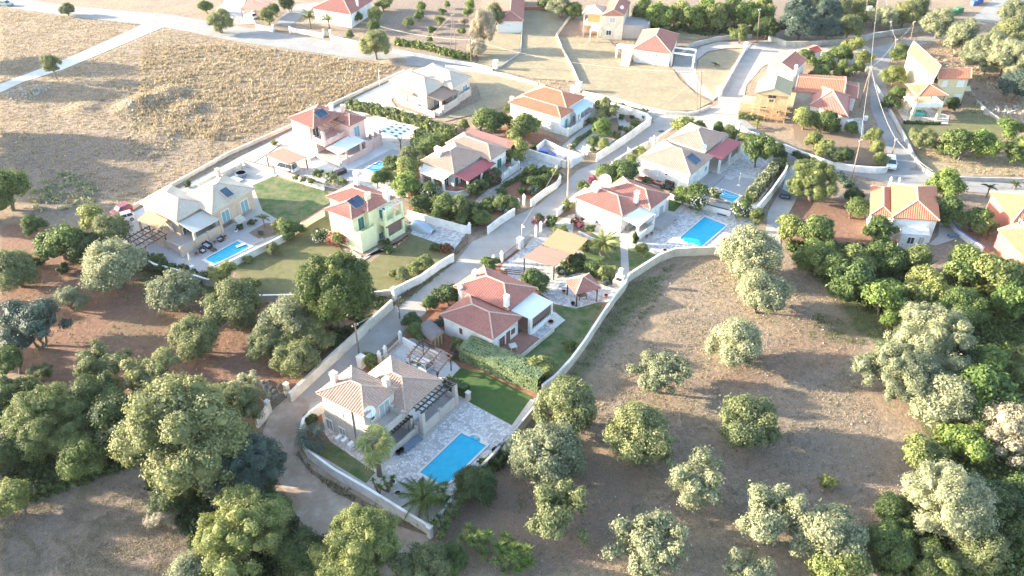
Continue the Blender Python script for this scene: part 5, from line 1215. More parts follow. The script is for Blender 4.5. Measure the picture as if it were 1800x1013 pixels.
# white garage
F, H, r = simple_house('white_garage', 'square white outbuilding with steep mottled red hip roof on the dry lawn', z3(1283, 321), z3(1056, 293), z3(1330, 207), 3.4, white, TR, pitch=.5, wins=tuple(('y', z3(x_, 328), .35, .35) for x_ in (1148, 1180, 1196)))
rectf(H, F, (F.lu-.2, F.lu+4.6, 1.5, 4.8), 2.6, 2.8, cream, 'terrace_slab'); rectf(H, F, (F.lu-.3, F.lu+4.6, 1.5, 1.7), 2.8, 3.5, cream, 'terrace_parapet')
for xx in (F.lu+.8, F.lu+2.7, F.lu+4.4): post(H, F, xx, 1.7, 0, 2.6, cream, .5)
st = MB()
for i in range(9): st.box(F, F.lu+.2, F.lu+2.4, -3.2+.45*i, 1.4, .26*i, .26*(i+1)-.002)
st.build('outside_stairs', cream, H)
Hc = thing('car_porch', (*F.m(-4, 2), 0), 'open white concrete beam frame over the curved driveway', 'porch')
for yy in (1.2, 5.2): MB().beam((*F.m(.2, yy), 3.3), (*F.m(-5.6, yy), 3.3), .3, .35).build('beam', white, Hc)
for k in ((-5.5, 1.2), (-5.5, 5.2), (-.2, 1.2)): post(Hc, F, *k, 0, 3.2, white, .4)
# small pale top house, top left houses
F, H, r = simple_house('small_pale_house', 'small pale house with red tiled roof and one shuttered window, top middle', z3(407, 128), z3(243, 126), z3(414, -60), 3.3, plain('pale_blue_render', (.62, .66, .66), .85, .05), TR, axis='y', wins=(('y', z3(318, 152), 1.3, 1.1, dict(pmat=fabb)), ))
F, H, r = simple_house('garden_house', 'white house with red hip roof behind palms at the top of the photo', t1(1350, 132), t1(1005, 76), t1(1545, 8), 3.8, white, TR)
rr = (F.rz(t1(1470, 70), 3.6)[0]-4, 0.3, F.lw*.6, F.lw+1); chim(H, F, t1(1405, -5), 6.2, 3.6, white, w_=.5)
F = Frame(t1(555, 92), t1(365, 76), t1(640, 22), 2.9)
H = thing('carport', (*F.o, 0), 'flat red-brown carport roof on posts, top left', 'carport')
slabp(H, F, [(0, 0, 2.9), (F.lu, 0, 2.9), (F.lu, F.lw, 3.2), (0, F.lw, 3.2)], .12, TR, 'canopy')
for k in ((.2, .2), (F.lu-.2, .2), (.2, F.lw-.2), (F.lu-.2, F.lw-.2)): post(H, F, *k, 0, 2.85, woodm, .15)
# stack of red clay blocks
c = U(z3(478, 45), .5); F = Ang(c, R(-3)); H = thing('brick_stack', c, 'long low stack of red clay blocks at the top edge', 'brick stack')
for i in range(13):
    for k in range(2): MB().box(F, -5+i*.78, -5+i*.78+.74, -.5, .5, k*.42, k*.42+.4-(i % 3)*.03).build('block_pallet', TO, H)

# ================================================================= POOLS
def pool(label, L, T, Rr, B, roman=None, steps=False, water=waterm, zc=.16):
    """corners left, top, right, bottom in order"""
    W = [Vector(U(p, zc)) for p in (L, T, Rr, B)]
    c = sum(W, Vector((0, 0)))/4
    o = thing('swimming_pool', (c.x, c.y), label, 'pool', 'swimming pools')
    def ringp(k): return [tuple(p+(p-c).normalized()*k) for p in W]
    IN, OUT = ringp(0), ringp(.55)
    mb = MB()
    for i in range(4):
        j = (i+1) % 4; mb.slab([(*OUT[i], zc), (*OUT[j], zc), (*IN[j], zc), (*IN[i], zc)], .15)
    mb.build('coping', coping, o)
    mb = MB()
    for i in range(4):
        j = (i+1) % 4; mb.poly([(*IN[i], zc), (*IN[j], zc), (*IN[j], zc-.16), (*IN[i], zc-.16)])
    mb.build('tiled_rim', pooltile, o, recalc=False)
    MB().poly([(*p, zc-.09) for p in ringp(.0)]).build('water', water, o, recalc=False)
    if roman is not None:
        i, k, rad = roman; j = (i+1) % 4; m = W[i].lerp(W[j], k); d = (W[j]-W[i]).normalized(); n = Vector((-d.y, d.x))
        if (m+n-c).length < (m-c).length: n = -n
        pts = [(*(m+d*math.cos(a)*rad+n*math.sin(a)*rad), zc+.012) for a in [math.pi*t/10 for t in range(11)]]
        MB().slab(pts, .05).build('roman_step_pool', water, o)
        pr = [(*(m+d*math.cos(a)*(rad+.3)+n*math.sin(a)*(rad+.3)), zc+.005) for a in [math.pi*t/10 for t in range(11)]]
        MB().slab(pr, .12).build('step_coping', coping, o)
        MB().slab([(p[0], p[1], zc+.03) for p in pts[3:8]]+[(*(m+n*.1), zc+.03)], .02).build('step', fabg, o)
    if steps:
        i = 1
        for k, rad in enumerate((2.0, 1.4, .8)):
            m = W[1].lerp(W[2], .35) if steps == 1 else W[0].lerp(W[1], .7)
            dd = (c-m).normalized(); s = Vector((-dd.y, dd.x)); pts = []
            for t in range(9): a = math.pi*t/8; pts.append(m+s*math.cos(a)*rad+dd*math.sin(a)*rad)
            for t in range(8): pass
            mm = MB()
            for t in range(8): mm.beam((*pts[t], zc-.07), (*pts[t+1], zc-.07), .16, .03)
            mm.build('curved_step', fabb, o)
    return o
pool('largest bright blue pool with a half-round step, on the crazy paving below the beige house', zG(805, 778), zG(1050, 545), zG(1197, 620), zG(950, 862), roman=(1, .52, .75))
pool('blue pool with half-round step on pale paving beside the white house with the big dish', zD(1088, 705), zD(1312, 512), zD(1502, 588), zD(1280, 778), roman=(3, .62, .7))
pool('small narrow blue pool beside the tan house with the grey awning', z6(650, 832), z6(878, 705), z6(972, 745), z6(720, 868))
pool('tiny blue pool with curved steps on the pink house terrace', zP(885, 640), zP(995, 578), zP(1075, 612), zP(965, 680), steps=2, zc=.24)
pool('blue pool with white curved steps partly behind oleanders, below the cream house', zE(905, 775), zE(965, 728), zE(1115, 780), zE(1055, 840), steps=1, zc=.24)
# pool details
def deckboard(p, z, L, W_, h, mat, label, cat, ang=0, name='bench'):
    c = U(p, z); F = Ang(c, R(ang)); o = thing(name, c, label, cat)
    MB().box(F, -L/2, L/2, -W_/2, W_/2, h-.08, h).build('seat', mat, o)
    for sx in (-1, 1):
        for sy in (-1, 1): MB().box(F, sx*(L/2-.1)-.04, sx*(L/2-.1)+.04, sy*(W_/2-.08)-.04, sy*(W_/2-.08)+.04, 0, h-.08).build('leg', mat, o)
    return o
bluew = plain('blue_grey_paint', (.13, .19, .26), .6)
deckboard(zG(755, 605), .4, 3.0, .9, .42, bluew, 'long blue-grey bench against the beige terrace wall', 'bench', 52)
deckboard(zD(1470, 485), .15, 1.6, 1.2, .2, plain('dark_mat', (.06, .08, .12), .8), 'dark blue low platform at the far edge of the middle pool paving', 'platform', -36, 'low_platform')
deckboard(z6(1018, 710), .15, 2.6, 1.0, .2, concd, 'grey low deck at the head of the small left pool', 'platform', 40, 'low_platform')
deckboard(z6(905, 735), .2, 1.6, .6, .3, whitep, 'white diving board block over the small left pool', 'diving board', 40, 'diving_board')

# ================================================================= FREESTANDING SHADES
def canopy(name, label, cat, B, A, C, z, mat, posts=wood, th=.08, z2=None, pm=.16, beams=True):
    F = Frame(B, A, C, z); o = thing(name, (*F.o, 0), label, cat); z2 = z2 or z
    slabp(o, F, [(0, 0, z), (F.lu, 0, z), (F.lu, F.lw, z2), (0, F.lw, z2)], th, mat, 'roof_sheet')
    for k in ((.15, .15), (F.lu-.15, .15), (.15, F.lw-.15), (F.lu-.15, F.lw-.15)): post(o, F, *k, 0, z-th-.01 if k[1] < 1 else z2-th-.01, posts, pm, 'post')
    if beams:
        for yy in (.15, F.lw*.5, F.lw-.15):
            zz = z+(z2-z)*yy/F.lw; MB().beam((*F.m(-.1, yy), zz+.05), (*F.m(F.lu+.1, yy), zz+.03), .07, .05).build('batten', mat, o)
    return F, o
canopy('carport', 'brown reed carport over the crazy paved drive, nearer of two', 'carport', zQ(580, 450), zQ(300, 370), zQ(728, 335), 2.7, fabbr)
canopy('carport', 'orange reed carport in the sun, behind the brown one', 'carport', zQ(752, 342), zQ(472, 248), zQ(882, 202), 2.6, fabo)
canopy('carport', 'brown reed carport over the white van at the pink house', 'carport', zP(190, 602), zP(-20, 515), zP(352, 538), 2.5, fabbr)
def gazebo():
    F = Frame(zQ(770, 703), zQ(664, 572), zQ(1000, 645), 2.6); o = thing('gazebo', (*F.o, 0), 'open gazebo with a small red tiled hip roof above the lawn', 'gazebo')
    roof_hip(o, F, (0, F.lu, 0, F.lw), 2.6, TR, pitch=.55, sp=.34)
    for x in (.45, F.lu-.45):
        for y in (.45, F.lw-.45):
            post(o, F, x, y, 0, 2.6, wood, .18, 'post')
            for dx, dy in ((1, 0), (0, 1)):
                sx = dx*(1 if x < 1 else -1); sy = dy*(1 if y < 1 else -1)
                MB().beam((*F.m(x, y), 1.9), (*F.m(x+sx*.6, y+sy*.6), 2.55), .08, .08).build('brace', wood, o)
    t = thing('table', (*F.m(F.lu/2, F.lw/2), 0), 'dark table under the red tiled gazebo', 'table')
    MB().box(F, F.lu/2-.5, F.lu/2+.5, F.lw/2-.7, F.lw/2+.7, .68, .75).build('table_top', wood, t)
    for sx in (-1, 1):
        for sy in (-1, 1): MB().box(F, F.lu/2+sx*.42-.04, F.lu/2+sx*.42+.04, F.lw/2+sy*.6-.04, F.lw/2+sy*.6+.04, 0, .68).build('leg', wood, t)
gazebo()
def open_pergola(label, B, A, C, z, mat, n=8, brace=True, nb=2, along='y'):
    F = Frame(B, A, C, z); o = thing('pergola', (*F.o, 0), label, 'pergola', 'open timber pergolas')
    pergola(o, F, (0, F.lu, 0, F.lw), z, mat, nx=n, ny=nb, along=along, bw=.12)
    for x in (.1, F.lu-.1):
        for y in (.1, F.lw-.1):
            post(o, F, x, y, 0, z-.06, mat, .16, 'post')
            if brace: MB().beam((*F.m(x, y), z-.8), (*F.m(x, y+(.6 if y < 1 else -.6)), z-.1), .08, .08).build('brace', mat, o)
    return F, o
open_pergola('dark timber pergola standing over the silver-grey car', zG(908, 188), zG(735, 88), zG(990, 88), 2.6, wood, n=7, nb=4)
open_pergola('brown timber pergola with many posts, left of the tan house', z6(207, 755), z6(92, 690), z6(368, 660), 2.6, wood, n=7, nb=4)
open_pergola('low dark timber frame between hedge and crazy paving by the red-roofed house', zQ(290, 530), zQ(120, 510), zQ(320, 500), 1.6, wood, n=3, brace=False)
def panel_pergola():
    F = Frame(zP(1180, 372), zP(992, 298), zP(1322, 290), 2.8); o = thing('checked_pergola', (*F.o, 0), 'dark timber pergola with white and dark checked panel roof, right of the pink house', 'pergola')
    for x in (.1, F.lu-.1):
        for y in (.1, F.lw-.1):
            post(o, F, x, y, 0, 2.7, wood, .16, 'post')
            MB().beam((*F.m(x, y), 2.0), (*F.m(x, y+(.7 if y < 1 else -.7)), 2.7), .1, .1).build('brace', wood, o)
            MB().beam((*F.m(x, y), 2.0), (*F.m(x+(.7 if x < 1 else -.7), y), 2.7), .1, .1).build('brace', wood, o)
    for yy in (.1, F.lw-.1): MB().beam((*F.m(0, yy), 2.74), (*F.m(F.lu, yy), 2.74), .12, .1).build('main_beam', wood, o)
    nx, ny = 7, 8
    for i in range(nx):
        for j in range(ny):
            dark = (i % 2 == 1 and j % 2 == (i//2) % 2)
            x0, x1 = F.lu*i/nx, F.lu*(i+1)/nx; y0, y1 = F.lw*j/ny, F.lw*(j+1)/ny
            MB().box(F, x0+.01, x1-.01, y0+.01, y1-.01, 2.80+(.0 if not dark else -.02), 2.83-(.0 if not dark else .02)).build('roof_panel', plain('panel_dark', (.06, .07, .12), .6) if dark and 'panel_dark' not in MATS else (MATS['panel_dark'] if dark else fabw), o)
panel_pergola()

# ================================================================= GARDEN FURNITURE
def parasol(p, zt, label):
    b = U(p, 0); o = thing('closed_parasol', b, label, 'parasol')
    MB().tube([(*b, 0), (*b, 2.6)], .04, 8).build('pole', whitep, o)
    MB().lathe((*b, 0), [(.35, 0), (.35, .08), (.08, .14)], 12).build('base', whitep, o)
    MB().lathe((*b, 0), [(.09, 1.0), (.2, 1.25), (.17, 1.8), (.1, 2.4), (.03, 2.65)], 10).build('folded_canopy', cream, o)
parasol(z6(556, 885), 2.6, 'closed cream parasol on the left terrace, next to the small pool')
parasol(zE(1106, 690), 2.6, 'closed white parasol on the grey paving of the cream house')
def sofa(p, ang, L, label):
    c = U(p, .3); F = Ang(c, R(ang)); o = thing('garden_sofa' if L > 1.2 else 'garden_armchair', c, label, 'sofa' if L > 1.2 else 'armchair')
    MB().box(F, -L/2, L/2, -.4, .4, .05, .35).build('frame', blackm, o)
    MB().box(F, -L/2, L/2, .28, .42, .352, .85).build('backrest', blackm, o)
    for s in (-1, 1): MB().box(F, s*L/2-.07, s*L/2+.07, -.4, .27, .352, .62).build('armrest', blackm, o)
    n = 1 if L < 1.2 else 2
    for i in range(n): w_ = (L-.2)/n; MB().box(F, -L/2+.1+i*w_+.02, -L/2+.1+(i+1)*w_-.02, -.36, .26, .353, .48).build('cushion', cush, o)
sofa(z6(668, 738), 142-180, 1.7, 'black garden sofa with pale cushions against the tan terrace wall')
sofa(z6(632, 775), 55, .85, 'black garden armchair left of the coffee table by the small pool')
sofa(z6(762, 695), 142-180, .85, 'lone black garden armchair by the terrace pier near the small pool')
deckboard(z6(710, 765), .3, .8, .8, .38, wood, 'small dark coffee table between the black garden chairs', 'table', 50, 'coffee_table')
def box_(p, z, L, W_, h, mat, label, cat, ang, name, lid=None):
    c = U(p, z); F = Ang(c, R(ang)); o = thing(name, c, label, cat)
    MB().box(F, -L/2, L/2, -W_/2, W_/2, 0.03, h).build('body', mat, o)
    MB().box(F, -L/2-.04, L/2+.04, -W_/2-.04, W_/2+.04, h+.002, h+.1).build('lid', lid or mat, o)
    for s in (-1, 1): MB().box(F, s*L*.3-.06, s*L*.3+.06, -W_/2-.07, -W_/2-.001, h*.5, h*.5+.05).build('handle', metal, o)
    return o
box_(zP(655, 668), .5, 2.0, 1.0, .75, blackm, 'black storage chest by the pink house steps', 'storage chest', 40, 'storage_chest')
box_(zE(498, 668), .6, 1.7, 1.0, 1.0, wood, 'dark brown garden cabinet against the cream house wall', 'cabinet', -35, 'garden_cabinet')
aircon(zE(575, 700), .5, FE, 'white air conditioner by the dark garden cabinet')
def kayak(p, ang, L, mat, label):
    c = U(p, .5); o = thing('kayak', c, label, 'kayak'); prof = [(-1, .02), (-.7, .2), (-.3, .36), (.3, .36), (.7, .2), (1, .02)]
    F = Ang(c, R(ang)); pts = [(*F.m(t*L/2, 0), .45) for t, _ in prof]
    MB().tube(pts, [r_ for _, r_ in prof], 10).build('hull', mat, o, smooth=True)
    MB().box(F, -.45, .45, -.2, .2, .7, .84).build('cockpit', blackm, o)
redp = paint('red_plastic', (.55, .05, .04))
kayak(zE(285, 628), -25, 3.6, redp, 'red kayak lying behind the dark low wall')
kayak(zE(392, 665), -35, 2.4, paint('orange_plastic', (.6, .2, .12)), 'short orange kayak end beside the red one')
# hot tub
c = U(z6(905, 222), .7); o = thing('hot_tub', c, 'round grey water tub on the terrace behind the tan house', 'tub')
MB().lathe((*c, 0), [(.85, 0), (1.0, .15), (1.0, .75), (1.08, .8), (1.08, .86), (.9, .86), (.9, .7)], 20).build('tub_wall', bluew, o); MB().lathe((*c, .72), [(.0, 0), (.88, 0), (.88, .02), (.0, .03)], 20).build('water', waterm, o)
deckboard(z6(870, 262), .3, 2.6, 1.2, .35, whitep, 'long white table behind the tan house', 'table', -35, 'white_table')
deckboard(zF(800, 705), .9, 1.0, 1.0, 1.2, coping, 'pale round-topped stone table on the red tile terrace', 'table', 20, 'stone_table')
# garden shed
def shed():
    F = Frame(zF(175, 665), zF(75, 572), zF(272, 600), 1.7); o = thing('garden_shed', (*F.o, 0), 'wooden garden shed with rounded grey roof beside the white house', 'shed')
    MB().box(F, 0.1, F.lu-.1, .1, F.lw-.1, 0, 1.7).build('walls', woodm, o)
    m = MB(); n = 8; P_ = []
    for i in range(n+1):
        a = math.pi*i/n; x = F.lw/2-math.cos(a)*F.lw/2*1.06; P_.append((x, 1.72+math.sin(a)*.7))
    for i in range(n):
        (x0, za), (x1, zb) = P_[i], P_[i+1]
        m.slab([(*F.m(-.1, x0), za), (*F.m(-.1, x1), zb), (*F.m(F.lu+.1, x1), zb), (*F.m(F.lu+.1, x0), za)], .06)
    m.build('roof', plain('felt_roof', (.2, .17, .16), .9), o)
    g = MB()
    for xx in (.1, F.lu-.12): g.slab([(*F.m(xx, a_), b_-.05) for a_, b_ in P_][::-1]+[], .02) if False else None
    for k in range(7):
        yy = .15+(F.lw-.3)*k/7; MB().box(F, .06, .098, yy, yy+(F.lw-.3)/7-.03, .05, 1.66).build('plank', woodp if k % 2 else woodm, o)
    mm = MB(); mm.poly([(*F.m(.12, a_), b_-.04) for a_, b_ in P_]); mm.build('gable_end', woodp, o)
shed()
# barbecue oven
c = U(zQ(1160, 600), .3); F = Ang(c, R(-30)); o = thing('barbecue_oven', c, 'white plastered outdoor oven in the corner of the long wall', 'oven')
MB().box(F, -.9, .9, -.6, .6, 0, 1.0).build('base', cream, o); MB().box(F, -.7, .7, -.45, .5, 1.0, 1.9, taper=.1).build('hood', white, o); MB().box(F, -.3, .3, -.1, .4, 1.85, 3.0).build('flue', white, o); MB().box(F, -.45, .45, -.47, -.40, 1.05, 1.6).build('mouth', blackm, o)
# plant pots
POTS = [(zF(1092, 525), .4, 'tan clay urn on the porch edge under the white awning'), (zQ(665, 680), .3, 'terracotta pot at the left post of the gazebo'), (zQ(1040, 715), .3, 'terracotta bowl of flowers right of the gazebo'), (zQ(745, 785), .3, 'dark pot in front of the gazebo post'),
        (zD(955, 825), .35, 'terracotta pot with clipped bush by the middle pool lawn'), (zD(795, 690), .25, 'terracotta pot left of the porch pier of the dish house'), (zD(838, 665), .25, 'terracotta pot right of the porch pier of the dish house'), (zD(970, 605), .25, 'pot at the foot of the side terrace of the dish house'), (zD(1045, 555), .25, 'last pot along the side terrace of the dish house'),
        (zE(885, 725), .35, 'pot standing at the corner of the half-hidden pool'), (zE(1120, 600), .2, 'small dark pot on the paving joint below the cream house'), (zE(1262, 650), .2, 'small dark pot at the far corner of the grey paving'),
        (zY(1000, 665), .3, 'terracotta pot on the yellow house step, left one'), (zY(1045, 635), .3, 'terracotta pot on the yellow house step, middle one'), (zY(1090, 598), .3, 'terracotta pot on the yellow house step, right one'),
        (t3(1198, 365), .4, 'pale round planter on the gravel below the fan palm'), (t3(1160, 285), .4, 'pale round planter at the paving edge by the big pool'), (zG(698, 650), .3, 'dark pot at the end of the blue-grey bench'), (zG(678, 665), .3, 'black pot by the lower terrace wall of the beige house'),
        (z6(795, 680), .3, 'terracotta pot at the terrace pier of the tan house'), (z6(590, 800), .3, 'clay pot in front of the tan terrace wall'), (z6(720, 715), .25, 'clay pot between sofa and lone armchair'), (z6(872, 635), .3, 'white pot below the side terrace of the tan house'), (zC(868, 460), 1.2, 'clay pot with a slim plant by the green door')]
FOL = []
for p, s, lb in POTS:
    z = 0.0 if s < 1 else .9; s = min(s, .4); c = U(p, z+.2); o = thing('plant_pot', (*c, z), lb, 'plant pot', 'plant pots')
    mt = dryclay if 'terracotta' in lb or 'clay' in lb else (blackm if 'dark' in lb or 'black' in lb else white)
    MB().lathe((*c, z+.02), [(s*.6, 0), (s*.95, s*.9), (s*1.1, s*1.5), (s*1.1, s*1.6), (s*.9, s*1.6), (s*.85, s*1.4)], 12).build('pot', mt, o)
    FOL.append((o, c, z+s*1.5, s))

# ================================================================= VEHICLES
def car(pa, pb, label, pm, width=1.75, zz=.7, kind='hatch', length=None, cat='car'):
    """pa: rear end, pb: front end"""
    a, b = U(pa, zz), U(pb, zz); L = length or math.hypot(b[0]-a[0], b[1]-a[1]); L = min(max(L, 3.7), 4.7)
    c = ((a[0]+b[0])/2, (a[1]+b[1])/2); F = Ang(c, math.atan2(b[1]-a[1], b[0]-a[0]))
    o = thing('parked_car' if cat == 'car' else 'parked_van', c, label, cat, 'parked cars'); s = L/4.2; w_ = width/2
    hi = 1.85 if kind == 'van' else 1.47
    # body: lofted cross-sections along the length (x, half width, bottom, shoulder)
    secs = [(-2.1, .62, .42, .82), (-2.02, .80, .26, .93), (-1.5, .875, .22, .97), (0, .875, .22, .95), (1.1, .875, .22, .90), (1.75, .84, .24, .80), (2.05, .70, .30, .66), (2.1, .6, .38, .56)]
    m = MB(); n = 0
    for x, hw, z0, z1 in secs:
        hw *= width/1.75
        for y, z in ((-hw, z0), (hw, z0), (hw*1.0, (z0+z1)/2), (hw*.95, z1), (-hw*.95, z1), (-hw*1.0, (z0+z1)/2)): m.v.append((*F.m(x*s, y), z))
    for i in range(len(secs)-1):
        for j in range(6): m.f.append((i*6+j, i*6+(j+1) % 6, i*6+6+(j+1) % 6, i*6+6+j))
    m.f += [tuple(range(6)), tuple(range(len(secs)*6-6, len(secs)*6))]
    m.build('body', pm, o, smooth=False)
    xs = ((-1.95, -1.7, .35, 1.05) if kind != 'van' else (-2.0, -1.85, .9, 1.6))
    g = MB(); t = MB()
    lo = [(xs[0], .80), (xs[3], .80)]
    for (x0, x1, za, zb, k0, k1) in ((xs[0], xs[3], .93, .93, .8, .8),):
        pass
    def fr(x, hw, z): return [(*F.m(x*s, -hw*width/1.75), z), (*F.m(x*s, hw*width/1.75), z)]
    A_, B_ = fr(xs[0], .78, .94), fr(xs[3], .78, .90); C_, D_ = fr(xs[1]+.1, .64, hi-.03), fr(xs[2], .64, hi-.03)
    g.v = A_+B_+C_+D_; g.f = [(0, 1, 3, 2), (4, 5, 7, 6), (0, 1, 5, 4), (2, 3, 7, 6), (0, 2, 6, 4), (1, 3, 7, 5)]
    g.build('windows', glass, o)
    MB().slab([C_[0], C_[1], D_[1], D_[0]][0:0] or [(p[0], p[1], hi+.02) for p in (C_[0], C_[1], D_[1], D_[0])], .06).build('car_roof', pm, o)
    pl = MB()
    for y in (-.72, .72):
        for xa, xb in (((xs[1]+xs[2])/2-.05, (xs[1]+xs[2])/2), (xs[1]+.05, xs[0]+.05), (xs[2]-.05, xs[3]-.1)):
            pl.beam((*F.m(xa*s, y*.9*width/1.75), hi-.02), (*F.m(xb*s, y*1.09*width/1.75), .94), .07, .07)
    pl.build('window_pillars', pm, o)
    for x in (-1.35, 1.35):
        for sy in (-1, 1):
            y = sy*(w_-.08); wh = MB().tube([(*F.m(x*s, y-.11), .32), (*F.m(x*s, y+.11), .32)], .32, 14).build('wheel', rubber, o)
            MB().tube([(*F.m(x*s, y+sy*.09), .32), (*F.m(x*s, y+sy*.125), .32)], .18, 10).build('rim', chrome, wh)
    for sy in (-1, 1):
        MB().box(F, 1.93*s, 2.09*s, sy*.5-.16, sy*.5+.16, .55, .68).build('headlight', glassb, o)
        MB().box(F, -2.12*s, -2.0*s, sy*.6-.12, sy*.6+.12, .68, .86).build('tail_light', redp, o)
        MB().box(F, .75*s, .9*s, sy*(w_+.05)-.08, sy*(w_+.05)+.08, .95, 1.07).build('mirror', pm, o)
    return o
car(zG(870, 165), zG(732, 92), 'silver-blue car parked under the dark timber pergola', paint('silver_paint', (.32, .38, .46)))
car(t5(610, 640), t5(845, 672), 'dark blue estate car between two white walls', paint('blue_paint', (.02, .03, .30)))
car(zP(270, 655), zP(70, 600), 'white van under the brown reed carport at the pink house', whitep, width=1.8, kind='van', cat='van')
car(z6(110, 455), z6(-10, 505), 'red car on the verge left of the tan house', paint('red_paint', (.52, .02, .05)))
car(z6(120, 520), z6(10, 550), 'white car beside the red one, left of the tan house', whitep)
car(e1(940, 410), e1(905, 560), 'dark blue-black van on the side lane below the hedge wall', paint('dark_paint', (.03, .04, .06)), width=1.85, kind='van', zz=.8, cat='van', length=4.4)
car(t2(1105, 745), t2(1125, 870), 'white car at the end of the whitewashed wall on the right road', whitep)
car(z5(505, 660), z5(612, 672), 'teal car under the terrace of the ochre house', paint('teal_paint', (.03, .22, .26)))
car(t1(500, 150), t1(415, 125), 'white car with red roof under the top left carport', whitep)
car(z1(-30, 15), z1(92, 25), 'grey-green car at the top left corner of the photo', paint('green_grey_paint', (.2, .27, .27)))
def covered_car():
    a, b = U(zY(1130, 460), .8), U(zY(1325, 525), .8); c = ((a[0]+b[0])/2, (a[1]+b[1])/2); F = Ang(c, math.atan2(b[1]-a[1], b[0]-a[0]))
    o = thing('covered_car', c, 'car hidden under a shiny silver cover on the crazy paved drive', 'car'); L = math.hypot(b[0]-a[0], b[1]-a[1])
    m = MB(); secs = [(-.5, .5, .7), (-.47, .8, 1.0), (-.36, .92, 1.45), (-.2, .95, 1.62), (.1, .95, 1.6), (.25, .93, 1.3), (.4, .9, 1.0), (.48, .75, .85), (.5, .5, .6)]; k = 9
    rs = random.Random(4)
    for x, hw, h in secs:
        for j in range(k):
            t = j/(k-1); a_ = math.pi*t; y = -math.cos(a_)*hw*(1+.1*abs(math.cos(a_))); z = .05+(h-.05)*min(1, math.sin(a_)**.55); m.v.append((*F.m(x*L+rs.uniform(-.04, .04), y+rs.uniform(-.03, .03)), z+rs.uniform(-.03, .03)))
    for i in range(len(secs)-1):
        for j in range(k-1): m.f.append((i*k+j, i*k+j+1, i*k+k+j+1, i*k+k+j))
    cv = m.build('silver_cover', plain('silver_cover', (.42, .48, .53), .35, .08, 3, .6, metal=.3), o, smooth=True)
    for x in (-.32, .32):
        for sy in (-1, 1): MB().tube([(*F.m(x*L, sy*.8-.1), .31), (*F.m(x*L, sy*.8+.1), .31)], .3, 10).build('wheel', rubber, o)
covered_car()
# skips and bins by the hill road
for i, (pt, lb, cc) in enumerate(((t4(1160, 115), 'green metal skip by the hill road, left one', (.03, .16, .05)), (t4(1210, 95), 'green metal skip by the hill road, right one', (.03, .16, .05)), (t4(1345, 30), 'blue bin by the hill road, left one', (.04, .12, .32)), (t4(1375, 18), 'blue bin by the hill road, middle one', (.04, .10, .35)), (t4(1405, 8), 'blue bin by the hill road, right one', (.03, .08, .32)))):
    box_(pt, .6, 2.3 if i < 2 else 1.3, 1.5 if i < 2 else 1.2, 1.3, plain('bin_paint_%s' % 'abcde'[i], cc, .5), lb, 'skip' if i < 2 else 'bin', 20, 'skip' if i < 2 else 'wheeled_bin')

# ================================================================= POLES AND LINES
def pole(pb, pt, label, mat=polewood, r=.14, kind='utility_pole', cross=True, lamp=False, h=None):
    b = U(pb); best = min(((math.hypot(U(pt, k*.1)[0]-b[0], U(pt, k*.1)[1]-b[1]), k*.1) for k in range(15, 130)))
    h = h or best[1]; t = U(pt, h); o = thing(kind, b, label, 'pole' if not lamp else 'lamp post', 'utility poles' if not lamp else 'lamp posts')
    MB().tube([(*b, -.2), (*t, h)], [r, r*.7], 10).build('shaft', mat, o)
    if cross:
        F = Ang(t, R(35)); MB().box(F, -.5, .5, -.05, .05, h-.45, h-.33).build('cross_arm', metal, o)
        for s in (-.4, 0, .4): MB().lathe((*F.m(s, 0), h-.33), [(.04, 0), (.07, .06), (.05, .14), (.02, .2)], 8).build('insulator', whitep, o)
    if lamp:
        F = Ang(t, R(-60)); MB().box(F, 0, .7, -.03, .03, h-.03, h+.03).build('lamp_arm', mat, o); MB().lathe((*F.m(.7, 0), h-.15), [(.02, .2), (.2, .1), (.22, 0), (.02, -.02)], 10).build('lamp_head', whitep, o)
    return (*t, h-.2)
PL = {}
PL['a'] = pole(e5(782, 626), e5(755, 435), 'brown utility pole at the lower street, next to the thick white pillar')
PL['b'] = pole(e5(1022, 405), e5(1010, 275), 'dark slim pole on the lower street opposite the yellow house corner', r=.11)
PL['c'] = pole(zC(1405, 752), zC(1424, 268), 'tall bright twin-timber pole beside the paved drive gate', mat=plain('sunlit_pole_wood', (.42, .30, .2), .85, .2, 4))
PL['d'] = pole(zQ(288, 190), zQ(290, 75), 'thin white street lamp at the brown carport gate', mat=whitep, r=.06, kind='street_lamp', cross=False, lamp=True)
PL['e'] = pole(z4(120, 806), z4(136, 505), 'brown pole at the curved corner of the big dry lawn')
PL['f'] = pole(z4(530, 300), z4(550, 62), 'brown pole at the end of the ribbed concrete wall')
PL['g'] = pole(t2(697, 978), t2(795, 565), 'leaning brown pole in front of the whitewashed wall')
PL['h'] = pole(t2(1108, 775), t2(1165, 558), 'short leaning pole above the white parked car')
PL['i'] = pole(z5(205, 640), z5(275, 392), 'tall leaning double pole at the bend by the red-roofed houses')
PL['j'] = pole(t4(605, 560), t4(650, 352), 'pole beside the hedge uphill from the ochre house')
PL['k'] = pole(t4(778, 350), t4(810, 192), 'dark pole at the kerb of the hill road')
PL['l'] = pole(t4(360, 250), t4(390, -40), 'left pole of the transformer frame among the top right olives')
PL['m'] = pole(t4(425, 255), t4(482, -20), 'right pole of the transformer frame among the top right olives')
PL['n'] = pole(t4(585, 320), t4(600, 190), 'grey pole with cabinet at the stone wall', mat=metal, r=.1)
PL['o'] = pole(z2(1322, 302), z2(1336, 80), 'left leg of the twin pole in the top garden', r=.11)
PL['p'] = pole(z2(1353, 306), z2(1342, 90), 'right leg of the twin pole in the top garden', r=.11, cross=False)
PL['q'] = pole(z2(1447, 392), z2(1440, 232), 'dark pole at the upper road wall, between the two dry gardens')
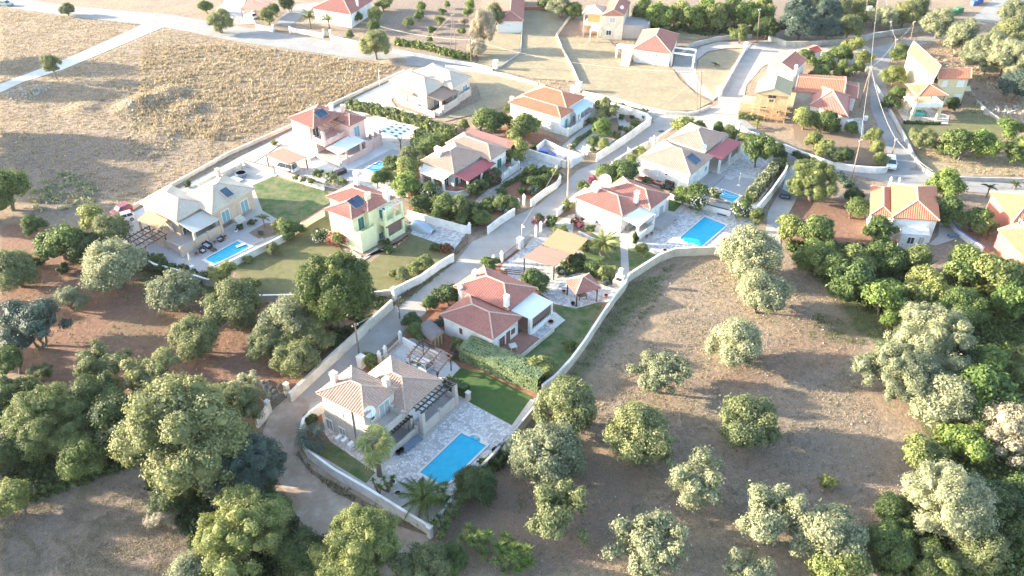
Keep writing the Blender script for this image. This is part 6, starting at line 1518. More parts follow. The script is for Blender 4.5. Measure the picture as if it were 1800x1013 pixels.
PL['r'] = pole(zE(113, 455), zE(118, 352), 'thin white lamp post in the upper street', mat=whitep, r=.06, kind='street_lamp', cross=False, lamp=True)
PL['s'] = pole(t6(125, 370), t6(108, 165), 'white lamp post beside the white street', mat=whitep, r=.07, kind='street_lamp', cross=False, lamp=True)
PL['t'] = pole(t1(1525, 265), t1(1518, 200), 'white pole behind the round tree on the upper road', mat=whitep, r=.1)
PL['u'] = pole(t1(505, 120), t1(485, -10), 'pole in front of the top left carport')
PL['v'] = pole(z4(100, 800), z4(108, 560), 'slim prop pole left of the brown pole at the curved corner', r=.09, cross=False)
def cable(a, b, label, sag=1.0, r=.025):
    A, B = Vector(PL[a] if isinstance(a, str) else a), Vector(PL[b] if isinstance(b, str) else b)
    pts = []
    for i in range(13):
        t = i/12; p = A.lerp(B, t); p.z -= sag*4*t*(1-t); pts.append(tuple(p))
    o = MB().tube(pts, r, 5, cap=False).build('power_line', plain('cable', (.55, .52, .46), .8) if 'cable' not in MATS else MATS['cable'], None, recalc=False)
    tag(o, label, 'cable', 'power lines')
cable('a', 'b', 'cable between the two poles of the lower street', .4); cable('i', 'g', 'cable from the tall double pole to the leaning brown pole', .8)
cable('i', 'j', 'cable from the tall double pole to the hedge pole'); cable('j', 'k', 'cable from the hedge pole to the kerb pole'); cable('n', 'j', 'cable from the cabinet pole to the hedge pole', .5)
cable('i', 'h', 'long bright cable down the right road to the short leaning pole', 1.2); cable('h', (*U(e2(700, 190), .5), 3.0), 'cable from the short leaning pole down to the bright fig tree', .4)
cable('i', 'm', 'cable from the transformer frame to the tall double pole', .8); cable('n', (*U(t4(520, -60), 6), 8), 'cable rising from the cabinet pole to the top edge', .5)
cable('u', 't', 'long cable over the upper road from the carport pole', 1.2); cable('t', 'q', 'cable over the upper road wall to the dark pole', 1.0); cable('q', 'e', 'long cable across the dry yards to the curved corner', 2.0)
cable('e', (*U(z3(1163, 690), 3), 3.0), 'cable from the curved corner to the round-bed garden wall', .3); cable('c', 'd', 'cable from the tall bright pole down the street to the lamp', .5)
cable('o', (*U(z2(1155, 265), .3), .3), 'steep stay cable of the twin pole', 0.05)
b = U(t4(350, 330)); 
Tt = thing('transformer', (PL['l'][0], PL['l'][1], 0), 'grey transformer box hung between the two tallest poles', 'transformer')
F = Ang(((PL['l'][0]+PL['m'][0])/2, (PL['l'][1]+PL['m'][1])/2), 0); zt = 4.6
MB().box(F, -1.1, 1.1, -.5, .5, zt, zt+.12).build('platform', metal, Tt); MB().box(F, -.6, .5, -.35, .35, zt+.12, zt+1.2).build('tank', white, Tt)
c = U(t4(600, 325)); F = Ang(c, R(10)); o = thing('electric_cabinet', c, 'grey street cabinet at the foot of the stone wall', 'cabinet'); MB().box(F, -.7, .7, -.35, .35, 0, 1.5).build('body', conc, o); MB().box(F, -.75, .75, -.4, .4, 1.502, 1.6).build('lid', conc, o)
# manhole in the upper street
c = U(zE(418, 210)); F = Ang(c, R(20)); tag(MB().box(F, -.6, .6, -.45, .45, .02, .05).build('drain_grate', blackm), 'dark iron drain grate in the upper street', 'drain grate')
# red steel bikes and small clutter near the striped-roof yard
deckboard(e2(905, 610), .5, 1.6, .9, .5, bluew, 'blue table in the yard of the striped-roof house', 'table', 10, 'yard_table')
deckboard(t2(685, 375), .6, 1.6, 1.0, .75, whitep, 'white garden table on the small terrace by the road', 'table', 10, 'terrace_table')
c = U(t2(845, 345), .5); o = thing('water_drum', c, 'white round drum beside the small roadside terrace', 'drum'); MB().lathe((*c, 0), [(.4, 0), (.45, .1), (.45, .85), (.4, .95), (.0, 1.0)], 12).build('drum', whitep, o)
# ================================================================= VEGETATION
def fastmesh(name, V, F4, mats, smooth=False):
    me = bpy.data.meshes.new(name); n = len(F4); k = F4.shape[1]
    me.vertices.add(len(V)); me.vertices.foreach_set('co', V.astype(np.float32).ravel())
    me.loops.add(n*k); me.loops.foreach_set('vertex_index', F4.astype(np.int32).ravel())
    me.polygons.add(n); me.polygons.foreach_set('loop_start', np.arange(0, n*k, k, dtype=np.int32)); me.polygons.foreach_set('loop_total', np.full(n, k, np.int32))
    me.update(calc_edges=True)
    for m in mats: me.materials.append(m)
    return me
def leafquads(P, N, size, rs, elong=1.7):
    """a rhombic leaf clump at every point, facing roughly along its normal"""
    n = len(P); rnd = rs.randn(n, 3); T = rnd-N*(rnd*N).sum(1, keepdims=True); T /= np.linalg.norm(T, axis=1, keepdims=True)+1e-9
    B = np.cross(N, T); s = size*(.6+.8*rs.rand(n, 1)); a = T*s*elong*.5; b = B*s*.5; fold = N*s*.12
    V = np.stack([P-a-fold, P-b+fold*.6, P+a-fold, P+b+fold*.6], 1).reshape(-1, 3)
    return V, np.arange(n*4).reshape(-1, 4)
def rdir(rs, n):
    d = rs.randn(n, 3); return d/np.linalg.norm(d, axis=1, keepdims=True)
def crown_mesh(name, seed, mains, subs, leaves, lsize, lr=(.30, .46), sr=(.09, .17), spread=.56, flat=.9, low=-.6, jit=.34, gap=0.0):
    """main boughs, sub-clumps on each bough, leaves on each clump"""
    rs = np.random.RandomState(seed); M = []; k = 0
    while len(M) < mains and k < 9000:
        k += 1; d = rdir(rs, 1)[0]
        if d[2] < low: continue
        r = lr[0]*.7+(lr[1]-lr[0]*.7)*rs.rand()**.9; p = d*(spread+.34-r*.75)*rs.uniform(.72, 1.12)*(1, 1, flat)
        if len(M) > 2 and min(np.linalg.norm(p-m[:3]) for m in M) < r*.62 and k < 6000: continue
        M.append((*p, r))
    M.append((0, 0, 0, .45)); M = np.array(M); C = []; MD = []
    for m in M:
        n = max(6, int(subs*m[3]**2/.14)); d = rdir(rs, n); d[:, 2] = np.where(d[:, 2] < -.55, -d[:, 2], d[:, 2])
        for dd in d: C.append((*(m[:3]+dd*m[3]*rs.uniform(.72, .98)), rs.uniform(*sr)*(.7+m[3]))); MD.append(dd)
    C = np.array(C); MD = np.array(MD)
    ins = np.zeros(len(C), bool)
    for m in M: ins |= np.linalg.norm(C[:, :3]-m[:3], axis=1) < m[3]*.62
    C, MD = C[~ins], MD[~ins]; w_ = C[:, 3]**2; w_ /= w_.sum()
    idx = rs.choice(len(C), int(leaves*1.9), p=w_); D = rdir(rs, len(idx)); Pp = C[idx, :3]+D*C[idx, 3:4]*(.5+.75*rs.rand(len(idx), 1)+.9*(rs.rand(len(idx), 1) < .10)*rs.rand(len(idx), 1))
    ins = np.zeros(len(Pp), bool)
    for m in M: ins |= np.linalg.norm(Pp-m[:3], axis=1) < m[3]*.66
    dens = .5+.5*np.sin(C[idx, 0]*9+seed)*np.sin(C[idx, 1]*8)*np.sin(C[idx, 2]*9+1)
    keep = ~ins & (rs.rand(len(Pp)) > gap*dens)
    Pp, D, MM = Pp[keep][:leaves], D[keep][:leaves], MD[idx][keep][:leaves]
    N = MM*.62+D*.5+rdir(rs, len(D))*jit+np.array([0, 0, .12]); N /= np.linalg.norm(N, axis=1, keepdims=True)
    V, F4 = leafquads(Pp, N, lsize, rs, 1.5)
    bm = bmesh.new(); bmesh.ops.create_icosphere(bm, subdivisions=2, radius=1); iv = np.array([v.co[:] for v in bm.verts]); it = np.array([[v.index for v in f.verts] for f in bm.faces]); bm.free()
    VV = [V]; TT_ = []; off = len(V)
    for c in M:
        VV.append(iv*(c[3]*.70)*(1+.12*rs.randn(len(iv), 1))+c[:3]); TT_.append(it+off); off += len(iv)
    me = bpy.data.meshes.new(name); me.from_pydata(np.concatenate(VV).tolist(), [], F4.tolist()+np.concatenate(TT_).tolist()); me.materials.append(L_OL)
    return me
CM = {}
CM['round'] = [crown_mesh('crown_round', s, 16+2*(s % 4), 26, 13500, .045, lr=(.22, .48), jit=.5, gap=.25) for s in (1, 2, 3, 4, 5, 6)]
CM['open'] = [crown_mesh('crown_open', s, 12+s % 4, 24, 9000, .046, lr=(.16, .36), spread=.64, flat=.7, jit=.5, gap=.75) for s in (11, 12, 13, 14)]
CM['big'] = [crown_mesh('crown_big', s, 36, 40, 40000, .027, lr=(.16, .40), sr=(.055, .12), spread=.62, flat=.88, jit=.5, gap=.3) for s in (21, 22, 23)]
CM['leafy'] = [crown_mesh('crown_leafy', s, 9, 22, 4600, .075, jit=.45, sr=(.10, .19)) for s in (31, 32, 33, 34)]
CM['bush'] = [crown_mesh('crown_bush', s, 6, 16, 1700, .11, low=-.2, jit=.5, sr=(.12, .2)) for s in (41, 42, 43)]
CM['cone'] = [crown_mesh('crown_cone', s, 50, 40, 42000, .030, lr=(.22, .42), sr=(.06, .12), spread=.56, flat=1.0, jit=.5) for s in (51,)]
def flower_mesh(name, seed, n, size):
    rs = np.random.RandomState(seed); D = rdir(rs, n); D[:, 2] = np.abs(D[:, 2])*.9-.15; P_ = D*(.78+.25*rs.rand(n, 1)); N = D+rdir(rs, n)*.4; N /= np.linalg.norm(N, axis=1, keepdims=True)
    V, F4 = leafquads(P_, N, size, rs, 1.0); return fastmesh(name, V, F4, [L_PK])
FM = [flower_mesh('blossom', s, 260, .10) for s in (1, 2)]
def trunk_mesh(name, seed, stems):
    rs = random.Random(seed); mb = MB()
    for s in range(stems):
        a = rs.uniform(0, 6.28); tilt = rs.uniform(.05, .3)*(1 if stems > 1 else .5); x, y, z = math.cos(a)*.05*(stems-1), math.sin(a)*.05*(stems-1), -.05; pts = []; rad = []
        for i in range(5):
            t = i/4; pts.append((x+math.cos(a)*tilt*t+rs.uniform(-.03, .03), y+math.sin(a)*tilt*t+rs.uniform(-.03, .03), z+.62*t)); rad.append((.085 if stems == 1 else .06)*(1-.45*t)+.02*(i == 0))
        mb.tube(pts, rad, 7)
        for b in range(4 if stems == 1 else 2):
            b0 = pts[3]; a2 = rs.uniform(0, 6.28); l = rs.uniform(.35, .6)
            mb.tube([b0, (b0[0]+math.cos(a2)*l*.5, b0[1]+math.sin(a2)*l*.5, b0[2]+.25), (b0[0]+math.cos(a2)*l, b0[1]+math.sin(a2)*l, b0[2]+.55)], [.04, .028, .012], 5)
    me = bpy.data.meshes.new(name); me.from_pydata(mb.v, [], mb.f); me.materials.append(barkm); return me
TM = [trunk_mesh('trunk_single', 1, 1), trunk_mesh('trunk_forked', 2, 2), trunk_mesh('trunk_olive', 3, 3)]
_vr = random.Random(99)
def inst(name, me, parent, mat=None, scale=(1, 1, 1), z=0, kind=None):
    o = bpy.data.objects.new(name, me); COL.objects.link(o); o.parent = parent; o.scale = scale; o.location = (0, 0, z)
    if mat:
        o.material_slots[0].link = 'OBJECT'; o.material_slots[0].material = mat
    if kind: o['kind'] = kind
    return o
def plant(shape, mat, p, rpx, label, cat='tree', name=None, group=None, hs=.9, trunk=-.08, stems=None, flowers=None, zbase=0, sy=1.0):
    """crown centre p and half-width rpx in the survey picture -> a real tree standing on the ground"""
    zc = 2.0; rpx *= 1.0 if shape in ('leafy', 'bush', 'cone') else 1.05
    for _ in range(3):
        t = depth(p, zc); r = rpx*t/FPX; zc = zbase+r*max(.45, hs+trunk) if shape != 'bush' else zbase+r*hs*.5
    x, y = U(p, zc)
    nm = name or {'bush': 'shrub'}.get(shape, 'tree')
    o = thing(nm, (x, y, zbase), label, cat, group); o.rotation_euler = (0, 0, _vr.uniform(0, 6.28))
    me = CM[shape][_vr.randrange(len(CM[shape]))]
    inst('crown' if shape != 'bush' else 'foliage', me, o, mat, (r, r*sy, r*hs), zc-zbase)
    if shape != 'bush':
        st = stems if stems is not None else _vr.randrange(3); inst('trunk', TM[st], o, None, (r*.9, r*.9, (zc-zbase)*1.15))
    if flowers: inst('blossoms', FM[_vr.randrange(2)], o, flowers, (r*.98, r*.98, r*hs*.98), zc-zbase+r*.05, kind='stuff')
    return o
GO = 'olive trees in the red soil grove on the left'
for a in (('round', L_SI, (197, 467), 54, 'largest grey olive, just left of the curved wall of the tan house'), ('round', L_SI, (308, 515), 47, 'silver olive standing below the curved dark-topped wall'),
          ('round', L_OL, (20, 474), 44, 'olive cut by the left edge, level with the largest grey olive'), ('open', L_SI, (124, 525), 29, 'small thin silver olive between the blue-grey olive and the largest one'),
          ('open', L_BL, (56, 572), 58, 'wide blue-grey olive in shade near the left edge'), ('open', L_OL, (183, 640), 46, 'spreading olive with forked crown in the middle of the red soil'),
          ('open', L_OL, (268, 653), 50, 'ragged olive between the spreading olive and the giant tree'), ('round', L_OL, (343, 592), 44, 'dense olive in the red soil, left of the two big clumps'),
          ('round', L_OL, (408, 540), 50, 'olive under the curved wall, right of the silver olive'), ('round', L_SI, (512, 568), 52, 'pale olive of the roadside pair, the upper one'),
          ('round', L_OL, (470, 608), 38, 'left olive of the roadside clump'), ('round', L_OL, (517, 628), 42, 'lower olive of the roadside clump beside the cream wall'), ('round', L_OL, (555, 590), 38, 'shaded olive of the roadside clump, right side'),
          ('open', L_SI, (432, 690), 38, 'small pale olive above the broken wall by the grove gate')):
    plant(*a, name='olive_tree', group=GO, cat='olive tree')
for a in (('leafy', L_GR, (105, 425), 48, 'green tree at the left, below the red car'), ('leafy', L_YE, (166, 385), 32, 'yellow-green conical tree next to the red car'), ('round', L_OL, (190, 405), 36, 'rounded olive-green tree touching the brown timber pergola'),
          ('round', L_GR, (8, 335), 46, 'dark bushy tree cut by the left edge below the dry field'), ('leafy', L_GR, (60, 395), 22, 'small green shrub tree beside the autumn-tinted bush'),
          ('round', L_DK, (150, 440), 34, 'dark low tree between the green tree and the largest grey olive')):
    plant(*a)
plant('bush', L_YE, (142, 443), 18, 'small bright yellow-green sapling beside the dark low tree', 'shrub')
plant('bush', L_YE, (50, 388), 16, 'yellow-orange tinted bush at the left', 'shrub'); plant('bush', L_DK, (68, 462), 16, 'dark round shrub in the red soil near the left edge', 'shrub'); plant('bush', L_DK, (112, 476), 15, 'dark leafy shrub left of the largest olive', 'shrub')
plant('cone', L_MD, (590, 512), 72, 'tall dense dark green broad crown at the yellow house wall, the biggest round tree', hs=1.05, trunk=.15, stems=0)
# the thick wood at lower left
WD = 'trees of the wood at the lower left'
plant('big', L_OL, (330, 770), 112, 'giant pale feathery tree beside the dirt bend', group=WD, stems=2, hs=1.0)
plant('big', L_BL, (428, 828), 70, 'blue-green lower tree hanging over the dirt track bend', group=WD, hs=.9); plant('big', L_OL, (402, 730), 58, 'dark olive-green tree behind the giant one, near the grove gate', group=WD)
plant('big', L_YE, (88, 742), 68, 'yellow-green round tree in the dark thicket at left', group=WD); plant('round', L_DK, (200, 745), 62, 'very dark tree between the yellow-green tree and the giant', group=WD); plant('round', L_DK, (170, 700), 50, 'dark tree behind the yellow-green one', group=WD)
plant('leafy', L_YE, (28, 882), 44, 'yellow-green tree at the left edge, above the mown field', group=WD); plant('leafy', L_GR, (22, 635), 36, 'green tree at the left edge below the blue-grey olive', group=WD); plant('open', L_OL, (70, 655), 22, 'small pale tree top above the dark thicket', group=WD)
plant('round', L_DK, (20, 700), 46, 'dark tree at the left edge behind the yellow-green round one', group=WD); plant('round', L_GR, (150, 800), 44, 'dark green undergrowth tree below the yellow-green one', group=WD); plant('round', L_DK, (25, 790), 45, 'dark tree at the left edge, lower', group=WD)
plant('big', L_YE, (420, 945), 84, 'large sunny tree at the bottom edge, left of the dirt track', group=WD); plant('leafy', L_GR, (475, 905), 52, 'green tree between the large sunny one and the dirt track', group=WD); plant('round', L_DK, (440, 870), 45, 'dark tree under the blue-green one at the dirt track', group=WD)
plant('big', L_YE, (630, 965), 76, 'rounded pale tree at the bottom centre, below the dirt bend', group=WD); plant('round', L_DK, (530, 975), 50, 'dark tree between the two sunny bottom trees', group=WD)
plant('round', L_OL, (742, 1003), 52, 'tree cut by the bottom edge, left of the plot tip', group=WD); plant('round', L_GR, (790, 985), 32, 'small dark green tree at the bottom tip of the plot', group=WD); plant('round', L_SI, (345, 1008), 48, 'silvery tree cut by the bottom edge', group=WD)
plant('round', L_DK, (300, 880), 40, 'dark low tree at the foot of the giant one', group=WD, hs=.6); plant('open', L_OL, (560, 1000), 40, 'thin pale tree at the very bottom edge', group=WD); plant('round', L_DRY, (285, 905), 30, 'brownish dry bush under the giant tree', group=WD, hs=.6, cat='shrub')
# east grove
GE = 'olive trees in the dry grove on the right'
for a in (('round', L_SI, (1322, 445), 53, 'big silver olive at the right end of the long pool wall'), ('round', L_SI, (1340, 518), 48, 'rounded silver olive just below the big one at the wall end'), ('round', L_SI, (1288, 600), 52, 'silver olive with a small side lobe, left of the long shadows'),
          ('open', L_SI, (1160, 657), 50, 'thin pale olive nearest the long shade in the open grove'), ('round', L_OL, (1315, 748), 58, 'tall olive in the middle of the dry grove'), ('open', L_SI, (1225, 842), 60, 'pale wide olive in the lower middle of the grove'),
          ('round', L_OL, (1120, 770), 62, 'broad bright olive right of the trees along the wall'), ('round', L_OL, (990, 712), 60, 'large olive where hedge and grove wall meet'), ('round', L_SI, (962, 800), 64, 'large olive beside the big pool wall, second from the top'),
          ('open', L_OL, (978, 905), 64, 'ragged olive in the third place along the pool wall'), ('open', L_SI, (1140, 962), 68, 'pale loose olive at the bottom centre right'), ('open', L_SI, (1352, 912), 68, 'pale olive in the lower right part of the grove'),
          ('round', L_SI, (1458, 945), 62, 'olive next to the pale one at the lower right'), ('open', L_SI, (1318, 1003), 44, 'olive cut by the bottom edge at right of centre')):
    plant(*a, name='olive_tree', group=GE, cat='olive tree')
plant('open', L_YE, (1454, 848), 16, 'tiny young olive standing alone in the dry grove', name='olive_tree', cat='olive tree')
plant('round', L_BL, (915, 790), 34, 'dark blue-green shrub tree against the pool wall'); plant('round', L_DK, (838, 855), 42, 'dark feathery tree at the right side of the pool terrace', hs=.75)
# thicket on the right
TH = 'trees of the thicket on the right'
for a in (('big', L_SI, (1640, 605), 74, 'tallest silvery tree of the right thicket, upper lobe'), ('big', L_SI, (1575, 655), 66, 'silvery tree leaning out over the dry grove'), ('round', L_SI, (1650, 700), 58, 'silvery tree below the tallest one'),
          ('leafy', L_BR, (1720, 700), 64, 'bright green broadleaf tree in the middle of the right thicket'), ('leafy', L_BR, (1700, 780), 46, 'bright green tree above the pale dry one'), ('open', L_DRY, (1775, 765), 62, 'pale dry-looking tree at the right edge'),
          ('big', L_SI, (1668, 880), 78, 'large pale sunlit tree at the lower right'), ('leafy', L_YE, (1622, 798), 42, 'yellow-green bushy tree left of the pale sunlit one'), ('round', L_DK, (1755, 900), 62, 'dark tree behind the pale sunlit one'), ('leafy', L_GR, (1790, 860), 44, 'green tree at the right edge, lower part'),
          ('round', L_GR, (1565, 960), 46, 'green tree at the bottom, right of the last olives'), ('leafy', L_YE, (1470, 1000), 52, 'sunny bush tree at the bottom edge right'), ('round', L_OL, (1720, 960), 50, 'tree at the bottom right, under the dark one'), ('open', L_YE, (1640, 985), 46, 'sunny tree at the bottom edge, right part'),
          ('round', L_DK, (1580, 905), 40, 'dark tree at the end of the grove track'), ('leafy', L_BR, (1740, 640), 48, 'bright tree at the upper right of the thicket'), ('leafy', L_YE, (1785, 640), 40, 'sunlit tree at the right edge, mid height'), ('round', L_DK, (1700, 645), 42, 'dark hollow tree between bright ones'),
          ('round', L_GR, (1690, 545), 44, 'round dark tree with reddish side, below the striped-roof yard'), ('leafy', L_BR, (1560, 520), 50, 'bright long-leaved tree at the upper end of the grove'), ('leafy', L_GR, (1500, 495), 46, 'green long-leaved tree beside the upper grove corner'), ('leafy', L_YE, (1625, 510), 46, 'loose sunny tree below the striped-roof house'),
          ('leafy', L_YE, (1760, 480), 52, 'bare-branched sunny tree below the orange roof'), ('leafy', L_BR, (1790, 530), 46, 'bright green tree at the right edge under the orange roof'), ('leafy', L_GR, (1700, 470), 44, 'green fig below the blue-edged wall'), ('leafy', L_YE, (1620, 455), 34, 'sunlit tree in front of the striped-roof house'),
          ('leafy', L_GR, (1545, 410), 34, 'dark green tree with pale trunk left of the striped-roof house'), ('leafy', L_YE, (1395, 405), 32, 'sunny tree at the end of the side lane'), ('leafy', L_GR, (1425, 410), 40, 'green fig beside the side lane'), ('round', L_GR, (1440, 455), 40, 'green tree below the side lane fig'),
          ('leafy', L_YE, (1505, 465), 40, 'sunny long-leaved tree left of the thicket'), ('leafy', L_GR, (1560, 455), 36, 'green tree between the sunny long-leaved ones'), ('round', L_DK, (1650, 560), 34, 'dark tree at the foot of the tallest silvery tree'), ('leafy', L_BR, (1560, 565), 26, 'low bright bush tree at the shady grove edge')):
    plant(*a, group=TH)
for a in (('big', L_YE, (1432, 320), 44, 'big round yellow-green tree beside the side lane'), ('leafy', L_BR, (1665, 325), 34, 'bright green fig right of the striped-roof house'), ('leafy', L_GR, (1675, 375), 36, 'dark green fig in the yard between the right houses'), ('leafy', L_GR, (1712, 385), 30, 'second green fig in the yard between the right houses'),
          ('leafy', L_GR, (1500, 365), 26, 'green tree at the left side of the striped-roof house'), ('leafy', L_YE, (1505, 372), 18, 'small yellow-green tree at the wall of the striped-roof house'), ('leafy', L_DK, (1495, 345), 22, 'dark shrub tree behind the yellow-green one'),
          ('leafy', L_YE, (1730, 400), 22, 'sunny shrub at the red house corner')):
    plant(*a)
# gardens right of the junction
GR_ = 'fruit trees in the small plots right of the junction'
for a in (('leafy', L_YE, (1416, 208), 26, 'fig tree left of the red-roofed house garden'), ('leafy', L_GR, (1446, 214), 26, 'fig tree in front of the red-roofed house'), ('leafy', L_YE, (1448, 262), 22, 'sunlit bush in the plot behind the whitewashed wall'), ('leafy', L_DK, (1478, 272), 24, 'dark orange tree with fruit behind the whitewashed wall'),
          ('leafy', L_YE, (1533, 238), 18, 'upper tree of the row along the right road'), ('leafy', L_YE, (1540, 262), 18, 'middle tree of the row along the right road'), ('leafy', L_YE, (1548, 280), 16, 'lower tree of the row along the right road'), ('leafy', L_YE, (1432, 248), 20, 'yellowish bush in the middle of the plot'),
          ('leafy', L_GR, (1500, 225), 16, 'dark bush by the small roadside terrace'), ('leafy', L_GR, (1448, 112), 24, 'green tree left of the bend above the barn roof'), ('leafy', L_GR, (1478, 92), 22, 'green tree at the bend by the stone wall'), ('leafy', L_YE, (1500, 78), 20, 'sunny tree at the bend nearest the stone wall'),
          ('leafy', L_YE, (1520, 102), 18, 'lone sunny tree at the corner of the bend garden'), ('leafy', L_GR, (1440, 132), 22, 'dark tree behind the barn roof'), ('leafy', L_YE, (1505, 120), 18, 'low green tree at the right of the bend garden'), ('leafy', L_GR, (1420, 98), 20, 'green tree beside the tiny outhouse'),
          ('leafy', L_GR, (1480, 125), 20, 'green tree in the middle of the bend garden'), ('leafy', L_BR, (1573, 165), 18, 'bright bush at the ochre house driveway'), ('round', L_YE, (1572, 135), 22, 'yellowish round bush by the ochre house'), ('leafy', L_GR, (1580, 98), 16, 'dark bush by the hedge pole'), ('leafy', L_DK, (1568, 180), 18, 'dark bush at the ochre house gate'),
          ('leafy', L_YE, (1588, 85), 14, 'small bush uphill from the ochre house')):
    plant(*a, group=GR_)
for a in (('leafy', L_GR, (1690, 255), 34, 'leafy hedge bush below the ochre house lawn, middle'), ('leafy', L_BR, (1728, 255), 34, 'bright leafy bush below the ochre house lawn, right'), ('round', L_OL, (1622, 245), 24, 'pinkish bush below the ochre house lawn, left'), ('leafy', L_BR, (1780, 225), 26, 'bright bush at the right edge, beyond the ochre house lawn'), ('leafy', L_GR, (1790, 265), 30, 'green bush at the right edge above the dry strip'),
          ('leafy', L_DK, (1680, 184), 16, 'small dark tree at the corner of the ochre house'), ('leafy', L_YE, (1655, 258), 18, 'pale bush in the row below the ochre house lawn')):
    plant(*a)
# hillside groves, top right
GT = 'olive trees on the hillside at the top right'
for i, a in enumerate((('round', L_SI, (1652, 42), 30, 'hillside olive nearest the green skips'), ('round', L_SI, (1698, 66), 34, 'hillside olive behind the ochre house roof'), ('big', L_SI, (1768, 105), 42, 'largest hillside olive on the right, upper'), ('big', L_SI, (1740, 95), 42, 'hillside olive between the largest one and the roof'), ('round', L_SI, (1785, 25), 30, 'hillside olive in the top right corner'),
          ('round', L_BL, (1790, 150), 32, 'bluish hillside olive at the right edge'), ('round', L_OL, (1780, 60), 30, 'hillside olive at the right edge under the corner one'), ('round', L_OL, (1590, 25), 27, 'olive above the stone wall, right of the cabinet'), ('round', L_OL, (1618, 15), 26, 'olive above the stone wall near the hill road'), ('round', L_SI, (1552, 32), 24, 'olive above the stone wall, behind the cabinet'),
          ('round', L_OL, (1492, 50), 26, 'olive above the stone wall, left of the transformer'), ('round', L_OL, (1483, 15), 26, 'dark olive at the top, left of the transformer'), ('round', L_BL, (1452, 25), 30, 'bluish olive in the top right grove'), ('round', L_BL, (1402, 45), 34, 'bluish olive just right of the tall green hedge trees'), ('round', L_BL, (1455, 52), 26, 'low bluish olive above the stone wall'),
          ('round', L_BL, (1405, 18), 26, 'upper bluish olive right of the tall green hedge trees'), ('round', L_OL, (1520, 12), 22, 'olive at the top edge behind the transformer'), ('leafy', L_YE, (1520, 30), 18, 'sunny bush beside the transformer frame'), ('round', L_OL, (1435, 2), 24, 'olive cut by the top edge'))):
    plant(*a, name='olive_tree', group=GT, cat='olive tree')
GH = 'tall leafy trees behind the top villa'
for i, x in enumerate((1135, 1160, 1188, 1215, 1240, 1265, 1292, 1318, 1340)):
    plant('leafy', (L_GR, L_BR, L_YE)[i % 3], (x, 22+(i % 2)*8-(i > 6)*2), 26, 'tall leafy tree behind the top villa, ' if False else ('first', 'second', 'third', 'fourth', 'fifth', 'sixth', 'seventh', 'eighth', 'last')[i]+' tall leafy tree counting right from the flat annex of the villa', group=GH, hs=1.1)
for a in (('round', L_SI, (985, 12), 22, 'grey-green tree at the top, left of the villa'), ('leafy', L_YE, (960, 5), 18, 'sunny tree at the top edge above the brick stack'), ('round', L_GR, (1008, 18), 18, 'dark tree touching the villa balcony'), ('leafy', L_YE, (1300, 60), 20, 'sunny tree above the ribbed concrete wall'), ('round', L_DK, (1350, 50), 22, 'dark tree at the pole by the ribbed wall end')): plant(*a)
# tall dry cypress-like row and garden at the top centre
plant('round', L_DRY, (850, 52), 24, 'dry brown climbing bush beside the small pale house', hs=1.5); plant('round', L_OL, (868, 30), 20, 'grey-green tree at the corner of the small pale house', hs=1.2); plant('round', L_DRY, (838, 85), 18, 'dry bush hanging over the upper road wall')
for x, y, r, m, lb in ((738, 12, 12, L_BR, 'first citrus of the top plot, nearest the top edge'), (735, 27, 12, L_BR, 'bright citrus below the first one in the top plot'), (717, 40, 12, L_YE, 'pale citrus at the left of the top plot'), (773, 35, 11, L_YE, 'pale thin citrus in the middle of the top plot'), (826, 8, 11, L_BR, 'bright citrus at the top edge, beside the small pale house'), (822, 22, 10, L_BR, 'citrus under the bright top edge one'),
                    (760, 52, 9, L_BR, 'low citrus left of the twin pole'), (756, 68, 8, L_BR, 'yellow-green sapling near the steep cable end'), (812, 55, 9, L_GR, 'sapling right of the twin pole'), (815, 38, 9, L_DRY, 'bare grey sapling right of the twin pole'), (778, 20, 8, L_GR, 'dark small citrus in the top plot'), (785, 8, 8, L_GR, 'small citrus at the top edge of the plot')):
    plant('leafy', m, (x, y), r, lb, group='citrus trees in the top plot')
plant('round', L_OL, (386, 38), 23, 'round olive-green tree at the edge of the upper road, left'); plant('round', L_OL, (660, 80), 29, 'round pale tree in the dry grass by the upper road'); plant('round', L_OL, (117, 17), 13, 'small bush tree on the upper road verge at left')
plant('open', L_OL, (90, 112), 19, 'lone tree beside the white gravel path', stems=0, trunk=.6)
for a in (('leafy', L_YE, (470, 30), 17, 'oleander at the dark yard gate', 'shrub'), ('leafy', L_GR, (485, 18), 14, 'green bush behind the oleander at the top', 'shrub'), ('leafy', L_DK, (508, 5), 18, 'dark bush at the top edge by the parking yard', 'shrub'), ('leafy', L_GR, (362, 12), 14, 'green hedge bush at the top left drive', 'shrub'), ('leafy', L_GR, (580, 25), 16, 'leafy tree in front of the garden house', 'tree'),
          ('leafy', L_GR, (625, 30), 14, 'green shrub at the white wall of the garden house', 'shrub'), ('leafy', L_YE, (663, 25), 17, 'sunny tree right of the garden house', 'tree'), ('leafy', L_GR, (655, 45), 14, 'green bush behind the wall near the round pale tree', 'shrub'), ('leafy', L_YE, (675, 5), 18, 'yellow-green tree at the top edge above the garden house', 'tree'), ('leafy', L_YE, (615, 60), 10, 'small bush behind the right part of the white wall', 'shrub')): plant(a[0], a[1], a[2], a[3], a[4], a[5])

